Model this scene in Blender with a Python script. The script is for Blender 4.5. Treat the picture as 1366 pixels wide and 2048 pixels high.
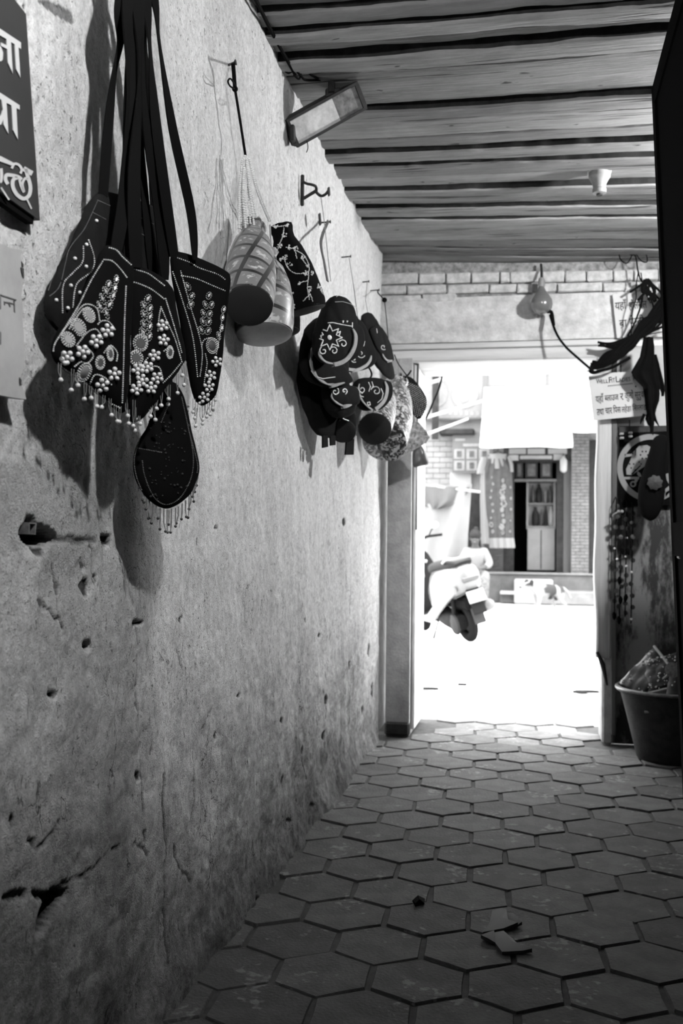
import bpy, bmesh, math, random
import numpy as np
from mathutils import Vector, Matrix
from mathutils.bvhtree import BVHTree

for o in list(bpy.data.objects):
    bpy.data.objects.remove(o)
SC = bpy.context.scene
COL = SC.collection
rnd = random.Random(7)
PI = math.pi

# ------------------------------------------------------------------ camera
YAW, PITCH, ROLL, FPX = math.radians(10.83), math.radians(1.63), math.radians(0.64), 2000.0
CAM = Vector((0, 0, 1.0))
_F = Vector((-math.sin(YAW) * math.cos(PITCH), math.cos(YAW) * math.cos(PITCH), math.sin(PITCH)))
_R = Vector((math.cos(YAW), math.sin(YAW), 0))
_U = _R.cross(_F)
_R, _U = math.cos(ROLL) * _R + math.sin(ROLL) * _U, -math.sin(ROLL) * _R + math.cos(ROLL) * _U
cd = bpy.data.cameras.new('camera')
cd.sensor_fit = 'VERTICAL'
cd.sensor_height = 36.0
cd.sensor_width = 24.0
cd.lens = FPX / 2048 * 36.0
cd.clip_start = 0.05
cd.dof.use_dof = True
cd.dof.focus_distance = 2.25
cd.dof.aperture_fstop = 5.6
cam = bpy.data.objects.new('camera', cd)
COL.objects.link(cam)
mw = Matrix((_R, _U, -_F)).transposed().to_4x4()
mw.translation = CAM
cam.matrix_world = mw
SC.camera = cam

# ------------------------------------------------------------------ sky and exposure
SC.view_settings.view_transform = 'Standard'
SC.view_settings.look = 'None'
SC.view_settings.exposure = 0.0
SC.view_settings.gamma = 1.0
SC.view_settings.use_curve_mapping = False
w = bpy.data.worlds.new('overcast_sky')
SC.world = w
w.use_nodes = True
w.node_tree.nodes['Background'].inputs[0].default_value = (1, 1, 1, 1)
# plain overcast sky: three times as bright overhead as at the horizon
_n, _l = w.node_tree.nodes, w.node_tree.links
_tc = _n.new('ShaderNodeTexCoord'); _sx = _n.new('ShaderNodeSeparateXYZ'); _l.new(_tc.outputs['Generated'], _sx.inputs[0])
_mr = _n.new('ShaderNodeMapRange'); _mr.inputs[1].default_value = 0; _mr.inputs[2].default_value = 1
SKY = 17.0
_mr.inputs[3].default_value = SKY / 3; _mr.inputs[4].default_value = SKY
_l.new(_sx.outputs[2], _mr.inputs[0]); _l.new(_mr.outputs[0], _n['Background'].inputs[1])
SC.cycles.max_bounces = 8
SC.cycles.diffuse_bounces = 4
LAMP_OVERHEAD = 92.0      # watts of the two bare bulbs
LAMP_SIDE = 165.0

# ------------------------------------------------------------------ survey: sight line through a photograph point met with a real plane
def sight(px, py):
    return _F + (px - 683) / FPX * _R - (py - 1024) / FPX * _U

def onx(px, py, x):
    d = sight(px, py); return CAM + d * ((x - CAM.x) / d.x)

def ony(px, py, y):
    d = sight(px, py); return CAM + d * ((y - CAM.y) / d.y)

def onz(px, py, z=0.0):
    d = sight(px, py); return CAM + d * ((z - CAM.z) / d.z)

class Plane:
    """upright plane: origin, u along it, v up, w towards the passage"""
    def __init__(self, o, u, v=None, n=None):
        self.o = Vector(o); self.u = Vector(u).normalized()
        self.v = Vector(v).normalized() if v is not None else Vector((0, 0, 1))
        self.n = self.u.cross(self.v).normalized() if n is None else Vector(n).normalized()
    def uv(self, px, py):
        d = sight(px, py)
        t = (self.o - CAM).dot(self.n) / d.dot(self.n)
        q = CAM + d * t - self.o
        return (q.dot(self.u), q.dot(self.v))
    def at(self, u, v, w=0.0):
        return self.o + self.u * u + self.v * v + self.n * w

def zc(ox, oy, s):          # a zoomed detail's own coordinates
    return lambda pts: [(ox + x / s, oy + y / s) for x, y in pts]

# ------------------------------------------------------------------ object helpers
ORG = {}
def tag(o, label=None, cat=None, group=None, kind=None):
    if label: o['label'] = label
    if cat: o['category'] = cat
    if group: o['group'] = group
    if kind: o['kind'] = kind
    return o

def thing(name, loc, label=None, cat=None, group=None, kind=None):
    o = bpy.data.objects.new(name, None)
    o.empty_display_size = 0.05
    COL.objects.link(o); o.location = loc
    ORG[o.name] = Vector(loc)
    return tag(o, label, cat, group, kind)

def link_mesh(name, me, mat=None, parent=None, loc=None):
    o = bpy.data.objects.new(name, me)
    COL.objects.link(o)
    if mat is not None and len(me.materials) == 0: me.materials.append(mat)
    p = Vector(loc) if loc is not None else Vector((0, 0, 0))
    if parent is not None:
        o.parent = parent
        p = p - ORG[parent.name] if loc is not None else p
    o.location = p
    ORG[o.name] = (Vector(loc) if loc is not None else (ORG[parent.name] if parent is not None else Vector((0, 0, 0))))
    return o

def copy_tree(o, parent=None):
    c = o.copy(); COL.objects.link(c)
    if parent is not None: c.parent = parent
    ORG[c.name] = ORG[o.name].copy()
    for ch in list(o.children): copy_tree(ch, c)
    return c

def ico(sub):
    bm = bmesh.new(); bmesh.ops.create_icosphere(bm, subdivisions=sub, radius=1.0)
    v = np.array([x.co[:] for x in bm.verts]); f = [tuple(x.index for x in q.verts) for q in bm.faces]
    bm.free(); return v, f
ICO = {1: ico(1), 2: ico(2), 3: ico(3)}

class MB:
    """collects shapes in world coordinates, then links them as ONE mesh object"""
    def __init__(self): self.v = []; self.f = []; self.uv = None
    def add(self, vs, fs):
        b = len(self.v); self.v.extend([tuple(x) for x in vs]); self.f.extend([tuple(i + b for i in q) for q in fs]); return self
    def ball(self, c, r, sub=1, scale=None):
        v, f = ICO[sub]
        p = v * r
        if scale is not None: p = p * np.array(scale)
        self.add((p + np.array(c)[:3]).tolist(), f); return self
    def box(self, c, s, M=None, bev=0.0):
        hx, hy, hz = s[0] / 2, s[1] / 2, s[2] / 2
        b = min(bev, hx * .9, hy * .9, hz * .9)
        if b <= 0:
            vs = [(x, y, z) for x in (-hx, hx) for y in (-hy, hy) for z in (-hz, hz)]
            fs = [(0, 1, 3, 2), (4, 6, 7, 5), (0, 4, 5, 1), (2, 3, 7, 6), (0, 2, 6, 4), (1, 5, 7, 3)]
        else:
            vs = []; idx = {}
            for sx in (-1, 1):
                for sy in (-1, 1):
                    for sz in (-1, 1):
                        for k, (ax, ay, az) in enumerate(((0, b, b), (b, 0, b), (b, b, 0))):
                            idx[sx, sy, sz, k] = len(vs)
                            vs.append((sx * (hx - ax), sy * (hy - ay), sz * (hz - az)))
            fs = []
            S = (-1, 1)
            for s in S:
                q = [(s, -1, -1, 0), (s, 1, -1, 0), (s, 1, 1, 0), (s, -1, 1, 0)]; fs.append([idx[i] for i in (q if s > 0 else q[::-1])])
                q = [(-1, s, -1, 1), (-1, s, 1, 1), (1, s, 1, 1), (1, s, -1, 1)]; fs.append([idx[i] for i in (q if s > 0 else q[::-1])])
                q = [(-1, -1, s, 2), (1, -1, s, 2), (1, 1, s, 2), (-1, 1, s, 2)]; fs.append([idx[i] for i in (q if s > 0 else q[::-1])])
            for a in S:
                for c2 in S:
                    fs.append([idx[-1, a, c2, 1], idx[1, a, c2, 1], idx[1, a, c2, 2], idx[-1, a, c2, 2]][::1 if a * c2 > 0 else -1])
                    fs.append([idx[a, -1, c2, 0], idx[a, -1, c2, 2], idx[a, 1, c2, 2], idx[a, 1, c2, 0]][::1 if a * c2 < 0 else -1])
                    fs.append([idx[a, c2, -1, 0], idx[a, c2, 1, 0], idx[a, c2, 1, 1], idx[a, c2, -1, 1]][::1 if a * c2 > 0 else -1])
                    for d in S:
                        t = [idx[a, c2, d, 0], idx[a, c2, d, 1], idx[a, c2, d, 2]]; fs.append(t[::1 if a * c2 * d > 0 else -1])
        if M is not None: vs = [M @ Vector(x) for x in vs]
        self.add([(x[0] + c[0], x[1] + c[1], x[2] + c[2]) for x in vs], fs); return self
    def tube(self, pts, r, n=8, closed=False, flat=None):
        """round bar along pts; r may be a list; flat=(vector, width factor) squashes it"""
        P = [Vector(p) for p in pts]; m = len(P)
        if m < 2: return self
        rr = r if isinstance(r, (list, tuple)) else [r] * m
        T = []
        for i in range(m):
            a = P[(i - 1) % m] if (i > 0 or closed) else P[i]
            b = P[(i + 1) % m] if (i < m - 1 or closed) else P[i]
            t = (b - a)
            T.append(t.normalized() if t.length > 1e-9 else Vector((0, 0, 1)))
        ref = Vector((0, 0, 1)) if abs(T[0].z) < .9 else Vector((1, 0, 0))
        N = T[0].cross(ref).normalized(); vs = []
        for i in range(m):
            N = (N - T[i] * N.dot(T[i]))
            N = N.normalized() if N.length > 1e-6 else T[i].orthogonal().normalized()
            B = T[i].cross(N)
            for k in range(n):
                a = 2 * PI * k / n
                vs.append(P[i] + (N * math.cos(a) + B * math.sin(a)) * rr[i])
        fs = []
        for i in range(m if closed else m - 1):
            for k in range(n):
                a, b = i * n + k, i * n + (k + 1) % n
                c, d = ((i + 1) % m) * n + (k + 1) % n, ((i + 1) % m) * n + k
                fs.append((a, b, c, d))
        if not closed:
            fs.append(tuple(range(n))[::-1]); fs.append(tuple((m - 1) * n + k for k in range(n)))
        self.add(vs, fs); return self
    def ribbon(self, pts, wv, width, th=0.002):
        """flat band along pts; wv = width vector (or one per point)"""
        P = [Vector(p) for p in pts]; m = len(P); vs = []
        for i in range(m):
            W = Vector(wv[i]) if isinstance(wv, list) else Vector(wv)
            T = (P[min(i + 1, m - 1)] - P[max(i - 1, 0)]).normalized()
            W = (W - T * W.dot(T)).normalized()
            N = T.cross(W).normalized()
            h = (width[i] if isinstance(width, list) else width) / 2
            for a, b in ((-1, -1), (1, -1), (1, 1), (-1, 1)):
                vs.append(P[i] + W * h * a + N * th / 2 * b)
        fs = [(0, 3, 2, 1), tuple((m - 1) * 4 + k for k in range(4))]
        for i in range(m - 1):
            for k in range(4):
                fs.append((i * 4 + k, i * 4 + (k + 1) % 4, (i + 1) * 4 + (k + 1) % 4, (i + 1) * 4 + k))
        self.add(vs, fs); return self
    def lathe(self, base, axis, prof, n=24, mod=None, squash=None, ref=None):
        """prof = [(distance along axis, radius)]; mod(angle, t) scales the radius"""
        A = Vector(axis).normalized()
        X = Vector(ref) if ref is not None else (Vector((0, 0, 1)) if abs(A.z) < .9 else Vector((1, 0, 0)))
        X = (X - A * X.dot(A)).normalized(); Y = A.cross(X)
        sx, sy = squash if squash else (1, 1)
        vs = []; L = len(prof)
        for i, (h, r) in enumerate(prof):
            for k in range(n):
                a = 2 * PI * k / n
                q = r * (mod(a, i / max(L - 1, 1)) if mod else 1)
                vs.append(Vector(base) + A * h + X * math.cos(a) * q * sx + Y * math.sin(a) * q * sy)
        fs = [(i * n + k, i * n + (k + 1) % n, (i + 1) * n + (k + 1) % n, (i + 1) * n + k) for i in range(L - 1) for k in range(n)]
        fs.append(tuple(range(n))[::-1]); fs.append(tuple((L - 1) * n + k for k in range(n)))
        b = len(self.v)
        self.add(vs, fs)
        if self.uv is None: self.uv = {}
        for i, (h, r) in enumerate(prof):
            for k in range(n): self.uv[b + i * n + k] = (k / n, h)
        return self
    def prism(self, pl, poly, w0, w1):
        """polygon in a plane's (u, v), thick from w0 to w1"""
        n = len(poly)
        ar = sum(poly[i][0] * poly[(i + 1) % n][1] - poly[(i + 1) % n][0] * poly[i][1] for i in range(n))
        if ar < 0: poly = poly[::-1]
        vs = [pl.at(u, v, w0) for u, v in poly] + [pl.at(u, v, w1) for u, v in poly]
        fs = [tuple(range(n))[::-1], tuple(range(n, 2 * n))] + [(i, (i + 1) % n, n + (i + 1) % n, n + i) for i in range(n)]
        self.add(vs, fs); return self
    def build(self, name, mat=None, parent=None, smooth=True, loc=None, ang=40):
        org = Vector(loc) if loc is not None else (ORG[parent.name] if parent is not None else None)
        vs = self.v
        if org is not None:
            vs = [(a[0] - org[0], a[1] - org[1], a[2] - org[2]) for a in vs]
        me = bpy.data.meshes.new(name)
        me.from_pydata(vs, [], self.f); me.update()
        if smooth:
            me.polygons.foreach_set('use_smooth', [True] * len(me.polygons))
            try: me.set_sharp_from_angle(angle=math.radians(ang))
            except Exception: pass
        if self.uv:
            l = me.uv_layers.new(name='UVMap')
            vi = np.zeros(len(me.loops), dtype=np.int32); me.loops.foreach_get('vertex_index', vi)
            arr = np.array([self.uv.get(int(i), (0, 0)) for i in vi], dtype=np.float32)
            for p in me.polygons:                      # close the seam where the angle wraps round
                s_ = slice(p.loop_start, p.loop_start + p.loop_total)
                if arr[s_, 0].max() - arr[s_, 0].min() > .5 and p.loop_total == 4: arr[s_, 0] = np.where(arr[s_, 0] < .5, arr[s_, 0] + 1, arr[s_, 0])
            l.data.foreach_set('uv', arr.ravel())
        if loc is not None: return link_mesh(name, me, mat, parent, loc)
        return link_mesh(name, me, mat, parent)

def curve_pts(ctrl, n=40):
    """smooth line through control points"""
    P = [Vector(c) for c in ctrl]; m = len(P)
    if m < 3: return [P[0].lerp(P[-1], i / (n - 1)) for i in range(n)]
    out = []
    for i in range(n):
        t = i / (n - 1) * (m - 1); k = min(int(t), m - 2); f = t - k
        p0, p1, p2, p3 = P[max(k - 1, 0)], P[k], P[k + 1], P[min(k + 2, m - 1)]
        out.append(0.5 * ((2 * p1) + (p2 - p0) * f + (2 * p0 - 5 * p1 + 4 * p2 - p3) * f * f + (3 * p1 - p0 - 3 * p2 + p3) * f ** 3))
    return out

def curve2(ctrl, n=40):
    return [(p.x, p.y) for p in curve_pts([(a, b, 0) for a, b in ctrl], n)]

def walk(pts, step):
    """equal steps along a 2-D line"""
    out = [pts[0]]; acc = 0.0
    for a, b in zip(pts[:-1], pts[1:]):
        L = math.hypot(b[0] - a[0], b[1] - a[1])
        if L < 1e-9: continue
        d = step - acc
        while d <= L:
            out.append((a[0] + (b[0] - a[0]) * d / L, a[1] + (b[1] - a[1]) * d / L)); d += step
        acc = L - (d - step)
    return out

def fbm(x, y, seed=0, octs=4, gain=.5):
    tot = np.zeros_like(x, dtype=float); amp = 1.0; nrm = 0
    for o in range(octs):
        r = np.random.RandomState(seed + o * 17).rand(257, 257)
        X = x * 2 ** o; Y = y * 2 ** o
        xi = np.floor(X).astype(int); yi = np.floor(Y).astype(int)
        fx = X - xi; fy = Y - yi; fx = fx * fx * (3 - 2 * fx); fy = fy * fy * (3 - 2 * fy)
        a = r[xi % 256, yi % 256]; b = r[(xi + 1) % 256, yi % 256]; c = r[xi % 256, (yi + 1) % 256]; d = r[(xi + 1) % 256, (yi + 1) % 256]
        tot += amp * ((a * (1 - fx) + b * fx) * (1 - fy) + (c * (1 - fx) + d * fx) * fy); nrm += amp; amp *= gain
    return tot / nrm

# ------------------------------------------------------------------ materials (the photograph is black and white: all greys)
def nt(name):
    m = bpy.data.materials.new(name); m.use_nodes = True
    return m, m.node_tree.nodes, m.node_tree.links, m.node_tree.nodes['Principled BSDF']

def g(v): return (v, v, v, 1)

def mat(name, v, rough=.7, metal=0.0, var=.0, scale=30.0, bump=0.0, bscale=None, stretch=None, spec=.5, sheen=0.0, coat=0.0, detail=5.0, alpha=1.0, trans=0.0, emit=0.0):
    m, N, L, b = nt(name)
    b.inputs['Base Color'].default_value = g(v); b.inputs['Roughness'].default_value = rough
    b.inputs['Metallic'].default_value = metal; b.inputs['Specular IOR Level'].default_value = spec
    if sheen: b.inputs['Sheen Weight'].default_value = sheen
    if coat: b.inputs['Coat Weight'].default_value = coat; b.inputs['Coat Roughness'].default_value = .08
    if trans: b.inputs['Transmission Weight'].default_value = trans
    if alpha < 1: b.inputs['Alpha'].default_value = alpha
    if emit: b.inputs['Emission Color'].default_value = g(1); b.inputs['Emission Strength'].default_value = emit
    if var or bump:
        tc = N.new('ShaderNodeTexCoord'); mp = N.new('ShaderNodeMapping'); L.new(tc.outputs['Object'], mp.inputs[0])
        if stretch: mp.inputs['Scale'].default_value = stretch
        nz = N.new('ShaderNodeTexNoise'); nz.inputs['Scale'].default_value = scale; nz.inputs['Detail'].default_value = detail
        nz.inputs['Roughness'].default_value = .65
        L.new(mp.outputs[0], nz.inputs['Vector'])
        if var:
            r = N.new('ShaderNodeMapRange'); r.inputs[1].default_value = .3; r.inputs[2].default_value = .7
            r.inputs[3].default_value = max(v * (1 - var), 0); r.inputs[4].default_value = min(v * (1 + var), 1)
            L.new(nz.outputs[0], r.inputs[0]); L.new(r.outputs[0], b.inputs['Base Color'])
        if bump:
            n2 = nz
            if bscale:
                n2 = N.new('ShaderNodeTexNoise'); n2.inputs['Scale'].default_value = bscale; n2.inputs['Detail'].default_value = 6
                L.new(mp.outputs[0], n2.inputs['Vector'])
            bp = N.new('ShaderNodeBump'); bp.inputs['Strength'].default_value = bump; bp.inputs['Distance'].default_value = .01
            L.new(n2.outputs[0], bp.inputs['Height']); L.new(bp.outputs[0], b.inputs['Normal'])
    return m

M = {}
M['velvet'] = mat('black_velvet', .0035, .95, spec=.06)
M['velvet2'] = mat('faded_black_velvet', .007, .9, spec=.12, var=.3, scale=60)
M['strap'] = mat('black_strap', .0035, .9, spec=.08)
M['pearl'] = mat('pearl', .62, .25, spec=.6, coat=.3)
M['bead'] = mat('silver_bead', .66, .35, spec=.6)
M['darkbead'] = mat('dark_bead', .05, .25, metal=.3)
M['gem'] = mat('rhinestone', .72, .25, metal=.35)
M['mirror'] = mat('small_mirror', .30, .45, metal=.3)
M['mirrord'] = mat('dull_mirror', .10, .4, metal=.3)
M['thread'] = mat('grey_thread', .16, .6)
M['trim'] = mat('pale_braid', .30, .6, var=.35, scale=400, bump=.4)
M['chain'] = mat('dull_chain', .3, .35, metal=.6)
M['iron'] = mat('dark_iron', .020, .6, metal=.2, spec=.3, var=.4, scale=60)
M['cord'] = mat('black_cord', .0035, .9, spec=.06)
M['string'] = mat('grey_string', .22, .8)
M['white_paint'] = mat('white_letter_paint', .5, .6)
M['black'] = mat('near_black', .004, .9, spec=.05)
M['rubber'] = mat('tyre_rubber', .008, .85, spec=.08)
M['dark_plastic'] = mat('dark_plastic', .008, .6, spec=.08)
# ------------------------------------------------------------------ plaster and stone materials
def wall_mat():
    m, N, L, b = nt('whitewashed_plaster')
    tc = N.new('ShaderNodeTexCoord'); P = tc.outputs['Object']
    def noise(scale, detail=6, rough=.6, vec=None, dist=0.0):
        n = N.new('ShaderNodeTexNoise'); n.inputs['Scale'].default_value = scale; n.inputs['Detail'].default_value = detail
        n.inputs['Roughness'].default_value = rough; n.inputs['Distortion'].default_value = dist
        L.new(vec if vec is not None else P, n.inputs['Vector']); return n.outputs[0]
    def rng(s, a, b_, c, d):
        r = N.new('ShaderNodeMapRange'); r.inputs[1].default_value = a; r.inputs[2].default_value = b_; r.inputs[3].default_value = c; r.inputs[4].default_value = d
        L.new(s, r.inputs[0]); return r.outputs[0]
    def mth(op, a, b_=None):
        n = N.new('ShaderNodeMath'); n.operation = op
        for i, q in enumerate((a, b_)):
            if q is None: continue
            if isinstance(q, (int, float)): n.inputs[i].default_value = q
            else: L.new(q, n.inputs[i])
        return n.outputs[0]
    sep = N.new('ShaderNodeSeparateXYZ'); L.new(P, sep.inputs[0]); z = sep.outputs[2]
    mp = N.new('ShaderNodeMapping'); mp.inputs['Scale'].default_value = (1, 1, .22); L.new(P, mp.inputs[0])
    base = rng(noise(2.2, 6, .65), .3, .7, .62, .77)
    streak = rng(noise(9, 6, .7, mp.outputs[0]), .35, .65, .86, 1.04)
    col = mth('MULTIPLY', base, streak)
    fine = rng(noise(60, 6, .8), .34, .62, .70, 1.08)
    col = mth('MULTIPLY', col, fine)
    # grime that climbs from the floor
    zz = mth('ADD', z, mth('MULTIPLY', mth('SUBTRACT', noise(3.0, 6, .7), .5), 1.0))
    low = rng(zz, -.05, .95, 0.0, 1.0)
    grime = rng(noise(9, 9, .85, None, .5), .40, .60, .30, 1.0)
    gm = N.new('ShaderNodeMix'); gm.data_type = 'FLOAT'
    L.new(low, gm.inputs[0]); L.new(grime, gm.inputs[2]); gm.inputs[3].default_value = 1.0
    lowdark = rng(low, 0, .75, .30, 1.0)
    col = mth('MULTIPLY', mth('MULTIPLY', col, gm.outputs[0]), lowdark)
    # pits and fine cracks, both where the plaster is worn
    wear = rng(noise(3.3, 4, .6), .42, .62, 0, 1)
    pit = rng(noise(95, 4, .65), .62, .69, 0, 1)
    mp2 = N.new('ShaderNodeMapping'); mp2.inputs['Scale'].default_value = (1, 1, .5); L.new(P, mp2.inputs[0])
    nv = N.new('ShaderNodeTexNoise'); nv.inputs['Scale'].default_value = 9; nv.inputs['Detail'].default_value = 5; L.new(mp2.outputs[0], nv.inputs['Vector'])
    va = N.new('ShaderNodeVectorMath'); va.operation = 'MULTIPLY_ADD'; L.new(nv.outputs[1], va.inputs[0]); va.inputs[1].default_value = (.35, .35, .35); L.new(mp2.outputs[0], va.inputs[2])
    vo = N.new('ShaderNodeTexVoronoi'); vo.feature = 'DISTANCE_TO_EDGE'; vo.inputs['Scale'].default_value = 5.0; L.new(va.outputs[0], vo.inputs['Vector'])
    crk = rng(vo.outputs['Distance'], .0, .009, 1, 0)
    cm = rng(noise(4.1, 3, .5), .54, .62, 0, 1)
    crk = mth('MULTIPLY', mth('MULTIPLY', crk, cm), rng(z, .3, 1.5, 1, .1))
    speck = mth('MULTIPLY', rng(noise(300, 3, .6), .63, .70, 0, 1), rng(noise(5, 5, .7), .40, .62, 0, .75))
    gouge = mth('MAXIMUM', rng(noise(34, 5, .7, mp2.outputs[0], .8), .64, .69, 0, 1), mth('MULTIPLY', rng(noise(90, 4, .7, mp.outputs[0], .4), .66, .72, 0, 1), .8))
    lowpit = mth('MULTIPLY', gouge, rng(z, .1, 1.25, 1, .06))
    dark = mth('MAXIMUM', mth('MAXIMUM', speck, mth('MAXIMUM', mth('MULTIPLY', pit, mth('MULTIPLY', wear, .8)), mth('MULTIPLY', crk, .8))), lowpit)
    at = N.new('ShaderNodeAttribute'); at.attribute_name = 'chip'
    cn = rng(noise(60, 4, .7), .4, .65, .012, .06)
    mix = N.new('ShaderNodeMix'); mix.data_type = 'FLOAT'; L.new(dark, mix.inputs[0]); L.new(col, mix.inputs[2]); mix.inputs[3].default_value = .05
    mix2 = N.new('ShaderNodeMix'); mix2.data_type = 'FLOAT'; L.new(at.outputs['Fac'], mix2.inputs[0]); L.new(mix.outputs[0], mix2.inputs[2]); L.new(cn, mix2.inputs[3])
    L.new(mix2.outputs[0], b.inputs['Base Color'])
    b.inputs['Roughness'].default_value = .9; b.inputs['Specular IOR Level'].default_value = .2
    h = mth('SUBTRACT', mth('ADD', mth('MULTIPLY', noise(32, 8, .75, None, .4), .60), mth('MULTIPLY', noise(210, 4, .75), .34)), mth('MULTIPLY', dark, 1.2))
    at2 = N.new('ShaderNodeAttribute'); at2.attribute_name = 'rough'
    h = mth('ADD', h, mth('MULTIPLY', mth('MULTIPLY', noise(210, 4, .8), at2.outputs['Fac']), .9))
    bp = N.new('ShaderNodeBump'); bp.inputs['Strength'].default_value = .9; bp.inputs['Distance'].default_value = .011
    L.new(h, bp.inputs['Height']); L.new(bp.outputs[0], b.inputs['Normal'])
    return m

M['plaster'] = wall_mat()
M['whitewash'] = mat('whitewashed_masonry', .50, .9, var=.28, scale=14, bump=.6, bscale=60, spec=.2)
M['brickwash'] = mat('whitewashed_brick', .46, .9, var=.3, scale=25, bump=.5, bscale=70, spec=.2)
M['mortar'] = mat('dark_mortar', .09, .95, var=.5, scale=40)
M['tile'] = mat('worn_cement_tile', .066, .8, var=.4, scale=11, bump=.35, bscale=120, spec=.35, detail=9)
M['joint'] = mat('dirty_joint', .03, .9, var=.5, scale=30)
def plank_mat():
    m, N, L, b = nt('weathered_plank')
    tc = N.new('ShaderNodeTexCoord'); oi = N.new('ShaderNodeObjectInfo')
    def noise(sc, st, det, off=None):
        mp = N.new('ShaderNodeMapping'); mp.inputs['Scale'].default_value = st; L.new(tc.outputs['Object'], mp.inputs[0])
        n = N.new('ShaderNodeTexNoise'); n.noise_dimensions = '4D'; n.inputs['Scale'].default_value = sc; n.inputs['Detail'].default_value = det; n.inputs['Roughness'].default_value = .7; n.inputs['Distortion'].default_value = .3
        L.new(mp.outputs[0], n.inputs['Vector']); w_ = N.new('ShaderNodeMath'); w_.operation = 'MULTIPLY'; L.new(oi.outputs['Random'], w_.inputs[0]); w_.inputs[1].default_value = 40; L.new(w_.outputs[0], n.inputs['W']); return n.outputs[0]
    def rng(s, a, b_, c, d):
        r = N.new('ShaderNodeMapRange'); r.inputs[1].default_value = a; r.inputs[2].default_value = b_; r.inputs[3].default_value = c; r.inputs[4].default_value = d; L.new(s, r.inputs[0]); return r.outputs[0]
    def mul(a, b_):
        n = N.new('ShaderNodeMath'); n.operation = 'MULTIPLY'; L.new(a, n.inputs[0]); L.new(b_, n.inputs[1]); return n.outputs[0]
    grain = noise(60, (.06, 1, 1), 5); blotch = noise(7, (.5, 1, 1), 6); split = noise(38, (.035, 1, 1), 3); knot = noise(24, (.5, 1, 1), 2)
    c = mul(mul(rng(grain, .3, .7, .19, .31), rng(blotch, .35, .65, .75, 1.12)), rng(oi.outputs['Random'], 0, 1, .78, 1.15))
    c = mul(mul(c, rng(split, .60, .66, 1, .16)), rng(knot, .69, .73, 1, .2))
    L.new(c, b.inputs['Base Color']); b.inputs['Roughness'].default_value = .85; b.inputs['Specular IOR Level'].default_value = .25
    h = N.new('ShaderNodeMath'); h.operation = 'ADD'; L.new(rng(grain, .2, .8, 0, .6), h.inputs[0]); L.new(rng(split, .58, .66, .6, 0), h.inputs[1])
    bp = N.new('ShaderNodeBump'); bp.inputs['Strength'].default_value = .7; bp.inputs['Distance'].default_value = .008; L.new(h.outputs[0], bp.inputs['Height']); L.new(bp.outputs[0], b.inputs['Normal'])
    return m
M['plank'] = plank_mat()
M['shade_side'] = mat('shaded_plank_side', .022, .95, var=.5, scale=20, spec=.1)
M['soot'] = mat('dark_roof_void', .03, .95)
M['timber'] = mat('grey_timber', .42, .8, var=.35, scale=14, bump=.5, stretch=(1.4, 1.4, .07), spec=.3, detail=8)
M['lintel'] = mat('pale_painted_board', .52, .75, var=.2, scale=8, bump=.3, stretch=(.2, 1, 2), spec=.3)
M['concrete'] = mat('stained_concrete', .36, .9, var=.22, scale=13, bump=.4, bscale=90, spec=.25, detail=8)
M['jamb'] = mat('whitewashed_jamb', .62, .85, var=.25, scale=20, stretch=(1, 1, .3))
M['darkwall'] = mat('dark_plaster', .05, .95, var=.4, scale=6)
M['street'] = mat('pale_concrete_street', .50, .9, var=.12, scale=4, bump=.2, bscale=60)

# ------------------------------------------------------------------ left wall: one displaced plaster surface
WX = -0.765
def wyz(px, py):
    p = onx(px, py, WX); return (p.y, p.z)

NY, NZ = 860, 600
ys = 1.05 * (5.0 / 1.05) ** np.linspace(0, 1, NY)
zs = np.linspace(-.02, 2.52, NZ)
YY, ZZ = np.meshgrid(ys, zs, indexing='ij')
disp = (fbm(YY * 1.1, ZZ * 1.1, 3, 3) - .5) * .045 + (fbm(YY * 7, ZZ * 7, 11, 4) - .5) * .014 + (fbm(YY * 34, ZZ * 22, 23, 4) - .5) * .007 + (fbm(YY * 14, ZZ * 26, 29, 4) - .5) * .010 * np.clip(1.35 - ZZ, 0, 1)
chip = np.zeros_like(YY); rough = np.zeros_like(YY)
def inpoly(poly):
    n = len(poly); ins = np.zeros(YY.shape, bool)
    for i in range(n):
        y1, z1 = poly[i]; y2, z2 = poly[(i + 1) % n]
        c = ((z1 > ZZ) != (z2 > ZZ)) & (YY < (y2 - y1) * (ZZ - z1) / (z2 - z1 + 1e-12) + y1)
        ins ^= c
    return ins
def blur(a, k=1):
    a = a.astype(float)
    for _ in range(k):
        p = np.pad(a, 1, mode='edge')
        a = (p[:-2, 1:-1] + p[2:, 1:-1] + p[1:-1, :-2] + p[1:-1, 2:] + 2 * a) / 6
    return a
def carve(poly_px, depth, tone=1.0, k=1):
    mk = blur(inpoly([wyz(*p) for p in poly_px]), k)
    global disp, chip
    disp = disp - mk * depth; chip = np.maximum(chip, np.clip((mk - .15) * 2.6, 0, 1) * tone)
def crack(pts_px, width, depth=.006, tone=.9):
    global disp, chip
    q = [wyz(*p) for p in pts_px]; d = np.full(YY.shape, 9.0)
    wob = (fbm(YY * 40, ZZ * 40, 77, 3) - .5) * .02
    for (a, b_), (c, e) in zip(q[:-1], q[1:]):
        vx, vz = c - a, e - b_; t = np.clip(((YY - a) * vx + (ZZ - b_) * vz) / (vx * vx + vz * vz + 1e-12), 0, 1)
        d = np.minimum(d, np.hypot(YY - a - t * vx + wob, ZZ - b_ - t * vz + wob))
    mk = np.clip(1 - d / width, 0, 1) ** .7
    disp = disp - mk * depth; chip = np.maximum(chip, mk * tone)
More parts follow.
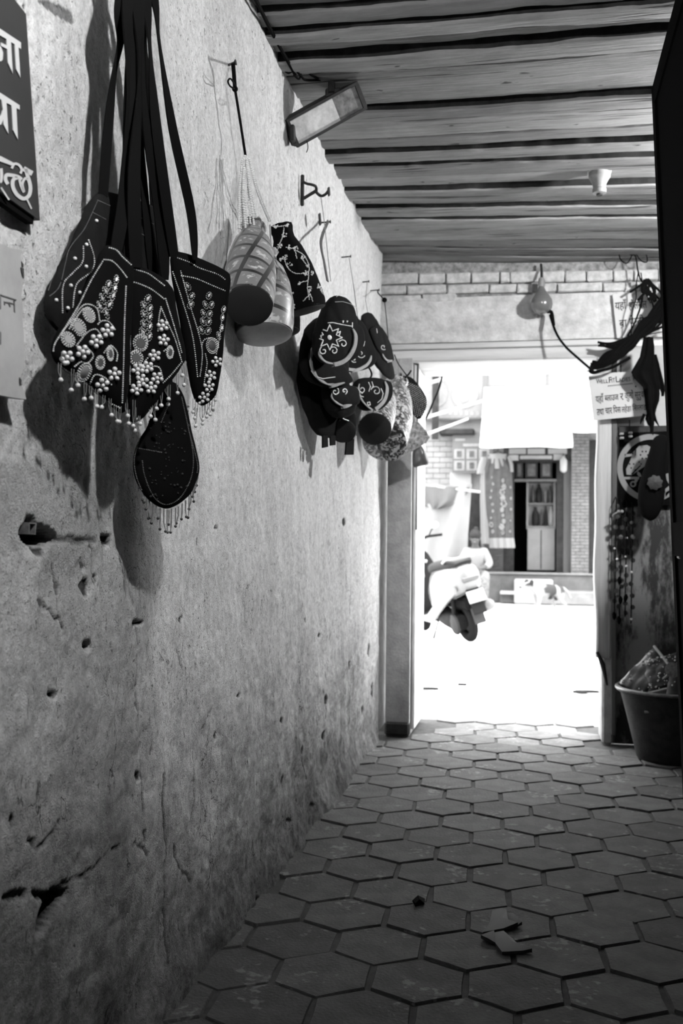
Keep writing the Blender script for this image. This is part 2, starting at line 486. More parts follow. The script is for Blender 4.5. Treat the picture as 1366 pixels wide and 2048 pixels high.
def chipat(px, py, rx, ry, depth=.009, tone=1.0, seed=0, n=9):
    rx *= .75; ry *= .8
    r = random.Random(seed + int(px * 7 + py))
    carve([(px + math.cos(2 * PI * k / n) * rx * r.uniform(.55, 1.15), py + math.sin(2 * PI * k / n) * ry * r.uniform(.55, 1.15)) for k in range(n)], depth, tone)
zh = zc(0, 980, 5.254)
carve(zh([(222, 425), (290, 345), (300, 280), (375, 285), (385, 385), (440, 388), (575, 437), (622, 505), (590, 548), (455, 590), (380, 592), (290, 545), (240, 495)]), .05)
carve(zh([(590, 490), (760, 485), (1000, 500), (1030, 545), (900, 570), (590, 560)]), .006, .55)
carve(zh([(330, 590), (480, 600), (470, 680), (400, 690)]), .01, .8)
carve(zh([(895, 920), (940, 950), (945, 1110), (900, 1110), (860, 1050), (835, 1000), (870, 970)]), .006, .9)
carve(zh([(860, 760), (890, 800), (900, 830), (870, 815)]), .015)
carve(zh([(1000, 885), (1030, 900), (1035, 975), (1020, 960)]), .012)
carve(zh([(1075, 490), (1180, 470), (1185, 560), (1130, 590), (1100, 540)]), .014)
zl = zc(0, 950, 1.865)
carve(zl([(190, 1548), (215, 1540), (250, 1548), (245, 1570), (225, 1600), (200, 1650), (165, 1700), (140, 1722), (135, 1700), (145, 1640), (165, 1590)]), .03)
carve(zl([(130, 1552), (180, 1560), (175, 1580), (140, 1585)]), .012)
carve(zl([(15, 1585), (60, 1555), (110, 1550), (115, 1575), (60, 1590)]), .01, .7)
carve(zl([(50, 1272), (62, 1290), (62, 1320), (50, 1310)]), .015)
carve(zl([(190, 812), (222, 816), (218, 830), (196, 826)]), .015)
carve(zl([(318, 628), (335, 624), (342, 640), (330, 655), (318, 645)]), .03)
carve(zl([(485, 546), (525, 546), (530, 556), (490, 558)]), .012)
for a in [(270, 1245, 14, 4), (690, 1045, 5, 12), (650, 1400, 5, 16), (602, 1500, 4, 9), (560, 1560, 5, 14), (640, 1270, 3, 8), (470, 1390, 6, 10), (700, 1330, 3, 12), (728, 1420, 3, 14), (645, 1470, 4, 14), (560, 1440, 4, 7), (500, 1800, 8, 10), (430, 1470, 4, 9), (610, 1240, 3, 8), (145, 1250, 3, 3), (268, 1550, 8, 14), (740, 1300, 3, 22), (748, 1380, 4, 30), (215, 1075, 10, 7), (50, 12, 4, 6), (73, 205, 4, 4), (425, 1055, 5, 4), (360, 1240, 4, 8), (575, 1640, 8, 5), (620, 1610, 6, 8)]:
    chipat(*a)
zt = zc(0, 0, 4.453)
carve(zt([(330, 0), (450, 0), (640, 100), (652, 215), (560, 170), (500, 128), (400, 50)]), .002, .75)
for c, wd in [([(105, 1130), (118, 1180), (122, 1240), (128, 1260)], .004), ([(80, 1205), (105, 1225), (122, 1240)], .005), ([(270, 1250), (272, 1400), (276, 1560), (283, 1680)], .0045), ([(290, 1390), (296, 1510)], .003), ([(325, 1550), (330, 1700), (325, 1800), (330, 1930)], .006),
              ([(60, 1680), (90, 1690), (115, 1650)], .006), ([(120, 1770), (160, 1750), (225, 1690)], .005), ([(258, 1690), (265, 1680), (290, 1705)], .006), ([(155, 1130), (185, 1090), (188, 1150), (200, 1175)], .004), ([(350, 1690), (360, 1740), (380, 1760)], .005),
              ([(385, 1490), (390, 1600), (380, 1660)], .004), ([(645, 1380), (650, 1420), (645, 1455)], .005), ([(600, 1520), (610, 1560), (600, 1600)], .005), ([(405, 1460), (420, 1420)], .004), ([(330, 1300), (338, 1420)], .003), ([(355, 1300), (366, 1350)], .003)]:
    crack(c, wd)
rough = blur(inpoly([wyz(*p) for p in [(0, 930), (120, 900), (230, 960), (215, 1080), (165, 1140), (110, 1150), (60, 1080), (0, 1110)]]), 6)
rough = np.maximum(rough, .5 * blur(inpoly([wyz(*p) for p in [(0, 1600), (330, 1600), (420, 1800), (300, 2048), (0, 2048)]]), 8))
# broken lower edge, and a slight outward foot
disp += np.clip(.10 - ZZ, 0, 1) * (.20 + .3 * (fbm(YY * 9, ZZ * 9, 5, 3) - .5))
XX = WX + disp
vs = np.stack([XX, YY, ZZ], -1).reshape(-1, 3)
idx = np.arange(NY * NZ).reshape(NY, NZ)
fq = np.stack([idx[:-1, :-1], idx[1:, :-1], idx[1:, 1:], idx[:-1, 1:]], -1).reshape(-1, 4)
me = bpy.data.meshes.new('wall_left')
me.vertices.add(len(vs)); me.vertices.foreach_set('co', vs.astype(np.float32).ravel())
me.loops.add(fq.size); me.loops.foreach_set('vertex_index', fq.astype(np.int32).ravel())
me.polygons.add(len(fq)); me.polygons.foreach_set('loop_start', np.arange(0, fq.size, 4, dtype=np.int32))
me.update(calc_edges=True); me.validate()
me.polygons.foreach_set('use_smooth', [True] * len(me.polygons))
for nm, arr in (('chip', chip), ('rough', rough)):
    a = me.attributes.new(nm, 'FLOAT', 'POINT'); a.data.foreach_set('value', arr.astype(np.float32).ravel())
wl = link_mesh('wall_left', me, M['plaster']); tag(wl, 'whitewashed plaster wall, pitted and cracked, left of the passage', kind='structure')
# its core, so that the wall has thickness behind the plaster
wc = MB().box((-1.02, 1.9, 1.25), (.40, 6.4, 2.6)).build('wall_core', M['darkwall'], wl)
wc['label'] = 'dark masonry inside the wall'

# ------------------------------------------------------------------ floor of hexagonal cement tiles
fl = thing('floor', (0, 2, 0), 'passage floor of hexagonal cement tiles with dark joints', kind='structure')
MB().box((.2, 2.35, -.0525), (2.4, 6.7, .09)).build('mortar_bed', M['joint'], fl)
TW, TD, TX, TY, TA = .2184, .1886, -.135, 4.392, math.radians(2.87)
def hexmesh(seed):
    r = random.Random(seed); mb = MB(); R = (TW - .008) / math.sqrt(3)
    ang = [PI / 2 + k * PI / 3 for k in range(6)]
    out = []
    for a in ang:
        rr = R * r.uniform(.955, 1.0); out.append((rr * math.cos(a), rr * math.sin(a)))
    pts = []
    for i in range(6):
        a, b_ = out[i], out[(i + 1) % 6]
        pts.append(a)
        pts.append(((a[0] + b_[0]) / 2 * r.uniform(.975, 1.0), (a[1] + b_[1]) / 2 * r.uniform(.975, 1.0)))
    n = len(pts); vs = []
    for s, z in ((1, -.03), (1, -.003), (.985, r.uniform(-.0006, .0006)), (.5, r.uniform(-.002, -.0005))):
        for x, y in pts: vs.append((x * s, y * s, z + r.uniform(-.0007, .0007)))
    vs.append((0, 0, -.003)); fs = [(k * n + i, k * n + (i + 1) % n, (k + 1) * n + (i + 1) % n, (k + 1) * n + i) for k in range(3) for i in range(n)]
    fs += [(3 * n + i, 3 * n + (i + 1) % n, 4 * n) for i in range(n)]
    mb.add(vs, fs)
    me = bpy.data.meshes.new('tile'); me.from_pydata(mb.v, [], mb.f); me.update()
    me.polygons.foreach_set('use_smooth', [True] * len(me.polygons)); me.set_sharp_from_angle(angle=math.radians(50))
    me.materials.append(M['tile']); return me
HX = [hexmesh(k) for k in range(7)]
# each tile takes its own worn tone from its place
tm = M['tile']; N_, L_ = tm.node_tree.nodes, tm.node_tree.links
oi = N_.new('ShaderNodeObjectInfo'); mrr = N_.new('ShaderNodeMapRange'); mrr.inputs[3].default_value = .74; mrr.inputs[4].default_value = 1.22
L_.new(oi.outputs['Random'], mrr.inputs[0])
bs = N_['Principled BSDF']; src = bs.inputs['Base Color'].links[0].from_socket
mm0 = N_.new('ShaderNodeMath'); mm0.operation = 'MULTIPLY'; L_.new(src, mm0.inputs[0]); L_.new(mrr.outputs[0], mm0.inputs[1])
# tiles turn paler over the last stretch before the doorway
geo0 = N_.new('ShaderNodeNewGeometry'); sy_ = N_.new('ShaderNodeSeparateXYZ'); L_.new(geo0.outputs['Position'], sy_.inputs[0]); door_tone = N_.new('ShaderNodeMapRange'); door_tone.inputs[1].default_value = 4.5; door_tone.inputs[2].default_value = 5.7; door_tone.inputs[3].default_value = 1.0; door_tone.inputs[4].default_value = 2.1; L_.new(sy_.outputs[1], door_tone.inputs[0])
mm = N_.new('ShaderNodeMath'); mm.operation = 'MULTIPLY'; L_.new(mm0.outputs[0], mm.inputs[0]); L_.new(door_tone.outputs[0], mm.inputs[1])
# pale cement scabs on the worn tops
geo = N_.new('ShaderNodeNewGeometry'); sc_ = N_.new('ShaderNodeTexNoise'); sc_.inputs['Scale'].default_value = 42; sc_.inputs['Detail'].default_value = 6; L_.new(geo.outputs['Position'], sc_.inputs['Vector'])
s2_ = N_.new('ShaderNodeTexNoise'); s2_.inputs['Scale'].default_value = 6; L_.new(geo.outputs['Position'], s2_.inputs['Vector'])
a1 = N_.new('ShaderNodeMath'); a1.operation = 'ADD'; L_.new(sc_.outputs[0], a1.inputs[0]); L_.new(s2_.outputs[0], a1.inputs[1])
r1 = N_.new('ShaderNodeMapRange'); r1.inputs[1].default_value = 1.17; r1.inputs[2].default_value = 1.27; r1.inputs[3].default_value = 0; r1.inputs[4].default_value = .09
L_.new(a1.outputs[0], r1.inputs[0]); a2 = N_.new('ShaderNodeMath'); a2.operation = 'ADD'; L_.new(mm.outputs[0], a2.inputs[0]); L_.new(r1.outputs[0], a2.inputs[1])
L_.new(a2.outputs[0], bs.inputs['Base Color'])
ca, sa = math.cos(TA), math.sin(TA)
for j in range(-8, 19):
    off = .5 if j % 2 else 0.0
    for i in range(-5, 8):
        lx = TX + (i + .5 + off) * TW; ly = TY - j * TD
        x = ca * lx - sa * ly; y = sa * lx + ca * ly
        if x < -.82 or x > 1.12 or y > 5.85 or y < .9: continue
        if y > 5.0 and not (-.52 < x < .30): continue
        t = link_mesh('tile', rnd.choice(HX), None, fl, (x, y, rnd.uniform(-.0035, .0015)))
        t.rotation_euler = (rnd.uniform(-.012, .012), rnd.uniform(-.012, .012), TA + rnd.choice((0, PI / 3, 2 * PI / 3, PI)) + rnd.uniform(-.015, .015))

# ------------------------------------------------------------------ ceiling of old planks
ce = thing('ceiling', (0, 2, 2.45), 'low ceiling of old weathered planks laid across the passage', kind='structure')
MB().box((.2, 2.1, 2.56), (2.6, 7.0, .10)).build('roof_void', M['soot'], ce)
edges = [2.648, 2.73, 2.817, 2.88, 2.996, 3.16, 3.273, 3.387, 3.534, 3.625, 3.734, 3.799, 3.914, 4.048, 4.166, 4.298, 4.418, 4.573, 4.748, 4.911, 5.06, 5.22]
e0 = 2.648
while e0 > -.9: e0 -= rnd.uniform(.085, .15); edges.insert(0, e0)
gaps = {2.88: .035, 3.16: .03, 4.418: .02, 4.048: .012, 2.648: .014}
drop = {2.73: .012, 2.817: -.006, 2.88: .018, 3.16: -.004, 3.273: .014, 3.387: .002, 4.418: .014, 4.048: .012}
def czx(x, y):     # the far right corner of the ceiling hangs lower
    k = max(0, min(1, (y - 3.2) / 2.0)); return -.045 * (x + .8) * k + .004 * math.sin(x * 3)
for n_, (a, b_) in enumerate(zip(edges[:-1], edges[1:])):
    r = random.Random(n_ * 13 + 5)
    tilt = math.radians(2.0 + 3.5 * max(0, min(1, (a - 2.9) / 2.2))) * .75
    gp = gaps.get(a, r.uniform(.007, .021)); dz = drop.get(a, r.uniform(-.019, .019)); th = r.uniform(.03, .05)
    nx = 110; vs = []; roll = r.uniform(-.035, .035)
    p1, p2, p3 = r.uniform(0, 99), r.uniform(0, 99), r.uniform(0, 99)
    xs = np.linspace(-.86, 1.2, nx)
    n1 = fbm(xs * 5 + p1, xs * 0 + p1, 31, 5, .6) - .5; n2 = fbm(xs * 5 + p2, xs * 0 + p2, 33, 5, .6) - .5; n3 = fbm(xs * 2 + p3, xs * 0, 35, 3) - .5
    for i, x in enumerate(xs):
        sh = math.tan(tilt) * (x - .05)
        ya = a + sh + gp / 2 + n1[i] * .034; yb = b_ + sh - gp * .35 + n2[i] * .030
        zz_ = 2.45 - dz + czx(x, a) + n3[i] * .01; rr_ = roll * (b_ - a) / .12
        ch = .006 + .006 * abs(n1[i])
        vs += [(x, ya, zz_ + th), (x, ya, zz_ + ch - rr_ * .06), (x, ya + ch, zz_ - rr_ * .06), (x, (ya + yb) / 2, zz_ - .003), (x, yb - ch, zz_ + rr_ * .06), (x, yb, zz_ + ch + rr_ * .06), (x, yb, zz_ + th)]
    k = 7; fs = [(i * k + q, i * k + (q + 1) % k, (i + 1) * k + (q + 1) % k, (i + 1) * k + q) for i in range(nx - 1) for q in range(k)]
    fs += [tuple(range(k))[::-1], tuple((nx - 1) * k + q for q in range(k))]
    pk = MB().add(vs, fs).build('plank', M['plank'], ce, ang=28)
    pk.data.materials.append(M['shade_side'])              # sides painted dark, standing for the shadow in the gaps
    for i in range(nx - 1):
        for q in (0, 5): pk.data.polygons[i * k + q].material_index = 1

# ------------------------------------------------------------------ end wall with the doorway
EY = 5.15
we = thing('wall_end', (0, EY, 0), 'whitewashed masonry above and beside the street doorway', kind='structure')
def rough_slab(x0, x1, z0, z1, y0, y1, m, name, parent, amp=.006, seed=1, nx=60, nz=14):
    X, Z = np.meshgrid(np.linspace(x0, x1, nx), np.linspace(z0, z1, nz), indexing='ij')
    d = (fbm(X * 6, Z * 6, seed, 4) - .5) * 2 * amp
    n = nx * nz; vs = np.stack([X, y0 + d, Z], -1).reshape(-1, 3).tolist() + np.stack([X, np.full_like(X, y1), Z], -1).reshape(-1, 3).tolist()
    I = np.arange(n).reshape(nx, nz)
    fs = np.stack([I[:-1, :-1], I[1:, :-1], I[1:, 1:], I[:-1, 1:]], -1).reshape(-1, 4).tolist()
    fs += (np.stack([I[:-1, :-1], I[:-1, 1:], I[1:, 1:], I[1:, :-1]], -1).reshape(-1, 4) + n).tolist()
    ring = [int(i) for i in list(I[:, 0]) + list(I[-1, 1:]) + list(I[::-1, -1][1:]) + list(I[0, ::-1][1:-1])]
    fs += [(ring[i], ring[i - 1], ring[i - 1] + n, ring[i] + n) for i in range(len(ring))]
    return MB().add(vs, fs).build(name, m, parent)
rough_slab(-.90, 1.3, 2.03, 2.262, EY, 5.62, M['whitewash'], 'plaster_beam', we, .007, 4)
MB().box((.2, 5.352, 2.40), (2.2, .36, .28)).build('brick_core', mat('whitewashed_joint', .22, .95, var=.6, scale=30), we)
MB().box((.2, 5.44, 4.1), (6.0, .34, 3.2)).build('upper_front', M['whitewash'], we)
MB().box((-2.0, 5.44, 1.25), (2.4, .34, 2.55)).build('street_front', M['whitewash'], we)
MB().box((2.25, 5.44, 1.25), (1.9, .34, 2.55)).build('street_front', M['whitewash'], we)
zb = zc(740, 480, 2.182)
rows = [(2.345, 2.402, [40, 210, 330, 440, 565, 612, 750, 850, 945, 1060, 1150, 1260, 1370, 1480, 1590, 1700]), (2.292, 2.340, [40, 160, 335, 520, 640, 815, 1015, 1180, 1330, 1500, 1660]), (2.245, 2.287, [45, 225, 380])]
for z0, z1, js in rows:
    for ja, jb in zip(js[:-1], js[1:]):
        xa, xb = ony(*zb([(ja, 200)])[0], EY).x, ony(*zb([(jb, 200)])[0], EY).x
        cx = (xa + xb) / 2
        dz = -.04 * (cx + .8)
        r = random.Random(int(ja * 3 + z0 * 999)); mb = MB().box((0, 0, 0), (xb - xa - .006, .10, z1 - z0 - .003), bev=.006)
        mb.v = [(x + r.uniform(-.002, .002), y + r.uniform(-.003, .003), z + r.uniform(-.002, .002)) for x, y, z in mb.v]
        mb.v = [(x + cx, y + EY + .045, z + (z0 + z1) / 2 + dz * (.6 if z0 > 2.28 else .3)) for x, y, z in mb.v]
        mb.build('brick', M['brickwash'], we)
# doorway frame
dr = thing('door_1', (-.15, 5.2, 0), 'street doorway with plastered left pier, timber right post and pale lintel boards', kind='structure')
MB().box((-.17, 5.40, 2.012), (1.20, .50, .030), bev=.005).build('lintel_board', M['lintel'], dr)
MB().box((-.17, 5.385, 1.962), (1.16, .47, .062), bev=.008).build('lintel_board', M['lintel'], dr)
rough_slab(-.742, -.618, 0.0, 1.95, 5.14, 5.6, M['concrete'], 'pier', dr, .004, 9, 14, 90)
p = MB().box((-.679, 5.15, .035), (.13, .05, .07), bev=.01).build('pier_foot', M['joint'], dr)
MB().box((-.606, 5.40, .975), (.018, .42, 1.90), bev=.004).build('jamb', M['jamb'], dr)
MB().tube([(-.600, 5.2, 1.93), (-.604, 5.2, 1.45), (-.602, 5.2, 1.06)], .010, 8).build('door_pole', M['iron'], dr)
mb = MB(); nzp = 40
def post_ring(z, x0, x1, y0, y1, c=.008): return [(x0 + c, y0, z), (x1 - c, y0, z), (x1, y0 + c, z), (x1, y1, z), (x0, y1, z), (x0, y0 + c, z)]
vs = []
for i in range(nzp):
    z = .43 + (1.935 - .43) * i / (nzp - 1); wv = .004 * math.sin(z * 5) + .003 * math.sin(z * 13)
    vs += post_ring(z, .312 + wv, .385 + wv * .5, 5.15, 5.29)
fs = [(i * 6 + q, i * 6 + (q + 1) % 6, (i + 1) * 6 + (q + 1) % 6, (i + 1) * 6 + q) for i in range(nzp - 1) for q in range(6)] + [tuple(range(6))[::-1], tuple((nzp - 1) * 6 + q for q in range(6))]
mb.add(vs, fs).build('post', M['timber'], dr, ang=30)
MB().box((.399, 5.19, 1.0), (.026, .08, 1.9), bev=.004).build('post_strip', mat('dark_post_strip', .09, .8, var=.5, scale=20, stretch=(1, 1, .1)), dr)
MB().box((.372, 5.30, .22), (.055, .26, .44), bev=.01).build('post_plinth', M['concrete'], dr)
MB().tube([(.318, 5.14, .46), (.345, 5.13, .40), (.365, 5.12, .30)], [.008, .014, .006], 6).build('post_splinter', M['iron'], dr)
# stained sheet right of the post
def stain_mat():
    m, N, L, b = nt('stained_sheet')
    tc = N.new('ShaderNodeTexCoord'); mp = N.new('ShaderNodeMapping'); mp.inputs['Scale'].default_value = (1, 1, .35); L.new(tc.outputs['Object'], mp.inputs[0])
    n = N.new('ShaderNodeTexNoise'); n.inputs['Scale'].default_value = 9; n.inputs['Detail'].default_value = 7; n.inputs['Roughness'].default_value = .7; L.new(mp.outputs[0], n.inputs['Vector'])
    r = N.new('ShaderNodeMapRange'); r.inputs[1].default_value = .47; r.inputs[2].default_value = .58; r.inputs[3].default_value = .012; r.inputs[4].default_value = .17
    L.new(n.outputs[0], r.inputs[0]); L.new(r.outputs[0], b.inputs['Base Color']); b.inputs['Roughness'].default_value = .6
    return m
MB().box((.85, 5.22, .78), (.92, .03, 1.56)).build('stained_sheet', stain_mat(), we)
MB().box((.85, 5.23, 1.78), (.92, .03, .44)).build('pale_sheet', mat('pale_sheet', .42, .8, var=.15, scale=6), we)
MB().box((.85, 5.195, 1.565), (.86, .03, .05), bev=.004).build('dark_batten', M['iron'], we)
for nm, c, s in (('wall_right', (1.33, 1.9, 1.25), (.2, 6.6, 2.6)), ('wall_back', (.2, -1.15, 1.25), (2.6, .2, 2.6))):
    o = MB().box(c, s).build(nm, M['darkwall'], smooth=False); tag(o, 'dark plaster wall of the passage', kind='structure')

# dark door leaf folded back on the right, leaning a little into the passage
lf = thing('door_2', (.38, 2.0, 0), 'dark metal door leaf folded back along the right side', kind='structure')
M['leaf'] = mat('black_painted_metal', .0015, .95, spec=.02)
def leaf_box(y0, y1, s0, s1, t0, t1):   # s along the height 0..1, t through the thickness
    a, b_ = Vector((.430, 0, 0)), Vector((.328, 0, 2.303)); vs = []
    for yy in (y0, y1):
        for s in (s0, s1):
            for t in (t0, t1):
                q = a.lerp(b_, s); vs.append((q.x + t, yy, q.z))
    return vs, [(0, 1, 3, 2), (4, 6, 7, 5), (0, 4, 5, 1), (2, 3, 7, 6), (0, 2, 6, 4), (1, 5, 7, 3)]
MB().add(*leaf_box(1.15, 2.91, .01, .995, .006, .03)).build('leaf_sheet', M['leaf'], lf, smooth=False)
for y0, y1, s0, s1 in ((2.90, 2.95, 0, 1), (1.1, 1.15, 0, 1), (1.1, 2.95, .975, 1), (1.1, 2.95, 0, .03), (1.1, 2.95, .42, .46), (2.0, 2.04, 0, 1)):
    MB().add(*leaf_box(y0, y1, s0, s1, 0, .04)).build('leaf_rail', M['leaf'], lf, smooth=False)
q = ony(1364, 1100, 2.86)
MB().box((q.x + .004, 2.86, q.z), (.03, .05, .05), bev=.004).build('latch', mat('worn_latch', .13, .5, metal=.5, var=.5, scale=80), lf)
# ------------------------------------------------------------------ the two lamps that light the passage (both out of frame)
M['ceramic'] = mat('old_ceramic', .22, .5, var=.2, scale=30)
def bare_bulb(x, y, z, watts, label, radius=.03):
    t = thing('hanging_bulb', (x, y, 2.46), label, 'lamp')
    MB().lathe((x, y, 2.47), (0, 0, -1), [(0, .035), (.02, .033), (.022, .02), (.05, .018)], 20).build('ceiling_rose', M['ceramic'], t)
    MB().lathe((x, y, z + .085), (0, 0, -1), [(0, .012), (.015, .018), (.05, .019), (.052, .014)], 20).build('socket', M['ceramic'], t)
    area = 4 * PI * radius * radius
    MB().ball((x, y, z), radius, 3).build('lit_globe', mat('lit_glass', .8, .3, emit=watts / (area * PI)), t)
    return t
lb = bare_bulb(.10, .90, 2.22, LAMP_OVERHEAD, 'bare bulb with an added light-blocking plate under it, hanging near the beaded bags')
MB().box((.30, .90, 2.10), (.48, 1.0, .006), bev=.002).build('floor_baffle', M['iron'], lb)  # added plate that holds the bulb's light off the floor
MB().tube([(.22, .90, 2.10), (.22, .90, 2.46)], .006, 8).build('baffle_rod', M['iron'], lb)
bare_bulb(1.08, 3.62, 2.30, LAMP_SIDE, 'bare globe glowing high on the right, hidden by the door leaf', .055)
# an added, unseen board under that bulb keeps its light off the floor
sh = thing('light_baffle', (1.2, 3.4, 1.75), 'added unseen board under the side bulb, keeping its light off the floor', 'shelf')
MB().box((.925, 3.45, 1.75), (.62, 1.40, .025), bev=.004).build('board', M['timber'], sh)
for y in (2.8, 3.9): MB().tube([(1.23, y, 1.45), (.80, y, 1.735)], .012, 8).build('bracket', M['iron'], sh)
# ------------------------------------------------------------------ street and the building across it
sm_ = M['street']; N_, L_ = sm_.node_tree.nodes, sm_.node_tree.links     # concrete turns darker towards the passage
b_ = N_['Principled BSDF']; src = b_.inputs['Base Color'].links[0].from_socket
ge = N_.new('ShaderNodeNewGeometry'); sx_ = N_.new('ShaderNodeSeparateXYZ'); L_.new(ge.outputs['Position'], sx_.inputs[0])
nz_ = N_.new('ShaderNodeTexNoise'); nz_.inputs['Scale'].default_value = 2.5; nz_.inputs['Detail'].default_value = 6; L_.new(ge.outputs['Position'], nz_.inputs['Vector'])
ad = N_.new('ShaderNodeMath'); ad.operation = 'MULTIPLY_ADD'; L_.new(nz_.outputs[0], ad.inputs[0]); ad.inputs[1].default_value = 1.6; L_.new(sx_.outputs[1], ad.inputs[2])
mr_ = N_.new('ShaderNodeMapRange'); mr_.inputs[1].default_value = 6.0; mr_.inputs[2].default_value = 7.4; mr_.inputs[3].default_value = .30; mr_.inputs[4].default_value = 1.0; L_.new(ad.outputs[0], mr_.inputs[0])
mu_ = N_.new('ShaderNodeMath'); mu_.operation = 'MULTIPLY'; L_.new(src, mu_.inputs[0]); L_.new(mr_.outputs[0], mu_.inputs[1]); L_.new(mu_.outputs[0], b_.inputs['Base Color'])
MB().box((0, 14.2, -.066), (16, 17.8, .11)).build('street_ground', M['street'], smooth=False)
tag(bpy.data.objects['street_ground'], 'pale bright concrete street outside the doorway', kind='structure')
M['facade'] = mat('pale_facade_plaster', .16, .9, var=.2, scale=3)
M['stone'] = mat('pale_step_stone', .13, .9, var=.2, scale=6, bump=.3)
M['stone2'] = mat('grey_plinth_stone', .075, .9, var=.25, scale=6, bump=.3)
M['fbrick'] = mat('pale_facade_brick', .095, .9, var=.3, scale=10)
M['fbrick2'] = mat('grey_low_brick', .035, .9, var=.3, scale=10)
M['fjoint'] = mat('facade_joint', .045, .95)
M['dwood'] = mat('dark_door_wood', .016, .7, var=.4, scale=12, spec=.15)
M['gwood'] = mat('grey_door_wood', .04, .7, var=.3, scale=8, stretch=(1, 1, .15))
M['lgrey'] = mat('light_grey_panel', .17, .6, var=.12, scale=5)
M['white'] = mat('white_sheet', .24, .7)
M['bgrey'] = mat('banner_grey', .14, .7, var=.08, scale=3)
M['bgrey2'] = mat('board_grey', .075, .7, var=.1, scale=3)
M['pgrey'] = mat('picture_grey', .04, .7, var=.7, scale=9)
M['pwhite'] = mat('picture_white', .15, .7, var=.2, scale=7)
FY = 17.2
def prect(x0, y0, x1, y1, y, th, mb=None, bev=0.0):
    """box on a plane across the street, from its corners in the survey; th is its depth behind that plane"""
    mb = mb or MB()
    a, b_ = ony(x0, y0, y), ony(x1, y1, y); c, d = ony(x1, y0, y), ony(x0, y1, y)
    xa, xb = (a.x + d.x) / 2, (b_.x + c.x) / 2; za, zb_ = (a.z + c.z) / 2, (b_.z + d.z) / 2
    mb.box(((xa + xb) / 2, y + th / 2, (za + zb_) / 2), (abs(xb - xa), th, abs(za - zb_)), bev=bev); return mb
fw = thing('wall_street', (0, FY, 0), 'pale facade across the street with a shop door', kind='structure')
mb = MB(); mb.box((-3.25, FY + .15, 3.2), (5.6, .3, 6.4)); mb.box((3.7, FY + .15, 3.2), (6.2, .3, 6.4)); mb.box((.075, FY + .15, 4.45), (1.05, .3, 3.9))
mb.build('facade', M['facade'], fw, smooth=False)
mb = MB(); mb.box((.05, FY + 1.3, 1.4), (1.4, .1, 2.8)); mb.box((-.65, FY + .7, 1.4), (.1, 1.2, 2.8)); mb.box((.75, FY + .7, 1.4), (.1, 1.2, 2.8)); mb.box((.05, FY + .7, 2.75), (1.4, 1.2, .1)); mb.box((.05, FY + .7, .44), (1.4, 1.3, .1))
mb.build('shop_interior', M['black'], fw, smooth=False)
# steps and plinth
st = thing('steps', (0, FY - .4, 0), 'pale stone steps and plinth below the shop door', kind='structure')
MB().box((.15, FY - .12, .24), (2.0, .34, .48), bev=.015).build('plinth', M['stone2'], st)
MB().box((.15, FY - .12, .485), (2.1, .42, .03), bev=.008).build('plinth_edge', M['stone'], st)
MB().box((1.3, FY - .45, .11), (2.4, .5, .22), bev=.02).build('step', M['stone'], st)
MB().box((.02, FY - .42, .20), (.62, .42, .40), bev=.02).build('step', M['white'], st)
mb = prect(1000, 1183, 1043, 1189, FY - .62, .35, bev=.005); mb.build('step', M['white'], st)
mb = prect(1000, 1189, 1043, 1206, FY - .50, .2, bev=.005); mb.build('step_riser', M['stone2'], st)
MB().box((-1.6, FY - .15, .2), (2.2, .3, .40), bev=.015).build('plinth', M['stone2'], st)
# pilaster of thin bricks, low brick wall
def brick_face(name, x0, y0, x1, y1, y, rows, cols, m, parent, th=.22):
    prect(x0, y0, x1, y1, y + .012, th).build(name + '_core', M['fjoint'], parent, smooth=False)
    a, b_ = ony(x0, y0, y), ony(x1, y1, y); mb = MB(); H = (a.z - b_.z) / rows; W_ = (b_.x - a.x) / cols; r = random.Random(rows)
    for i in range(rows):
        for k in range(cols + 1):
            u0 = a.x + (k - (.5 if i % 2 else 0)) * W_; u1 = u0 + W_
            u0, u1 = max(u0, a.x), min(u1, b_.x)
            if u1 - u0 < .02: continue
            mb.box(((u0 + u1) / 2, y + .03 + r.uniform(-.004, .004), b_.z + (i + .5) * H), (u1 - u0 - .008, .06, H - .009))
    o = mb.build(name, m, parent, smooth=False); o['kind'] = 'stuff'; return o
brick_face('pilaster_bricks', 1143, 868, 1178, 1156, FY - .22, 44, 2, M['fbrick'], fw)
prect(1144, 1157, 1179, 1182, FY - .25, .3, bev=.01).build('pilaster_base', M['stone2'], fw)
brick_face('low_wall_bricks', 968, 1088, 1006, 1152, FY - .1, 10, 2, M['fbrick2'], fw)
prect(1179, 880, 1192, 1180, FY - .2, .2).build('dark_post', M['dwood'], fw, smooth=False)
# shop door
d2 = thing('door_3', (.02, FY, .49), 'open shop door across the street, dark wooden frame', kind='structure')
prect(1006, 918, 1028, 1152, FY - .03, .2).build('jamb', M['dwood'], d2, smooth=False)
prect(1113, 918, 1127, 1152, FY - .03, .2).build('jamb', M['dwood'], d2, smooth=False)
prect(1127, 918, 1142, 1155, FY - .06, .2).build('jamb', M['gwood'], d2, smooth=False)
prect(1026, 958, 1115, 963, FY - .02, .2).build('transom', M['gwood'], d2, smooth=False)
prect(1026, 918, 1115, 924, FY - .02, .2).build('door_head', M['dwood'], d2, smooth=False)
for x0, x1 in ((1031, 1046), (1051, 1075), (1081, 1104)):
    f = prect(x0, 924, x1, 956, FY + .05, .03).build('overlight_frame', M['dwood'], d2, smooth=False)
    prect(x0 + 4, 928, x1 - 4, 952, FY + .035, .02).build('overlight_pane', M['pgrey'], f, smooth=False)
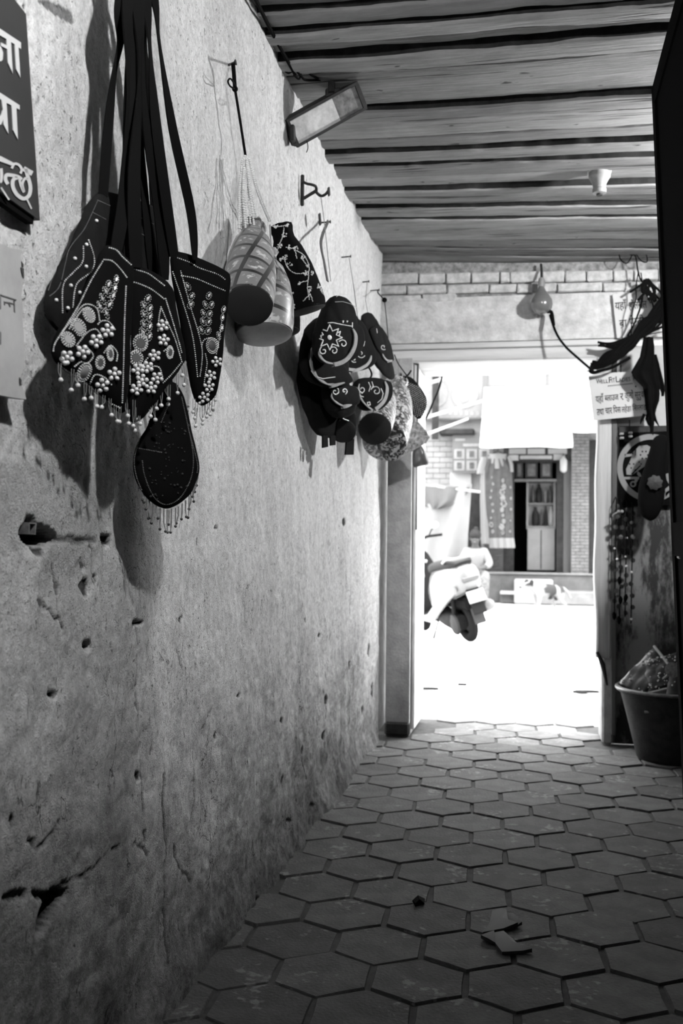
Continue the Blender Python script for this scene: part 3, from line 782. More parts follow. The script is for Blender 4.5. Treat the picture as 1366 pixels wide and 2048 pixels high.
# glazed cabinet inside
cb = thing('display_cabinet', ony(1083, 1146, FY + .35), 'pale glazed display cabinet standing inside the dark shop door', 'cabinet')
prect(1055, 1057, 1109, 1140, FY + .34, .3).build('lower_case', M['lgrey'], cb, smooth=False)
prect(1081, 1060, 1083, 1138, FY + .335, .02).build('door_gap', M['dwood'], cb, smooth=False)
prect(1054, 966, 1110, 1056, FY + .55, .1).build('back_panel', M['lgrey'], cb, smooth=False)
for x0, x1 in ((1053, 1056), (1107, 1111)): prect(x0, 964, x1, 1058, FY + .34, .06).build('upright', M['lgrey'], cb, smooth=False)
prect(1053, 1052, 1111, 1057, FY + .33, .3).build('shelf', M['stone'], cb, smooth=False)
prect(1053, 1006, 1111, 1009, FY + .36, .2).build('shelf', M['stone'], cb, smooth=False)
for k, (x0, y0, x1, y1, m) in enumerate([(1062, 970, 1070, 1005, 'pgrey'), (1072, 968, 1084, 1005, 'dwood'), (1088, 975, 1094, 1005, 'stone'), (1096, 972, 1105, 1005, 'pgrey'), (1064, 1014, 1078, 1052, 'dwood'), (1080, 1018, 1086, 1052, 'pgrey'), (1088, 1012, 1094, 1052, 'dwood'), (1097, 1012, 1107, 1052, 'white')]):
    a = ony((x0 + x1) / 2, y1, FY + .42); wd = (x1 - x0) * .0043; hh = (y1 - y0) * .0086
    o = MB().lathe((a.x, FY + .45, a.z), (0, 0, 1), [(0, wd * .7), (hh * .1, wd), (hh * .6, wd), (hh * .8, wd * .6), (hh * .86, wd * .4), (hh, wd * .42)], 12).build('jar', M[m])
    tag(o, ['small mottled jar at the left of the upper cabinet shelf', 'wide dark jar on the upper cabinet shelf', 'thin pale jar on the upper cabinet shelf', 'mottled jar at the right of the upper cabinet shelf', 'wide dark jar on the lower cabinet shelf', 'thin mottled jar on the lower cabinet shelf', 'thin dark jar on the lower cabinet shelf', 'white jar at the right of the lower cabinet shelf'][k], 'jar', 'jars in the display cabinet')
# shop sign over the door
sg = thing('shop_sign', ony(1075, 920, FY - .15), 'long dark shop sign with pale panels over the door across the street', 'sign')
prect(1007, 893, 1143, 921, FY - .16, .08).build('board', M['dwood'], sg, smooth=False)
for x0, x1 in ((1018, 1052), (1055, 1090), (1096, 1134)): prect(x0, 897, x1, 908, FY - .175, .012).build('sign_panel', M['bgrey'], sg, smooth=False)
prect(1040, 911, 1104, 918, FY - .175, .012).build('sign_strip', M['pwhite'], sg, smooth=False)
prect(1017, 910, 1037, 921, FY - .175, .012).build('sign_picture', M['pwhite'], sg, smooth=False)
prect(1107, 907, 1130, 920, FY - .175, .012).build('sign_picture', M['pwhite'], sg, smooth=False)
# awnings
def awning(label, x0, x1, zf, zb_, yf, yb, fr=.06):
    t = thing('awning', ((x0 + x1) / 2, yb, zb_), label, 'awning')
    nx, ny = 24, 8; vs = []
    for sgn in (0, -.012):
        for i in range(nx):
            for k in range(ny):
                u, v = i / (nx - 1), k / (ny - 1)
                vs.append((x0 + (x1 - x0) * u, yf + (yb - yf) * v, zf + (zb_ - zf) * v - .06 * math.sin(PI * v) - .004 * math.sin(u * PI * 5) * (1 - v) + sgn))
    n = nx * ny; fs = []
    for i in range(nx - 1):
        for k in range(ny - 1):
            a = i * ny + k; fs.append((a, a + ny, a + ny + 1, a + 1)); fs.append((n + a, n + a + 1, n + a + ny + 1, n + a + ny))
    MB().add(vs, fs).build('awning_sheet', M['white'], t)
    rr = random.Random(3); vs = []; m = 40
    for i in range(m):
        u = i / (m - 1); z = zf - .004 * math.sin(u * PI * 5)
        vs += [(x0 + (x1 - x0) * u, yf, z), (x0 + (x1 - x0) * u, yf - .01, z - fr * (.85 + .15 * math.sin(u * 9)))]
    MB().add(vs, [(2 * i, 2 * i + 1, 2 * i + 3, 2 * i + 2) for i in range(m - 1)]).build('valance', M['white'], t)
    for x in (x0 + .05, x1 - .05): MB().tube([(x, yf + .02, zf + .01), (x, yb, zb_ - .5)], .012, 6).build('stay', M['white'], t)
    return t
awning('white cloth awning sloping over the shop sign', -.82, .60, 2.52, 3.62, 15.7, 17.0)
awning('white awning of the next shop, right of the brick pilaster', .61, 1.9, 2.74, 3.6, 15.9, 17.1, .03)
lt = thing('wall_lantern', ony(1127, 948, FY - .3), 'small white wall lantern beside the shop door', 'lamp')
a = ony(1127, 945, FY - .25)
MB().lathe(a, (0, 0, 1), [(0, .02), (.03, .055), (.2, .06), (.24, .03), (.27, .01)], 14).build('shade', M['white'], lt)
MB().tube([a + Vector((0, 0, .27)), a + Vector((0, .1, .32)), a + Vector((0, .26, .32))], .01, 6).build('arm', M['iron'], lt)
# upper banners
bn = thing('banner', ony(905, 838, FY - .1), 'wide pale banner with two round pictures on the upper facade', 'banner')
prect(838, 742, 968, 838, FY - .1, .03).build('sheet', M['bgrey'], bn, smooth=False)
prect(838, 836, 962, 840, FY - .12, .04).build('lower_rail', M['gwood'], bn, smooth=False)
def disc(cx, cy, rx, ry, y, th, m, name, parent):
    c = ony(cx, cy, y); s = y / FPX
    return MB().lathe(c, (0, -1, 0), [(0, 1), (th, 1)], 32, squash=(ry * s, rx * s), ref=(0, 0, 1)).build(name, m, parent)
disc(870, 788, 25, 28, FY - .1, .012, M['pwhite'], 'round_picture', bn)
disc(930, 790, 26, 27, FY - .1, .012, M['pwhite'], 'round_picture', bn)
def blot(name, parent, y, px, m, th=.01):
    pl = Plane((0, y, 0), (1, 0, 0), n=(0, -1, 0)); return MB().prism(pl, [pl.uv(*p) for p in px], 0, th).build(name, m, parent, smooth=False)
blot('picture_figure', bn, FY - .113, [(922, 772), (930, 770), (937, 778), (941, 790), (936, 802), (925, 806), (918, 796), (924, 786), (920, 780)], M['bgrey'])
blot('picture_figure', bn, FY - .113, [(858, 790), (866, 782), (874, 786), (880, 800), (868, 808), (858, 804)], M['bgrey'])
for k in range(7): prect(886 + k * 11, 822, 886 + k * 11 + 7, 831, FY - .11, .012).build('letter_mark', M['pwhite'], bn, smooth=False)
b2 = thing('banner', ony(1020, 770, FY - .05), 'grey banner with white script, high behind the awning', 'banner')
prect(970, 712, 1092, 772, FY - .08, .03).build('sheet', M['bgrey'], b2, smooth=False)
for k, q in enumerate([(975, 720), (986, 725), (994, 722), (1003, 725), (1013, 720), (1022, 724), (1033, 719), (1044, 724), (1052, 722)]):
    c = [(q[0], q[1] + 14), (q[0] + 2, q[1]), (q[0] + 6, q[1] + 2), (q[0] + 7, q[1] + 13), (q[0] + 4, q[1] + 15), (q[0] + 3, q[1] + 6)]
    blot('letter_mark', b2, FY - .09, c, M['white'])
tag(prect(966, 715, 975, 862, FY - .12, .05).build('facade_post', M['bgrey2'], fw, smooth=False))
tag(prect(864, 716, 877, 878, FY - .35, .08).build('utility_pole', M['dwood'], smooth=False), 'dark thin upright pole before the banner with round pictures', 'pole')
tag(prect(878, 857, 948, 869, FY - .3, .3, bev=.02).build('balcony_shadow', M['dwood'], fw))  # dark strip standing for the shadow under the balcony
# picture board
pb = thing('picture_board', ony(945, 945, FY - .2), 'grey board with six small pictures, left above the hanging dress', 'poster')
prect(905, 870, 985, 946, FY - .2, .04).build('board', M['bgrey2'], pb, smooth=False)
prect(926, 887, 964, 893, FY - .21, .012).build('title_strip', M['pwhite'], pb, smooth=False)
prect(910, 877, 930, 882, FY - .21, .012).build('title_strip', M['bgrey'], pb, smooth=False)
for r_ in range(2):
    for c_ in range(3):
        f = prect(908 + c_ * 25, 898 + r_ * 23, 929 + c_ * 25, 918 + r_ * 23, FY - .212, .014).build('picture', M['pwhite'], pb, smooth=False)
        prect(914 + c_ * 25, 902 + r_ * 23, 923 + c_ * 25, 914 + r_ * 23, FY - .22, .01).build('picture_dark', M['pgrey'], f, smooth=False)
tag(prect(900, 945, 942, 975, FY - .09, .10).build('white_notice', M['white'], smooth=False), 'plain white notice sheet under the picture board', 'notice')
# brick patch of the facade behind the board, left
brick_face('upper_bricks', 828, 872, 905, 968, FY - .03, 9, 3, M['facade'], fw)
# dress on a hanger
dp = Plane(ony(993, 1000, FY - .75), (1, 0, 0), n=(0, -1, 0))
ds = thing('hanging_dress', ony(993, 1095, FY - .75), 'long embroidered dress hanging beside the shop door', 'dress')
M['dress'] = mat('grey_dress_cloth', .033, .85, var=.3, scale=14)
M['lace'] = mat('white_lace', .13, .8)
def cloth(pl, px, name, m, parent, th=.05, fold=.02, nf=4, n=26, k=24):
    """hung cloth between a left and a right edge given as rows of (left x, right x, y)"""
    vs = []
    for sd in (1, -1):
        for (xl, xr, yy) in px:
            for i in range(k):
                t = i / (k - 1); u, v = pl.uv(xl + (xr - xl) * t, yy)
                wv = th * math.sqrt(max(0, 1 - (2 * t - 1) ** 2)) * .5 * sd + fold * math.sin(t * PI * 2 * nf + yy * .02)
                vs.append(pl.at(u, v, wv))
    R_ = len(px); nn = R_ * k; fs = []
    for r_ in range(R_ - 1):
        for i in range(k - 1):
            a = r_ * k + i; fs.append((a, a + k, a + k + 1, a + 1)); fs.append((nn + a, nn + a + 1, nn + a + k + 1, nn + a + k))
    for i in range(k - 1):
        fs.append((i, i + 1, nn + i + 1, nn + i)); a = (R_ - 1) * k + i; fs.append((a + 1, a, nn + a, nn + a + 1))
    for r_ in range(R_ - 1):
        a = r_ * k; fs.append((a, nn + a, nn + a + k, a + k)); a += k - 1; fs.append((a + k, nn + a + k, nn + a, a))
    return MB().add(vs, fs).build(name, m, parent)
cloth(dp, [(978, 1012, 918), (970, 1024, 935), (968, 1024, 950), (970, 1026, 990), (974, 1027, 1040), (978, 1028, 1080)], 'dress_body', M['dress'], ds, .12, .015, 4)
cloth(dp, [(961, 974, 940), (960, 976, 1000), (961, 978, 1060), (962, 978, 1087)], 'side_panel', M['lace'], ds, .05, .01, 2)
cloth(dp, [(977, 1028, 1076), (978, 1030, 1090), (979, 1030, 1096)], 'hem', M['lace'], ds, .13, .015, 4)
cloth(dp, [(962, 976, 914), (956, 974, 930), (953, 968, 948)], 'sleeve', M['lace'], ds, .08, .004, 1)
cloth(dp, [(1014, 1022, 914), (1018, 1026, 928), (1020, 1027, 944)], 'sleeve', M['lace'], ds, .08, .004, 1)
cloth(dp, [(978, 1014, 908), (980, 1012, 925), (986, 1008, 938)], 'yoke', M['lace'], ds, .14, .004, 1)
MB().tube([dp.at(*dp.uv(975, 912)), dp.at(*dp.uv(996, 902)), dp.at(*dp.uv(1016, 911))], .008, 6).build('hanger', M['iron'], ds)
rr = random.Random(4)
def motif(cx, cy, w):
    mb = MB()
    for k in range(7):
        a = k * PI * 2 / 6; q = 0 if k == 6 else w * .62; px, py = cx + q * math.cos(a) * .8, cy + q * math.sin(a); rx = w * rr.uniform(.22, .42)
        mb.prism(dp, [dp.uv(px + rx * math.cos(t), py + rx * 1.3 * math.sin(t)) for t in np.linspace(0, 5.4, 7)], .055, .075)
    mb.build('embroidery', M['lace'], ds, smooth=False)['kind'] = 'stuff'
for k in range(10): motif(1006 + 2 * math.sin(k * 2.1), 962 + k * 11.5, rr.uniform(3.5, 7.5))
for k in range(9): motif(984 + 2.5 * math.sin(k * 1.7), 955 + k * 13.5, rr.uniform(2.5, 5.5))
for k in range(5): motif(1021 + math.sin(k), 975 + k * 22, rr.uniform(1.5, 3))
MB().tube([dp.at(*dp.uv(996, 902)), dp.at(*dp.uv(996, 893)), Vector((dp.at(*dp.uv(996, 893)).x, FY + .02, dp.at(*dp.uv(996, 893)).z + .05))], .007, 6).build('hanger_hook', M['iron'], ds)
# tarpaulin screen, with its dark gap to the right
tp = Plane(ony(885, 1040, 15.9), (1, 0, 0), n=(0, -1, 0))
ta = thing('hanging_tarpaulin', ony(885, 1130, 15.9), 'pale grey tarpaulin hung behind the parked scooters', 'tarpaulin')
cloth(tp, [(812, 944, 968), (812, 942, 984), (812, 940, 1010), (812, 938, 1040), (812, 935, 1080), (812, 930, 1125), (812, 928, 1180)], 'sheet', mat('tarpaulin', .14, .8, var=.06, scale=3), ta, .02, .06, 2.5)
cloth(tp, [(812, 940, 974), (818, 936, 985), (835, 925, 1000), (850, 900, 1012), (862, 880, 1018)], 'sagging_fold', mat('grey_tarpaulin_fold', .06, .8, var=.1, scale=3), ta, .16, .03, 3)
MB().tube([ony(815, 966, 15.85), ony(960, 984, 15.85)], .02, 8).build('top_rod', M['white'], ta)
tag(prect(936, 985, 962, 1190, FY - .34, .05).build('gap_shade', M['dwood'], smooth=False), 'dark sheet standing for the shaded gap between tarpaulin and dress', 'board')  # dark sheet put in for the shade inside the gap
# pale bamboo poles slanting above the street, and cables
for k, (a, b_, y) in enumerate([((838, 772), (1003, 724), 9.5), ((848, 836), (972, 800), 9.8), ((852, 869), (935, 838), 10.1)]):
    k_ = (b_[1] - a[1]) / (b_[0] - a[0]); o = MB().tube([ony(690 + k * 8, a[1] + k_ * (690 + k * 8 - a[0]), 5.62), ony(*b_, y + 1.5)], .014, 8).build('slanting_pole', M['white'])
    tag(o, ['topmost of the thin white poles slanting above the street', 'middle of the thin white poles slanting above the street', 'lowest of the thin white poles slanting above the street'][k], 'pole', 'white poles above the street')
o = MB().tube(curve_pts([ony(1042, 718, 6.2), ony(1090, 738, 6.1), ony(1140, 741, 6.0), ony(1186, 742, 5.4)], 24), .006, 6).build('street_cable', M['string']); tag(o, 'thin grey cable sagging across the top of the doorway', 'cable')
o = MB().tube(curve_pts([ony(893, 712, 5.9), ony(880, 770, 5.85), ony(868, 800, 5.8), ony(850, 840, 5.7), ony(826, 862, 5.62)], 24), [.006] * 24, 6).build('black_strap', M['cord']); tag(o, 'black strap hanging in the doorway beside the hung pouches', 'strap')
# ------------------------------------------------------------------ scooters
def make_scooter(label):
    t = thing('scooter', (0, 0, 0), label, 'scooter')
    W_, G = M['scooter_white'], M['dark_plastic']
    def wheel(s, name):
        mb = MB(); n = 32; k = 12; vs = []
        for i in range(n):
            a = 2 * PI * i / n
            for q in range(k):
                b_ = 2 * PI * q / k; r = .165 + .05 * math.cos(b_); vs.append((s + r * math.cos(a), .045 * math.sin(b_), .215 + r * math.sin(a)))
        fs = [(i * k + q, ((i + 1) % n) * k + q, ((i + 1) % n) * k + (q + 1) % k, i * k + (q + 1) % k) for i in range(n) for q in range(k)]
        o = mb.add(vs, fs).build(name, M['rubber'], t)
        MB().lathe((s, -.04, .215), (0, 1, 0), [(0, .05), (.01, .125), (.03, .125), (.04, .05), (.06, .04), (.08, .03)], 24).build('hub', mat('grey_hub', .02, .6, spec=.15), o)
    wheel(0, 'rear_wheel'); wheel(1.24, 'front_wheel')
    def loft(secs, name, m, n=20, p=2.6):
        vs = []
        for s, l0, hw, z0, z1 in secs:
            for k in range(n):
                a = 2 * PI * k / n; c, d = math.cos(a), math.sin(a)
                vs.append((s, l0 + hw * math.copysign(abs(c) ** (2 / p), c), (z0 + z1) / 2 + (z1 - z0) / 2 * math.copysign(abs(d) ** (2 / p), d)))
        L = len(secs); fs = [(i * n + k, i * n + (k + 1) % n, (i + 1) * n + (k + 1) % n, (i + 1) * n + k) for i in range(L - 1) for k in range(n)]
        fs += [tuple(range(n))[::-1], tuple((L - 1) * n + k for k in range(n))]
        return MB().add(vs, fs).build(name, m, t)
    loft([(-.37, 0, .07, .62, .74), (-.33, 0, .12, .54, .80), (-.22, 0, .16, .50, .82), (-.05, 0, .185, .44, .81), (.15, 0, .185, .38, .79), (.32, 0, .17, .32, .77), (.46, 0, .15, .26, .66), (.52, 0, .12, .24, .48)], 'body_shell', W_)
    loft([(-.30, .165, .02, .55, .62), (-.1, .18, .025, .46, .55), (.15, .185, .03, .34, .47), (.38, .17, .03, .24, .38), (.55, .16, .03, .20, .30), (.72, .15, .03, .20, .27)], 'side_skirt', W_)
    loft([(-.28, 0, .09, .80, .84), (-.2, 0, .125, .78, .87), (.05, 0, .135, .76, .86), (.25, 0, .13, .74, .84), (.42, 0, .11, .70, .82), (.50, 0, .08, .70, .78)], 'seat', mat('grey_seat', .014, .7, spec=.15))
    loft([(.46, 0, .16, .20, .27), (.6, 0, .17, .20, .26), (.78, 0, .17, .20, .26), (.88, 0, .17, .22, .32)], 'floorboard', G)
    loft([(.84, 0, .16, .22, .34), (.90, 0, .20, .30, .60), (.95, 0, .20, .45, .80), (.98, 0, .16, .60, .96), (1.04, 0, .13, .70, .98), (1.10, 0, .08, .78, .95)], 'leg_shield', W_)
    loft([(.815, 0, .13, .24, .34), (.86, 0, .18, .30, .62), (.90, 0, .185, .44, .80), (.93, 0, .15, .58, .93), (.95, 0, .11, .68, .94)], 'inner_panel', G)
    MB().box((.845, .05, .66), (.02, .10, .05), bev=.01).build('panel_lid', mat('grey_panel_lid', .10, .5), t)
    MB().ball((.85, -.05, .80), .02, 2).build('key_switch', M['white'], t)
    loft([(.92, 0, .10, .95, 1.04), (.98, 0, .14, .94, 1.08), (1.08, 0, .12, .94, 1.06), (1.13, 0, .06, .96, 1.03)], 'handlebar_cowl', W_)
    loft([(1.0, 0, .05, .40, .46), (1.12, 0, .075, .42, .50), (1.24, 0, .08, .44, .50), (1.38, 0, .07, .38, .45), (1.46, 0, .05, .28, .36)], 'front_mudguard', W_)
    MB().tube([(.98, .36, 1.02), (1.0, .2, 1.04), (1.0, 0, 1.02), (1.0, -.2, 1.04), (.98, -.36, 1.02)], .016, 10).build('handlebar', G, t)
    for s in (1, -1):
        MB().tube([(1.0, s * .22, 1.05), (1.0, s * .25, 1.09), (.98, s * .28, 1.12)], .007, 6).build('mirror_stalk', G, t)
        MB().lathe((.975, s * .29, 1.145), (-1, 0, 0), [(-.02, .01), (-.01, .05), (.01, .055), (.012, .05)], 18, squash=(.7, 1)).build('mirror', M['white'], t)  # painted white for the bright sky the glass would reflect
        MB().tube([(1.0, s * .05, .6), (1.24, s * .075, .215)], .018, 8).build('fork', G, t)
    MB().tube(curve_pts([(-.08, .13, .85), (-.2, .13, .89), (-.32, .10, .885), (-.35, 0, .885), (-.32, -.10, .885), (-.2, -.13, .89), (-.08, -.13, .85)], 28), .017, 10).build('grab_rail', W_, t)
    MB().box((-.36, 0, .67), (.04, .18, .06), bev=.015).build('tail_lamp', mat('dark_tail_lamp', .06, .2), t)
    R_ = Matrix.Rotation(math.radians(18), 3, 'Y')
    MB().box((-.405, 0, .50), (.008, .185, .12), R_, bev=.003).build('number_plate', M['white'], t)
    MB().box((-.375, 0, .45), (.02, .14, .26), R_, bev=.008).build('plate_holder', G, t)
    MB().box((-.34, 0, .33), (.02, .12, .22), Matrix.Rotation(math.radians(14), 3, 'Y'), bev=.008).build('rear_mudguard', mat('grey_mudguard', .03, .7, spec=.15), t)
    loft([(-.08, .07, .05, .15, .30), (.05, .085, .075, .14, .34), (.22, .09, .075, .17, .36), (.40, .08, .07, .20, .38), (.48, .06, .05, .22, .34)], 'engine', mat('dark_engine', .010, .7, spec=.12, var=.5, scale=30), 16)
    MB().lathe((0, .12, .215), (0, 1, 0), [(0, .11), (.02, .10), (.035, .05)], 22).build('belt_cover', mat('grey_cover', .018, .6, spec=.2), t)
    MB().lathe((.12, -.17, .29), (-1, .05, .18), [(0, .02), (.05, .05), (.12, .058), (.42, .062), (.47, .05), (.48, .02)], 20).build('muffler', mat('grey_muffler', .12, .4, metal=.4), t)
    MB().tube([(.02, -.11, .22), (-.10, -.12, .55)], .022, 8).build('shock_absorber', G, t)
    MB().tube([(.02, .11, .22), (-.10, .12, .55)], .022, 8).build('shock_absorber', G, t)
    MB().tube([(.50, .10, .20), (.48, .20, .05), (.50, .24, .015)], .010, 8).build('side_stand', M['iron'], t)
    MB().box((-.1, 0, .43), (.5, .2, .12), bev=.03).build('under_tray', M['black'], t)
    return t
M['scooter_white'] = mat('white_scooter_paint', .125, .25, coat=.5)
sc1 = make_scooter('white scooter parked with its tail and number plate towards the doorway')
R_ = Matrix(((-.463, -.886, 0), (.886, -.463, 0), (0, 0, 1)))     # forward, left, up
LEAN = Matrix.Rotation(math.radians(-15), 3, 'X')
sc1.matrix_world = Matrix.Translation((-.60, 10.12, 0)) @ (R_ @ LEAN).to_4x4()
# ------------------------------------------------------------------ figures grown from a skeleton
def skin_mesh(name, verts, edges, m, parent=None, sub=2, root=0):
    """verts: [(x, y, z, rx, ry)]"""
    bm = bmesh.new(); lay = bm.verts.layers.skin.verify()
    vv = [bm.verts.new(v[:3]) for v in verts]
    for i, v in enumerate(vv):
        v[lay].radius = (verts[i][3], verts[i][4] if len(verts[i]) > 4 else verts[i][3])
    vv[root][lay].use_root = True
    for a, b_ in edges: bm.edges.new((vv[a], vv[b_]))
    me = bpy.data.meshes.new(name + '_skeleton'); bm.to_mesh(me); bm.free()
    o = bpy.data.objects.new('tmp', me); COL.objects.link(o)
    o.modifiers.new('s', 'SKIN'); md = o.modifiers.new('u', 'SUBSURF'); md.levels = sub; md.render_levels = sub
    dg = bpy.context.evaluated_depsgraph_get()
    out = bpy.data.meshes.new_from_object(o.evaluated_get(dg)); out.name = name
    bpy.data.objects.remove(o); bpy.data.meshes.remove(me)
    out.polygons.foreach_set('use_smooth', [True] * len(out.polygons))
    out.materials.clear()
    if parent is not None:
        q = ORG[parent.name]; out.transform(Matrix.Translation(-q))
    return link_mesh(name, out, m, parent)

# seated woman, bent over handwork
wb = ony(950, 1200, 15.7); wb.z = 0
WX0, WY0 = wb.x, wb.y
def wp(x, y, z, *r): return (WX0 + x, WY0 + y, z, *r)
wo = thing('person', (WX0, WY0, 0), 'person in a white top seated on a stool, head bent over handwork', 'person')
M['skin'] = mat('skin', .06, .7, spec=.2)
M['hair'] = mat('dark_hair', .014, .7, spec=.15, var=.4, scale=30)
M['blouse'] = mat('white_blouse', .15, .85)
M['trousers'] = mat('pale_patterned_trousers', .10, .85, var=.5, scale=30)
V = [wp(0, .14, .45, .13, .11), wp(0, .10, .62, .12, .09), wp(0, .04, .80, .13, .085), wp(0, .0, .90, .07, .055), wp(0, -.04, .965, .045), wp(0, -.085, 1.03, .078, .085), wp(0, -.10, 1.10, .072, .08)]
E_ = [(0, 1), (1, 2), (2, 3), (3, 4), (4, 5), (5, 6)]
for s in (-1, 1):
    n = len(V)
    V += [wp(s * .145, .02, .855, .052), wp(s * .225, -.02, .66, .042), wp(s * .12, -.24, .60, .03), wp(s * .085, -.30, .60, .022, .03)]
    E_ += [(2, n), (n, n + 1), (n + 1, n + 2), (n + 2, n + 3)]
    h = len(V)
    for f, (dx, dz, L) in enumerate(((-.028, .005, .065), (-.010, .010, .078), (.010, .010, .072), (.026, .004, .058))):
        V += [wp(s * .085 + s * dx, -.335, .60 + dz, .010), wp(s * (.075 + dx), -.335 - L * .6, .585 + dz, .008), wp(s * (.062 + dx), -.335 - L * .7, .555 + dz, .007)]
        k = len(V); E_ += [(n + 3, k - 3), (k - 3, k - 2), (k - 2, k - 1)]
    V += [wp(s * .05, -.30, .605, .010), wp(s * .03, -.34, .60, .008)]; k = len(V); E_ += [(n + 3, k - 2), (k - 2, k - 1)]
    q = len(V)
    V += [wp(s * .10, .02, .46, .085), wp(s * .16, -.32, .50, .062), wp(s * .15, -.30, .26, .05), wp(s * .15, -.28, .08, .035), wp(s * .16, -.40, .035, .032, .025)]
    E_ += [(0, q), (q, q + 1), (q + 1, q + 2), (q + 2, q + 3), (q + 3, q + 4)]
skin_mesh('body', V, E_, M['skin'], wo)
V = [wp(0, .14, .42, .165, .14), wp(0, .10, .62, .15, .12), wp(0, .035, .80, .155, .11), wp(0, .0, .895, .085, .07)]; E_ = [(0, 1), (1, 2), (2, 3)]
for s in (-1, 1):
    n = len(V); V += [wp(s * .15, .02, .85, .07), wp(s * .23, -.02, .66, .062), wp(s * .165, -.16, .615, .05)]; E_ += [(2, n), (n, n + 1), (n + 1, n + 2)]
skin_mesh('blouse', V, E_, M['blouse'], wo)
V = [wp(0, .12, .45, .17, .12)]; E_ = []
for s in (-1, 1):
    n = len(V); V += [wp(s * .11, .0, .46, .11), wp(s * .165, -.32, .50, .085), wp(s * .155, -.30, .26, .08), wp(s * .15, -.28, .10, .07)]; E_ += [(0, n), (n, n + 1), (n + 1, n + 2), (n + 2, n + 3)]
skin_mesh('trousers', V, E_, M['trousers'], wo)
hd = Vector((WX0, WY0 - .095, 1.07))
mb = MB(); mb.ball((hd.x, hd.y + .025, hd.z + .035), .1, 3, (.92, 1.0, .98)); mb.ball((hd.x, hd.y + .10, hd.z + .06), .05, 2); mb.ball((hd.x + .01, hd.y + .03, hd.z + .135), .035, 2)
mb.build('hair', M['hair'], wo)
for s in (-1, 1): MB().ball((hd.x + s * .028, hd.y - .078, hd.z - .012), .009, 1).build('eye', M['black'], wo)
MB().ball((hd.x, hd.y - .088, hd.z - .035), .014, 2, (.8, 1, 1.3)).build('nose', M['skin'], wo)
MB().ball((hd.x, hd.y - .074, hd.z - .068), .02, 2, (1.2, .5, .35)).build('mouth', mat('lips', .1, .6), wo)
for s in (-1, 1): MB().ball((hd.x + s * .078, hd.y + .0, hd.z - .02), .022, 2, (.4, .8, 1.2)).build('ear', M['skin'], wo)
sl = thing('low_stool', (WX0, WY0 + .14, 0), 'low dark stool under the seated person', 'stool')
MB().box((WX0, WY0 + .14, .30), (.34, .30, .04), bev=.01).build('seat', M['gwood'], sl)
for sx in (-1, 1):
    for sy in (-1, 1): MB().box((WX0 + sx * .14, WY0 + .14 + sy * .12, .14), (.03, .03, .28)).build('leg', M['gwood'], sl)
hc = MB().ball((WX0, WY0 - .36, .565), .07, 3, (1.3, .7, .5)).build('handwork', mat('dark_handwork_cloth', .06, .9, var=.4, scale=40)); tag(hc, 'dark piece of handwork in the hands of the seated person', 'cloth')

# dog
dbx, dby = .20, 14.15
dh = Vector((-.80, -.60, 0)); dl = Vector((.60, -.80, 0))
def dp_(s, l, z, *r):
    q = dh * s + dl * l; return (dbx + q.x, dby + q.y, z, *r)
V = [dp_(-.20, 0, .345, .075, .085), dp_(-.02, 0, .345, .075, .085), dp_(.15, 0, .345, .082, .10), dp_(.25, 0, .40, .055, .065), dp_(.315, .0, .425, .055, .055), dp_(.36, 0, .41, .040), dp_(.43, 0, .385, .026), dp_(-.27, 0, .37, .03), dp_(-.36, .0, .31, .022), dp_(-.41, 0, .22, .018)]
E_ = [(0, 1), (1, 2), (2, 3), (3, 4), (4, 5), (5, 6), (0, 7), (7, 8), (8, 9)]
for s, (f1, f2) in ((1, (.04, -.05)), (-1, (-.05, .05))):
    n = len(V); V += [dp_(.17, s * .055, .30, .045), dp_(.16 + f1 * .5, s * .06, .17, .024), dp_(.165 + f1, s * .06, .045, .018), dp_(.195 + f1, s * .06, .018, .02, .015)]; E_ += [(2, n), (n, n + 1), (n + 1, n + 2), (n + 2, n + 3)]
    n = len(V); V += [dp_(-.19, s * .055, .27, .058), dp_(-.13 + f2, s * .06, .205, .036), dp_(-.235 + f2, s * .06, .13, .020), dp_(-.215 + f2, s * .06, .035, .016), dp_(-.185 + f2, s * .06, .018, .02, .015)]; E_ += [(0, n), (n, n + 1), (n + 1, n + 2), (n + 2, n + 3), (n + 3, n + 4)]
do = thing('dog', (dbx, dby, 0), 'small white dog with a dark back walking in the street', 'dog')
mdg, N, L, b = nt('dog_coat')
at = N.new('ShaderNodeAttribute'); at.attribute_name = 'patch'; r = N.new('ShaderNodeMapRange'); r.inputs[3].default_value = .17; r.inputs[4].default_value = .016
L.new(at.outputs['Fac'], r.inputs[0]); L.new(r.outputs[0], b.inputs['Base Color']); b.inputs['Roughness'].default_value = .85
body = skin_mesh('body', V, E_, mdg, do, 2, 1)
pv = []
for v in body.data.vertices:
    q = v.co; s = q.x * dh.x + q.y * dh.y; l = q.x * dl.x + q.y * dl.y
    k = 1.0 if (-.27 < s < .10 and q.z > .26 + .05 * math.sin(s * 22) and not (-.16 < s < -.11)) else 0.0
    if s > .27 and abs(l) > .022 and q.z > .41: k = 1.0
    pv.append(k)
at_ = body.data.attributes.new('patch', 'FLOAT', 'POINT'); at_.data.foreach_set('value', pv)
for s in (-1, 1):
    c = dp_(.30, s * .05, .48); tip = dp_(.31, s * .075, .415)
    MB().lathe(c[:3], Vector(tip[:3]) - Vector(c[:3]), [(-.01, .012), (.01, .03), (.04, .026), (.075, .006)], 10, squash=(1, .4)).build('ear', M['hair'], do)
for s in (-1, 1): MB().ball(dp_(.352, s * .026, .437)[:3], .009, 1).build('eye', M['black'], do)
MB().ball(dp_(.452, 0, .39)[:3], .014, 2).build('nose', M['black'], do)
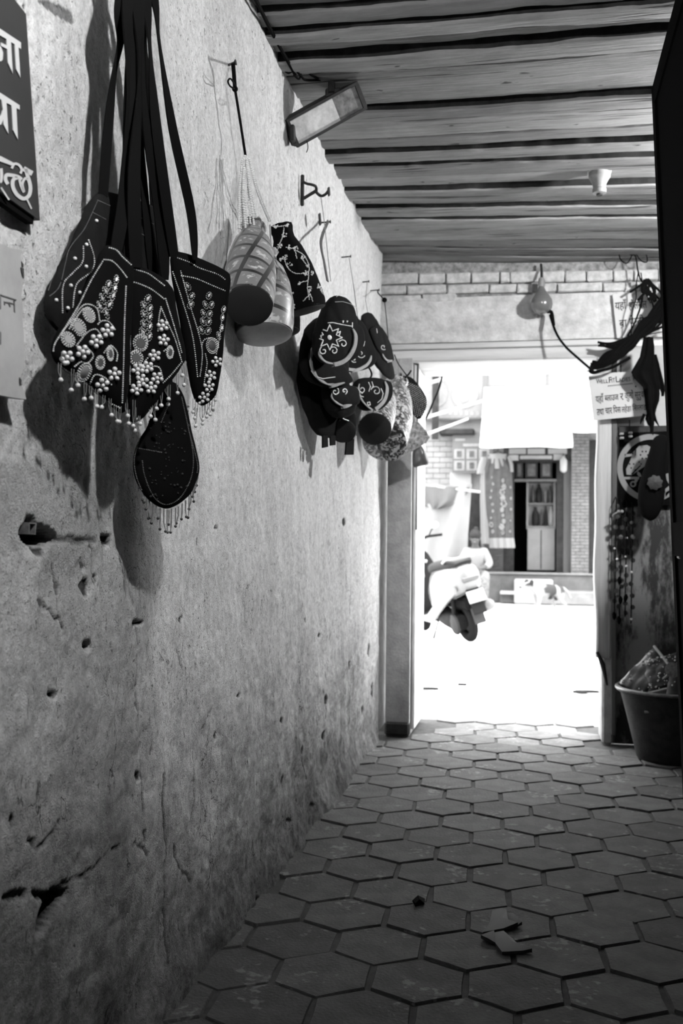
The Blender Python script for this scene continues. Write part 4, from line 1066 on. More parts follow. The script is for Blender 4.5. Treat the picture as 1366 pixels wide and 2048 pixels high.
# small debris by the doorway
for k, (x, y, s) in enumerate([(855, 1378, .05), (1175, 1384, .05), (925, 1370, .02), (1160, 1385, .03)]):
    q = onz(x, y, 0); pl = Plane((q.x, q.y, .0), (1, 0, 0), (0, 1, 0), (0, 0, 1))
    o = MB().prism(pl, [(-s * 1.6, -s * .2), (-s * .3, -s * .45), (s * 1.5, -s * .1), (s * .8, s * .4), (-s * .9, s * .3)], -.004, .012).build('litter_scrap', M['iron'])
    tag(o, ['dark scrap on the pale ground near the left door pier', 'larger dark scrap on the pale ground near the right door post', 'tiny dark scrap in the middle of the pale ground outside', 'smaller dark scrap on the pale ground near the right door post'][k], 'litter', 'scraps outside the doorway')
# ------------------------------------------------------------------ bag building
class Surf:
    """a finished shape that sight lines can be dropped onto"""
    def __init__(self, mb): self.t = BVHTree.FromPolygons([Vector(v) for v in mb.v], mb.f)
    def hit(self, px, py):
        loc, nor, i, d = self.t.ray_cast(CAM, sight(px, py).normalized())
        return (loc, nor) if loc is not None else (None, None)

def side_plane(px, py, x, beta, tilt=0.0):
    """upright plane near the left wall, turned by beta degrees out of the wall towards the viewer"""
    b_ = math.radians(beta); o = onx(px, py, x); u = Vector((math.sin(b_), math.cos(b_), 0))
    n = Vector((math.cos(b_), -math.sin(b_), 0)); v = Vector((0, 0, 1))
    if tilt:
        q = Matrix.Rotation(math.radians(tilt), 3, u); v = q @ v; n = q @ n
    return Plane(o, u, v, n)

def smooth_loop(pts, it=2):
    for _ in range(it):
        q = []
        for i in range(len(pts)):
            a, b_ = pts[i], pts[(i + 1) % len(pts)]
            q += [(.78 * a[0] + .22 * b_[0], .78 * a[1] + .22 * b_[1]), (.22 * a[0] + .78 * b_[0], .22 * a[1] + .78 * b_[1])]
        pts = q
    return pts

def cushion(pl, px, T, back=.5, it=2, wr=.0, seed=1, lift=0.0):
    """padded shape inside an outline; returns an MB"""
    uv = smooth_loop([pl.uv(*p) for p in px], it)
    ar = sum(uv[i][0] * uv[(i + 1) % len(uv)][1] - uv[(i + 1) % len(uv)][0] * uv[i][1] for i in range(len(uv)))
    if ar < 0: uv = uv[::-1]
    n = len(uv); cu = sum(p[0] for p in uv) / n; cv = sum(p[1] for p in uv) / n
    R = [1, .985, .95, .88, .76, .6, .42, .22]; r = random.Random(seed); ph = [r.uniform(0, 6) for _ in range(6)]
    def wv(u, v): return wr * (math.sin(u * 90 + ph[0]) * math.sin(v * 45 + ph[1]) + .6 * math.sin(u * 160 + v * 60 + ph[2]) + .4 * math.sin(v * 130 + ph[3]))
    vs = []
    for sd, th in ((1, T), (-1, T * back)):
        for q in (R if sd > 0 else R[1:]):
            for (u, v) in uv:
                uu, vv = cu + (u - cu) * q, cv + (v - cv) * q
                vs.append(pl.at(uu, vv, lift + sd * th * math.sqrt(max(0, 1 - q * q)) ** .75 + (wv(uu, vv) if q < 1 else 0)))
        vs.append(pl.at(cu, cv, lift + sd * th))
    m = len(R); fs = []
    for k in range(m - 1): fs += [(k * n + i, k * n + (i + 1) % n, (k + 1) * n + (i + 1) % n, (k + 1) * n + i) for i in range(n)]
    fs += [((m - 1) * n + i, (m - 1) * n + (i + 1) % n, m * n) for i in range(n)]
    o = m * n + 1
    fs += [(i, o + i, o + (i + 1) % n, (i + 1) % n) for i in range(n)]
    for k in range(m - 2): fs += [(o + k * n + i, o + (k + 1) * n + i, o + (k + 1) * n + (i + 1) % n, o + k * n + (i + 1) % n) for i in range(n)]
    fs += [(o + (m - 2) * n + (i + 1) % n, o + (m - 2) * n + i, o + (m - 1) * n) for i in range(n)]
    mb = MB(); mb.add(vs, fs); return mb

def bead_row(mb, sf, pl, pts, step=4.0, r=.0014, jit=.0):
    """small beads sewn along a line (survey coordinates)"""
    for (x, y) in walk(pts, step):
        x += rnd.uniform(-jit, jit); y += rnd.uniform(-jit, jit)
        p, n = sf.hit(x, y)
        if p is None: continue
        mb.ball(p + n * r * .5, r * rnd.uniform(.85, 1.12), 1)
    return mb

def tassel(parent, P, L, r=.0038, loop=.006, m='thread', pm='pearl', wv=(0, 1, 0)):
    W = Vector(wv) * loop * .5; d = Vector((0, 0, -1)); sw = Vector((rnd.uniform(-.004, .004), rnd.uniform(-.004, .004), 0))
    mb = MB(); mb.tube([P - W, P - W * .9 + d * L * .6, P + sw + d * L], .0006, 4); mb.tube([P + W, P + W * .9 + d * L * .6, P + sw + d * L], .0006, 4)
    o = mb.build('tassel', M[m], parent)
    MB().ball(P + sw + d * (L + r * .6), r, 2).build('tassel_bead', M[pm], o)

def pearl_cluster(parent, sf, x, y, r=.0040, n=6, sp=10.0, m='pearl'):
    mb = MB(); ok = 0; a0 = rnd.uniform(0, 6)
    for k in range(n):
        a = a0 + 2 * PI * k / (n - 1); q = (x + (sp * math.cos(a) if k else 0), y + (sp * math.sin(a) if k else 0))
        p, nn = sf.hit(*q)
        if p is None: continue
        mb.ball(p + nn * r * .6, r, 2); ok += 1
    if ok:
        o = mb.build('pearl_cluster', M[m], parent); o['kind'] = 'stuff'

def mirror(parent, sf, x, y, rx, ry, m='mirror'):
    p, n = sf.hit(x, y)
    if p is None: return
    q, _ = sf.hit(x, y + ry); q2, _ = sf.hit(x + rx, y)
    r1 = (q - p).length if q is not None else .008; r1 = min(r1, .016)
    o = MB().lathe(p - n * .001, n, [(0, r1), (.0025, r1 * .97), (.003, r1 * .9)], 20).build('sewn_mirror', M[m], parent)
    u = n.orthogonal().normalized(); v = n.cross(u); mb = MB(); k = max(10, int(2 * PI * r1 * 1.15 / .0038))
    for i in range(k):
        a = 2 * PI * i / k; mb.ball(p + (u * math.cos(a) + v * math.sin(a)) * r1 * 1.18 + n * .0008, .0015, 1)
    for i in range(k + 6):
        a = 2 * PI * i / (k + 6); mb.ball(p + (u * math.cos(a) + v * math.sin(a)) * r1 * 1.55 + n * .0005, .0014, 1)
    b_ = mb.build('bead_ring', M['bead'], o); b_['kind'] = 'stuff'

def gem_sprig(parent, sf, pts, L=.0105, w=.0065):
    stem = MB(); gm = MB(); prev = None
    cx = sum(p[0] for p in pts) / len(pts)
    for (x, y) in pts:
        p, n = sf.hit(x, y)
        if p is None: continue
        a = math.radians(35) * (1 if x > cx else -1)
        up = (Vector((0, 0, 1)) - n * n.z).normalized(); sdv = n.cross(up); d = (up * math.cos(a) + sdv * math.sin(a) * -1).normalized(); e = n.cross(d)
        V = [p + d * L * .75 + n * .001, p + e * w * .5 + n * .001, p - d * L * .5 + n * .001, p - e * w * .5 + n * .001, p + n * .004]
        gm.add(V, [(0, 3, 4), (3, 2, 4), (2, 1, 4), (1, 0, 4)])
        for k in range(12):
            t = 2 * PI * k / 12; stem.ball(p + d * math.cos(t) * L * .85 + e * math.sin(t) * w * .85 + n * .0005, .0009, 1)
    if gm.v:
        o = gm.build('rhinestone_sprig', M['gem'], parent, smooth=False); o['kind'] = 'stuff'
        s = stem.build('wire_outline', M['bead'], o); s['kind'] = 'stuff'

def strap(parent, px, x0, x1, width, name='strap', m='strap', n=26, tw=0.0):
    """flat strap through survey points (top to bottom), off the wall from x0 (top) to x1 (bottom)"""
    P = []
    for i, (x, y) in enumerate(px):
        t = i / max(len(px) - 1, 1); P.append(onx(x, y, x0 + (x1 - x0) * t))
    P = curve_pts(P, n); wv = [Vector((.35 + .5 * math.sin(i * .35 + tw), .9, 0)) for i in range(n)]
    return MB().ribbon(P, wv, width, .003).build(name, M[m], parent)

z2 = zc(60, 370, 3.252); z3 = zc(60, 650, 3.252); z4 = zc(430, 280, 4.656); z5 = zc(570, 560, 4.406)
HOOK = (277, -112)
# the strong iron hook above the frame that carries the beaded bags
hp = onx(HOOK[0], HOOK[1], -.645); hw = Vector((WX, hp.y, hp.z + .01))
hk = thing('wall_hook', hw, 'iron hook in the left wall carrying the straps of the beaded bags', 'hook')
MB().tube(curve_pts([hw + Vector((-.03, 0, 0)), hw + Vector((.06, 0, 0)), hp + Vector((.02, 0, -.004)), hp + Vector((.045, 0, .03))], 20), .006, 8).build('hook_bar', M['iron'], hk)
MB().box(hw + Vector((.004, 0, 0)), (.008, .04, .06), bev=.002).build('hook_plate', M['iron'], hk)

def beaded_bag(label, anchor, x, beta, outline, T, m='velvet', wr=.0012, seed=1, tilt=0):
    pl = side_plane(anchor[0], anchor[1], x, beta, tilt)
    t = thing('beaded_bag', onx(anchor[0], anchor[1], x), label, 'bag', 'beaded velvet bags on the left wall')
    mb = cushion(pl, outline, T, .45, 2, wr, seed); mb.build('bag_body', M[m], t)
    return t, pl, Surf(mb)
def beads(t, sf, pl, lines, zf, step=4.0, r=.0014, m='bead', name='bead_rows'):
    mb = MB()
    for l in lines: bead_row(mb, sf, pl, curve2(zf(l), 60) if len(l) > 2 else zf(l), step, r)
    if mb.v: o = mb.build(name, M[m], t); o['kind'] = 'stuff'
def tassels(t, pl, zf, items, wq=.012, **k):
    for (x, y, y2) in items:
        (a, b_), (c, d) = zf([(x, y)])[0], zf([(x, y2)])[0]
        u, v = pl.uv(a, b_); u2, v2 = pl.uv(c, d)
        tassel(t, pl.at(u, v, wq), max(.006, v - v2), wv=pl.u, **k)

# A: back left, faded, plain studs
A, plA, sfA = beaded_bag('faded black velvet bag at the back left, studded with few beads', (200, 540), -.722, 6,
    [(192, 384), (215, 383), (236, 388), (316, 414), (316, 470), (322, 560), (300, 650), (200, 700), (125, 674), (96, 645), (87, 612), (95, 580), (122, 528), (150, 472), (170, 415)], .020, 'velvet2', .002, 2)
beads(A, sfA, plA, [[(345, 400), (340, 500), (280, 570), (215, 650), (210, 830)], [(380, 360), (415, 470), (400, 560), (300, 650), (275, 830)]], z2, 4.2, .0014)
beads(A, sfA, plA, [[(345, 175), (240, 370), (165, 560), (118, 690)], [(440, 100), (400, 190), (350, 290), (260, 410), (230, 510), (190, 660), (125, 725)], [(440, 100), (520, 135)], [(410, 180), (495, 225)], [(725, 215), (805, 255)], [(610, 280), (640, 290)], [(725, 318), (785, 350)]], z2, 2.2, .0008, 'chain', 'chain_rows')
mb = MB()
for q in [(430, 235), (290, 480), (362, 530), (168, 750), (243, 800), (263, 655), (480, 455), (365, 390), (320, 700), (625, 330)]:
    p, n = sfA.hit(*z2([q])[0])
    if p is not None: mb.ball(p + n * .001, .0032, 2)
o = mb.build('studs', M['bead'], A); o['kind'] = 'stuff'
strap(A, [HOOK, (240, 0), (241, 80), (228, 150), (216, 260), (206, 392)], -.665, -.715, .017)
strap(A, [HOOK, (286, 0), (292, 120), (302, 260), (308, 425)], -.665, -.715, .017, tw=1)

# B: front left
B, plB, sfB = beaded_bag('black velvet bag at the front left with round mirrors and pearl fringe', (190, 680), -.682, 11,
    [(208, 486), (235, 498), (264, 528), (259, 580), (255, 700), (249, 800), (246, 832), (222, 812), (177, 772), (120, 736), (105, 715), (104, 690), (120, 650), (155, 606), (185, 545)], .022, 'velvet', .0012, 3)
beads(B, sfB, plB, [[(515, 410), (560, 425), (600, 470), (655, 520)], [(480, 487), (530, 495), (580, 540), (632, 608)], [(472, 500), (400, 620), (320, 780), (240, 910), (165, 1030), (152, 1090)], [(622, 660), (612, 900), (605, 1200), (598, 1420)],
    [(205, 965), (270, 880), (350, 782), (430, 800), (450, 880)], [(300, 1045), (370, 960), (430, 940), (470, 1000)], [(440, 905), (465, 885), (510, 890), (550, 940)], [(290, 1180), (330, 1150), (370, 1160), (410, 1110), (370, 1060)], [(390, 1290), (420, 1235), (480, 1250), (530, 1300)],
    [(190, 1172), (280, 1232), (380, 1300), (480, 1390), (585, 1450)], [(205, 1215), (300, 1265), (400, 1335)], [(480, 1090), (520, 1045), (565, 1090), (560, 1150)], [(255, 935), (310, 850), (350, 800)]], z2)
for q in [(383, 845, 30, 30), (313, 925, 32, 32), (247, 1005, 31, 31), (352, 1218, 34, 34)]: mirror(B, sfB, *z2([q[:2]])[0], q[2] / 3.25, q[3] / 3.25)
for q in [(455, 1155, 22, 28), (520, 1098, 22, 28)]: mirror(B, sfB, *z2([q[:2]])[0], q[2] / 3.25, q[3] / 3.25, 'mirrord')
for q in [(235, 1120), (335, 1085), (422, 1015), (497, 950), (465, 1300), (540, 1230)]: pearl_cluster(B, sfB, *z2([q])[0])
gem_sprig(B, sfB, z2([(560, 615), (510, 650), (550, 672), (495, 697), (537, 722), (470, 742), (515, 782), (452, 792), (495, 837)]))
tassels(B, plB, z2, [(170, 1090, 1150), (150, 1160, 1262), (235, 1200, 1325), (318, 1285, 1385), (392, 1330, 1435), (480, 1390, 1490), (513, 1440, 1530), (545, 1440, 1532), (588, 1420, 1495), (600, 1460, 1545), (262, 1225, 1300), (352, 1310, 1380), (440, 1370, 1440)])
strap(B, [HOOK, (255, 0), (258, 200), (250, 380), (232, 500)], -.66, -.68, .022, tw=.5)
strap(B, [HOOK, (264, 0), (258, 300), (256, 525)], -.655, -.68, .022, tw=2)

# C: middle
Cc, plC, sfC = beaded_bag('black velvet bag in the middle, double bead seam, pearls down its centre', (310, 690), -.652, 16,
    [(258, 526), (290, 536), (336, 564), (345, 620), (366, 718), (362, 730), (324, 780), (290, 830), (268, 848), (257, 840), (256, 700), (257, 600)], .026, 'velvet', .0012, 4)
beads(Cc, sfC, plC, [[(665, 632), (655, 900), (652, 1150), (652, 1300)], [(680, 550), (760, 575), (820, 615), (880, 662)], [(665, 632), (700, 640), (790, 680), (870, 742)], [(850, 795), (838, 860), (830, 960)], [(850, 795), (895, 900), (940, 1000), (985, 1150)], [(985, 1150), (920, 1230), (860, 1290)],
    [(880, 740), (930, 900), (985, 1090)], [(690, 985), (720, 970), (760, 1000), (745, 1070)], [(660, 1090), (690, 1075), (715, 1110)], [(735, 1170), (760, 1130), (800, 1100)], [(780, 1200), (800, 1180), (840, 1190), (860, 1250)], [(870, 1080), (900, 1060), (930, 1080), (920, 1130)]], z2)
for q in [(718, 1030, 18, 32), (690, 1125, 16, 28), (908, 1088, 20, 26)]: mirror(Cc, sfC, *z2([q[:2]])[0], q[2] / 3.25, q[3] / 3.25, 'mirrord')
for q in [(760, 1185), (805, 1110), (862, 1010), (858, 915), (725, 1270), (692, 1330), (820, 1255), (700, 1200), (780, 1320)]: pearl_cluster(Cc, sfC, *z2([q])[0], .0038, 6, 8.5)
gem_sprig(Cc, sfC, z2([(765, 742), (740, 790), (778, 807), (740, 847), (778, 860), (740, 912), (778, 922), (735, 962), (775, 987)]))
tassels(Cc, plC, z2, [(955, 1120, 1232), (975, 1150, 1295), (925, 1230, 1348), (850, 1290, 1385), (820, 1310, 1430), (790, 1330, 1450), (870, 1300, 1420), (700, 1380, 1480), (665, 1380, 1510), (672, 1420, 1545), (745, 1400, 1500), (770, 1400, 1520), (640, 1400, 1560), (660, 1450, 1590)])
strap(Cc, [HOOK, (276, 0), (281, 150), (268, 350), (272, 535)], -.655, -.66, .024, tw=.2)
strap(Cc, [HOOK, (287, 0), (288, 200), (320, 420), (330, 560)], -.655, -.66, .024, tw=1.2)

# D: right
D, plD, sfD = beaded_bag('black velvet bag at the right of the beaded bags, turned towards the viewer', (410, 660), -.640, 34,
    [(340, 500), (380, 508), (455, 542), (458, 560), (453, 600), (445, 677), (436, 760), (428, 796), (405, 815), (388, 800), (372, 720), (352, 600), (343, 550)], .024, 'velvet', .001, 5)
beads(D, sfD, plD, [[(960, 475), (1040, 505), (1100, 540), (1220, 582), (1275, 622)], [(985, 590), (1080, 610), (1180, 652), (1275, 692)], [(980, 560), (1040, 780), (1100, 980), (1120, 1100), (1105, 1250)], [(930, 565), (1000, 780), (1060, 1000), (1090, 1250)], [(1115, 1050), (1130, 1010), (1170, 995), (1215, 1010), (1225, 1060)], [(1245, 880), (1230, 1000), (1210, 1100)], [(1150, 1380), (1170, 1340), (1200, 1330)], [(1140, 1100), (1150, 1160), (1140, 1230), (1130, 1300)]], z2)
mirror(D, sfD, *z2([(1183, 1045)])[0], 8, 10, 'mirrord')
for q in [(1210, 1150), (1172, 1240), (1160, 1310), (1130, 1380)]: pearl_cluster(D, sfD, *z2([q])[0], .0038, 6, 8)
gem_sprig(D, sfD, z2([(1163, 720), (1140, 780), (1180, 780), (1128, 836), (1168, 840), (1125, 890), (1162, 892), (1115, 945), (1158, 950)]), .0095)
gem_sprig(D, sfD, z2([(1025, 660), (1050, 725), (1045, 780)]), .0095)
gem_sprig(D, sfD, z2([(1258, 810), (1250, 862), (1245, 930), (1226, 980)]), .0095)
tassels(D, plD, z3, [(1060, 480, 560), (1075, 500, 600), (1070, 540, 650), (1085, 400, 405), (1088, 430, 500), (1105, 540, 635), (1120, 520, 610), (1140, 430, 485), (1140, 500, 590), (1155, 460, 560), (1165, 500, 575), (1170, 480, 535), (1185, 470, 545), (1195, 430, 480)], .004)
strap(D, [HOOK, (292, 0), (300, 100), (312, 250), (348, 512)], -.65, -.645, .020, tw=.4)
strap(D, [HOOK, (309, 0), (319, 90), (346, 260), (382, 425), (390, 520)], -.645, -.645, .018, tw=1.4)

# E: lowest, round, dark beads
Eb, plE, sfE = beaded_bag('round black bag hanging lowest under the others, fringed with dark beads', (330, 930), -.672, 24,
    [(318, 770), (345, 760), (362, 790), (374, 841), (384, 884), (394, 925), (394, 950), (380, 988), (356, 1010), (334, 1019), (314, 1013), (291, 994), (272, 964), (264, 927), (275, 884), (300, 846)], .024, 'velvet', .0008, 6, -10)
beads(Eb, sfE, plE, [[(985, 470), (1030, 680), (1060, 850), (1050, 980), (1000, 1090), (940, 1150), (870, 1165), (800, 1110), (745, 980), (730, 880)], [(690, 800), (860, 830)], [(715, 740), (680, 870), (692, 980), (730, 1080)], [(900, 520), (850, 640)], [(1035, 700), (1085, 890), (1085, 960)]], z3, 3.4, .0012, 'chain')
mb = MB(); rr = random.Random(8)
for k in range(70):
    q = (rr.uniform(760, 1030), rr.uniform(620, 1130)); p, n = sfE.hit(*z3([q])[0])
    if p is not None: mb.ball(p + n * .001, rr.choice((.0014, .0018, .0026)), 1)
o = mb.build('scattered_beads', M['darkbead'], Eb); o['kind'] = 'stuff'
tassels(Eb, plE, z3, [(735, 1060, 1130), (760, 1100, 1190), (778, 1120, 1250), (797, 1150, 1280), (822, 1170, 1250), (848, 1190, 1320), (870, 1195, 1335), (893, 1200, 1340), (920, 1195, 1340), (947, 1190, 1302), (965, 1180, 1282), (990, 1160, 1255), (1012, 1140, 1240), (1035, 1110, 1245), (1047, 1090, 1190), (1060, 1060, 1140), (1070, 1030, 1110), (1082, 1000, 1078), (1092, 940, 1035), (740, 1050, 1145), (775, 1110, 1245), (905, 1200, 1290)], .0, r=.0028, loop=.002, m='chain', pm='darkbead')
strap(Eb, [HOOK, (272, 0), (276, 200), (300, 500), (340, 775)], -.67, -.690, .016, tw=.8)

# ------------------------------------------------------------------ drawstring pouches on the bead strands
def check_mat():
    m, N, L, b = nt('checked_brocade')
    uv = N.new('ShaderNodeUVMap'); mp = N.new('ShaderNodeMapping'); mp.inputs['Scale'].default_value = (6, 17, 1); mp.inputs['Rotation'].default_value = (0, 0, .25); L.new(uv.outputs[0], mp.inputs[0])
    br = N.new('ShaderNodeTexBrick'); br.offset = 0; br.inputs['Scale'].default_value = 1.0; br.inputs['Brick Width'].default_value = 1; br.inputs['Row Height'].default_value = 1
    br.inputs['Mortar Size'].default_value = .09; br.inputs['Mortar Smooth'].default_value = 0; br.inputs['Color1'].default_value = g(.20); br.inputs['Color2'].default_value = g(.10); br.inputs['Mortar'].default_value = g(.008)
    L.new(mp.outputs[0], br.inputs['Vector'])
    # pale thread motifs in each field, fine pale edge on the bands
    fr = N.new('ShaderNodeVectorMath'); fr.operation = 'FRACTION'; L.new(mp.outputs[0], fr.inputs[0])
    ds_ = N.new('ShaderNodeVectorMath'); ds_.operation = 'DISTANCE'; ds_.inputs[1].default_value = (.5, .5, 0); L.new(fr.outputs[0], ds_.inputs[0])
    nz = N.new('ShaderNodeTexNoise'); nz.inputs['Scale'].default_value = 3.2; nz.inputs['Detail'].default_value = 3; L.new(mp.outputs[0], nz.inputs['Vector'])
    r1 = N.new('ShaderNodeMapRange'); r1.inputs[1].default_value = .36; r1.inputs[2].default_value = .22; L.new(ds_.outputs['Value'], r1.inputs[0])
    r2 = N.new('ShaderNodeMapRange'); r2.inputs[1].default_value = .52; r2.inputs[2].default_value = .58; L.new(nz.outputs[0], r2.inputs[0])
    mu = N.new('ShaderNodeMath'); mu.operation = 'MULTIPLY'; L.new(r1.outputs[0], mu.inputs[0]); L.new(r2.outputs[0], mu.inputs[1])
    mx = N.new('ShaderNodeMix'); mx.data_type = 'RGBA'; L.new(mu.outputs[0], mx.inputs[0]); L.new(br.outputs[0], mx.inputs[6]); mx.inputs[7].default_value = g(.45)
    L.new(mx.outputs[2], b.inputs['Base Color']); b.inputs['Roughness'].default_value = .42; b.inputs['Sheen Weight'].default_value = .2
    return m
M['check'] = check_mat()
M['dull_black'] = mat('dull_black_cloth', .020, .85, spec=.25)
M['satin'] = mat('grey_satin', .26, .38, var=.2, scale=20)
def pouch(label, top, topx, bot, botx, r_bot, prof, m, seed=1, fold=.10, group='drawstring pouches on the left wall', bot_m='dull_black', base_r=None):
    """pouch hung by its neck: survey points and wall offsets of neck and of the centre of its flat base"""
    P0, P1 = onx(top[0], top[1], topx), onx(bot[0], bot[1], botx)
    ax = (P1 - P0); L = ax.length; t = thing('drawstring_pouch', P0, label, 'pouch', group)
    r = random.Random(seed); a1, a2 = r.uniform(0, 6), r.uniform(0, 6)
    def mod(a, q): return 1 + fold * max(0, 1 - q * 1.6) * (math.sin(a * 7 + a1) + .5 * math.sin(a * 11 + a2)) + .02 * math.sin(a * 3 + a1)
    mb = MB().lathe(P0, ax, [(h * L, q * r_bot) for h, q in prof], 48, mod, ref=P0 - CAM)
    mb.build('pouch_body', M[m], t); sf = Surf(mb)
    b2 = MB().lathe(P1 - ax.normalized() * .004, ax, [(0, r_bot * .99), (.006, r_bot * .97), (.010, r_bot * .8), (.0125, r_bot * .4), (.013, .002)], 48)
    b2.build('pouch_base', M[bot_m], t)
    return t, sf, P0, P1
PF = [(0, .50), (.05, .60), (.10, .52), (.15, .55), (.24, .78), (.42, 1.0), (.65, 1.10), (.88, 1.07), (1.0, 1.0)]
Fp, sfF, F0, F1 = pouch('checked brocade pouch with a dark round base, hung by pearl strands', (507, 452), -.715, (498, 611), -.650, .056, PF, 'check', 3, .09)
G_, sfG, G0, G1 = pouch('black pouch embroidered with silver sprigs, right of the checked pouch', (560, 450), -.700, (606, 622), -.640, .066, [(0, .46), (.04, .48), (.1, .44), (.16, .46), (.28, .66), (.5, .88), (.75, 1.0), (.92, 1.04), (1, 1)], 'velvet', 5, .06)
H_, sfH, H0, H1 = pouch('checked pouch with a pale satin base, hanging lowest behind the dark base', (520, 500), -.720, (528, 668), -.690, .074, PF, 'check', 7, .12, bot_m='satin')
I_, sfI, I0, I1 = pouch('plain black pouch mostly hidden under the embroidered pouch', (560, 500), -.735, (572, 662), -.705, .040, PF, 'velvet', 9, .1)
# silver embroidery
em = MB()
lines = [[(640, 820), (630, 900), (600, 980), (575, 1040)], [(775, 1040), (830, 1080), (870, 1160), (870, 1250), (860, 1380), (880, 1490)], [(860, 1240), (740, 1240), (665, 1170), (650, 1090)], [(860, 1310), (770, 1340)], [(880, 1440), (820, 1500)], [(870, 1400), (910, 1500)], [(660, 1000), (720, 1010), (760, 990)], [(740, 1000), (760, 1110)], [(640, 1490), (615, 1560), (620, 1620)], [(535, 800), (600, 805), (690, 790)], [(960, 1340), (1000, 1430), (1030, 1440)], [(800, 1100), (850, 1160)]]
for l in lines: bead_row(em, sfG, None, curve2(z4(l), 50), 1.9, .0018, .6)
rr = random.Random(12)
for (x, y, rr_) in [(700, 1410, 32), (690, 1160, 30), (600, 980, 28), (645, 880, 26), (750, 1020, 24), (690, 1000, 22), (570, 800, 20), (670, 795, 18), (1000, 1400, 20), (965, 1370, 20), (620, 1580, 18), (672, 1500, 20), (735, 1548, 22), (840, 1240, 26), (655, 1095, 26), (880, 1390, 24), (620, 1110, 18), (815, 1100, 18), (860, 1170, 16), (780, 1335, 16), (900, 1240, 18)]:
    for k in range(11):
        a = rr.uniform(0, 6.28); q = rr_ * math.sqrt(rr.random()); p, n = sfG.hit(*z4([(x + q * math.cos(a), y + q * math.sin(a))])[0])
        if p is not None: em.ball(p + n * .0005, rr.uniform(.0012, .0030), 1, (1, 1, 1))
o = em.build('silver_embroidery', M['gem'], G_); o['kind'] = 'stuff'
# cords of the checked pouch, little drop beads
cd_ = MB(); cd_.tube(curve_pts([onx(540, 450, -.66), onx(543, 500, -.64), onx(551, 530, -.635), onx(556, 535, -.63)], 16), .0022, 6)
cd_.tube(curve_pts([onx(556, 533, -.63), onx(559, 545, -.628), onx(561, 562, -.628)], 10), .0016, 6); cd_.tube(curve_pts([onx(558, 533, -.63), onx(564, 540, -.628), onx(567, 548, -.628)], 10), .0016, 6)
cd_.build('draw_cord', M['satin'], Fp)
# nail, black cord and pearl strands
nl = onx(472, 127, WX); nt_ = onx(466, 127, -.725)
na = thing('nail', nl, 'nail in the wall above the pearl strands, black cord looped on it', 'nail')
MB().tube([nl + Vector((-.03, .01, 0)), nt_ + Vector((.004, 0, .002))], .0032, 8).build('shank', M['iron'], na)
MB().lathe(nt_ + Vector((.005, 0, .002)), (1, 0, .1), [(0, .006), (.003, .007)], 12).build('head', M['iron'], na)
kn = onx(470, 178, -.728); en = onx(491, 312, -.715)
mb = MB(); mb.tube(curve_pts([nt_, onx(468, 150, -.727), kn], 12), .0050, 8); mb.tube(curve_pts([kn, onx(480, 240, -.722), en], 16), .0034, 8)
mb.tube(curve_pts([kn, onx(460, 172, -.722), onx(456, 162, -.720), onx(462, 158, -.718), onx(473, 175, -.722)], 18), .0022, 6); mb.ball(kn, .0075, 2)
hcrd = mb.build('hanging_cord', M['cord'], na)
def strand(parent, pts, step=.0050, r=.0034):
    P = curve_pts(pts, 120); mb = MB(); acc = 0; mb.ball(P[0], r, 1)
    for a, b_ in zip(P[:-1], P[1:]):
        acc += (b_ - a).length
        if acc > step: mb.ball(b_, r * rnd.uniform(.85, 1.1), 1); acc = 0
    o = mb.build('pearl_strand', M['pearl'], parent); o['kind'] = 'stuff'
for k, (a, b_, c) in enumerate([((486, 316), (483, 385), (487, 452)), ((490, 312), (489, 385), (495, 450)), ((493, 313), (497, 385), (501, 450)), ((488, 318), (486, 390), (491, 455)), ((494, 320), (504, 390), (516, 450))]):
    strand(Fp, [onx(*a, -.715 + k * .002), onx(*b_, -.718 + k * .003), onx(*c, -.712 + k * .003)])
for k, (a, b_, c) in enumerate([((498, 318), (515, 385), (538, 442)), ((500, 322), (519, 385), (541, 442))]):
    strand(G_, [onx(*a, -.705), onx(*b_, -.70), onx(*c, -.70)])
strand(Fp, [onx(492, 318, -.708), onx(500, 385, -.705), onx(508, 450, -.70)])
strand(Fp, [onx(484, 320, -.712), onx(479, 385, -.712), onx(478, 458, -.70)])
strand(H_, [onx(486, 320, -.725), onx(480, 390, -.73), onx(482, 460, -.73)])

# ------------------------------------------------------------------ heap of small flap bags further along the wall
M['flap'] = mat('black_flap_velvet', .006, .9, spec=.12, var=.25, scale=50)
def brocade_mat():
    m, N, L, b = nt('shiny_brocade')
    tc = N.new('ShaderNodeTexCoord'); n = N.new('ShaderNodeTexNoise'); n.inputs['Scale'].default_value = 42; n.inputs['Detail'].default_value = 3; n.inputs['Distortion'].default_value = 1.2; L.new(tc.outputs['Object'], n.inputs['Vector'])
    r = N.new('ShaderNodeMapRange'); r.inputs[1].default_value = .50; r.inputs[2].default_value = .58; r.inputs[3].default_value = .03; r.inputs[4].default_value = .55; L.new(n.outputs[0], r.inputs[0]); L.new(r.outputs[0], b.inputs['Base Color'])
    b.inputs['Roughness'].default_value = .22; b.inputs['Specular IOR Level'].default_value = .9; b.inputs['Coat Weight'].default_value = .5; b.inputs['Coat Roughness'].default_value = .15
    n2 = N.new('ShaderNodeTexNoise'); n2.inputs['Scale'].default_value = 16; n2.inputs['Detail'].default_value = 3; L.new(tc.outputs['Object'], n2.inputs['Vector'])
    bp = N.new('ShaderNodeBump'); bp.inputs['Strength'].default_value = .9; bp.inputs['Distance'].default_value = .02; L.new(n2.outputs[0], bp.inputs['Height']); L.new(bp.outputs[0], b.inputs['Normal'])
    return m
M['brocade'] = brocade_mat()
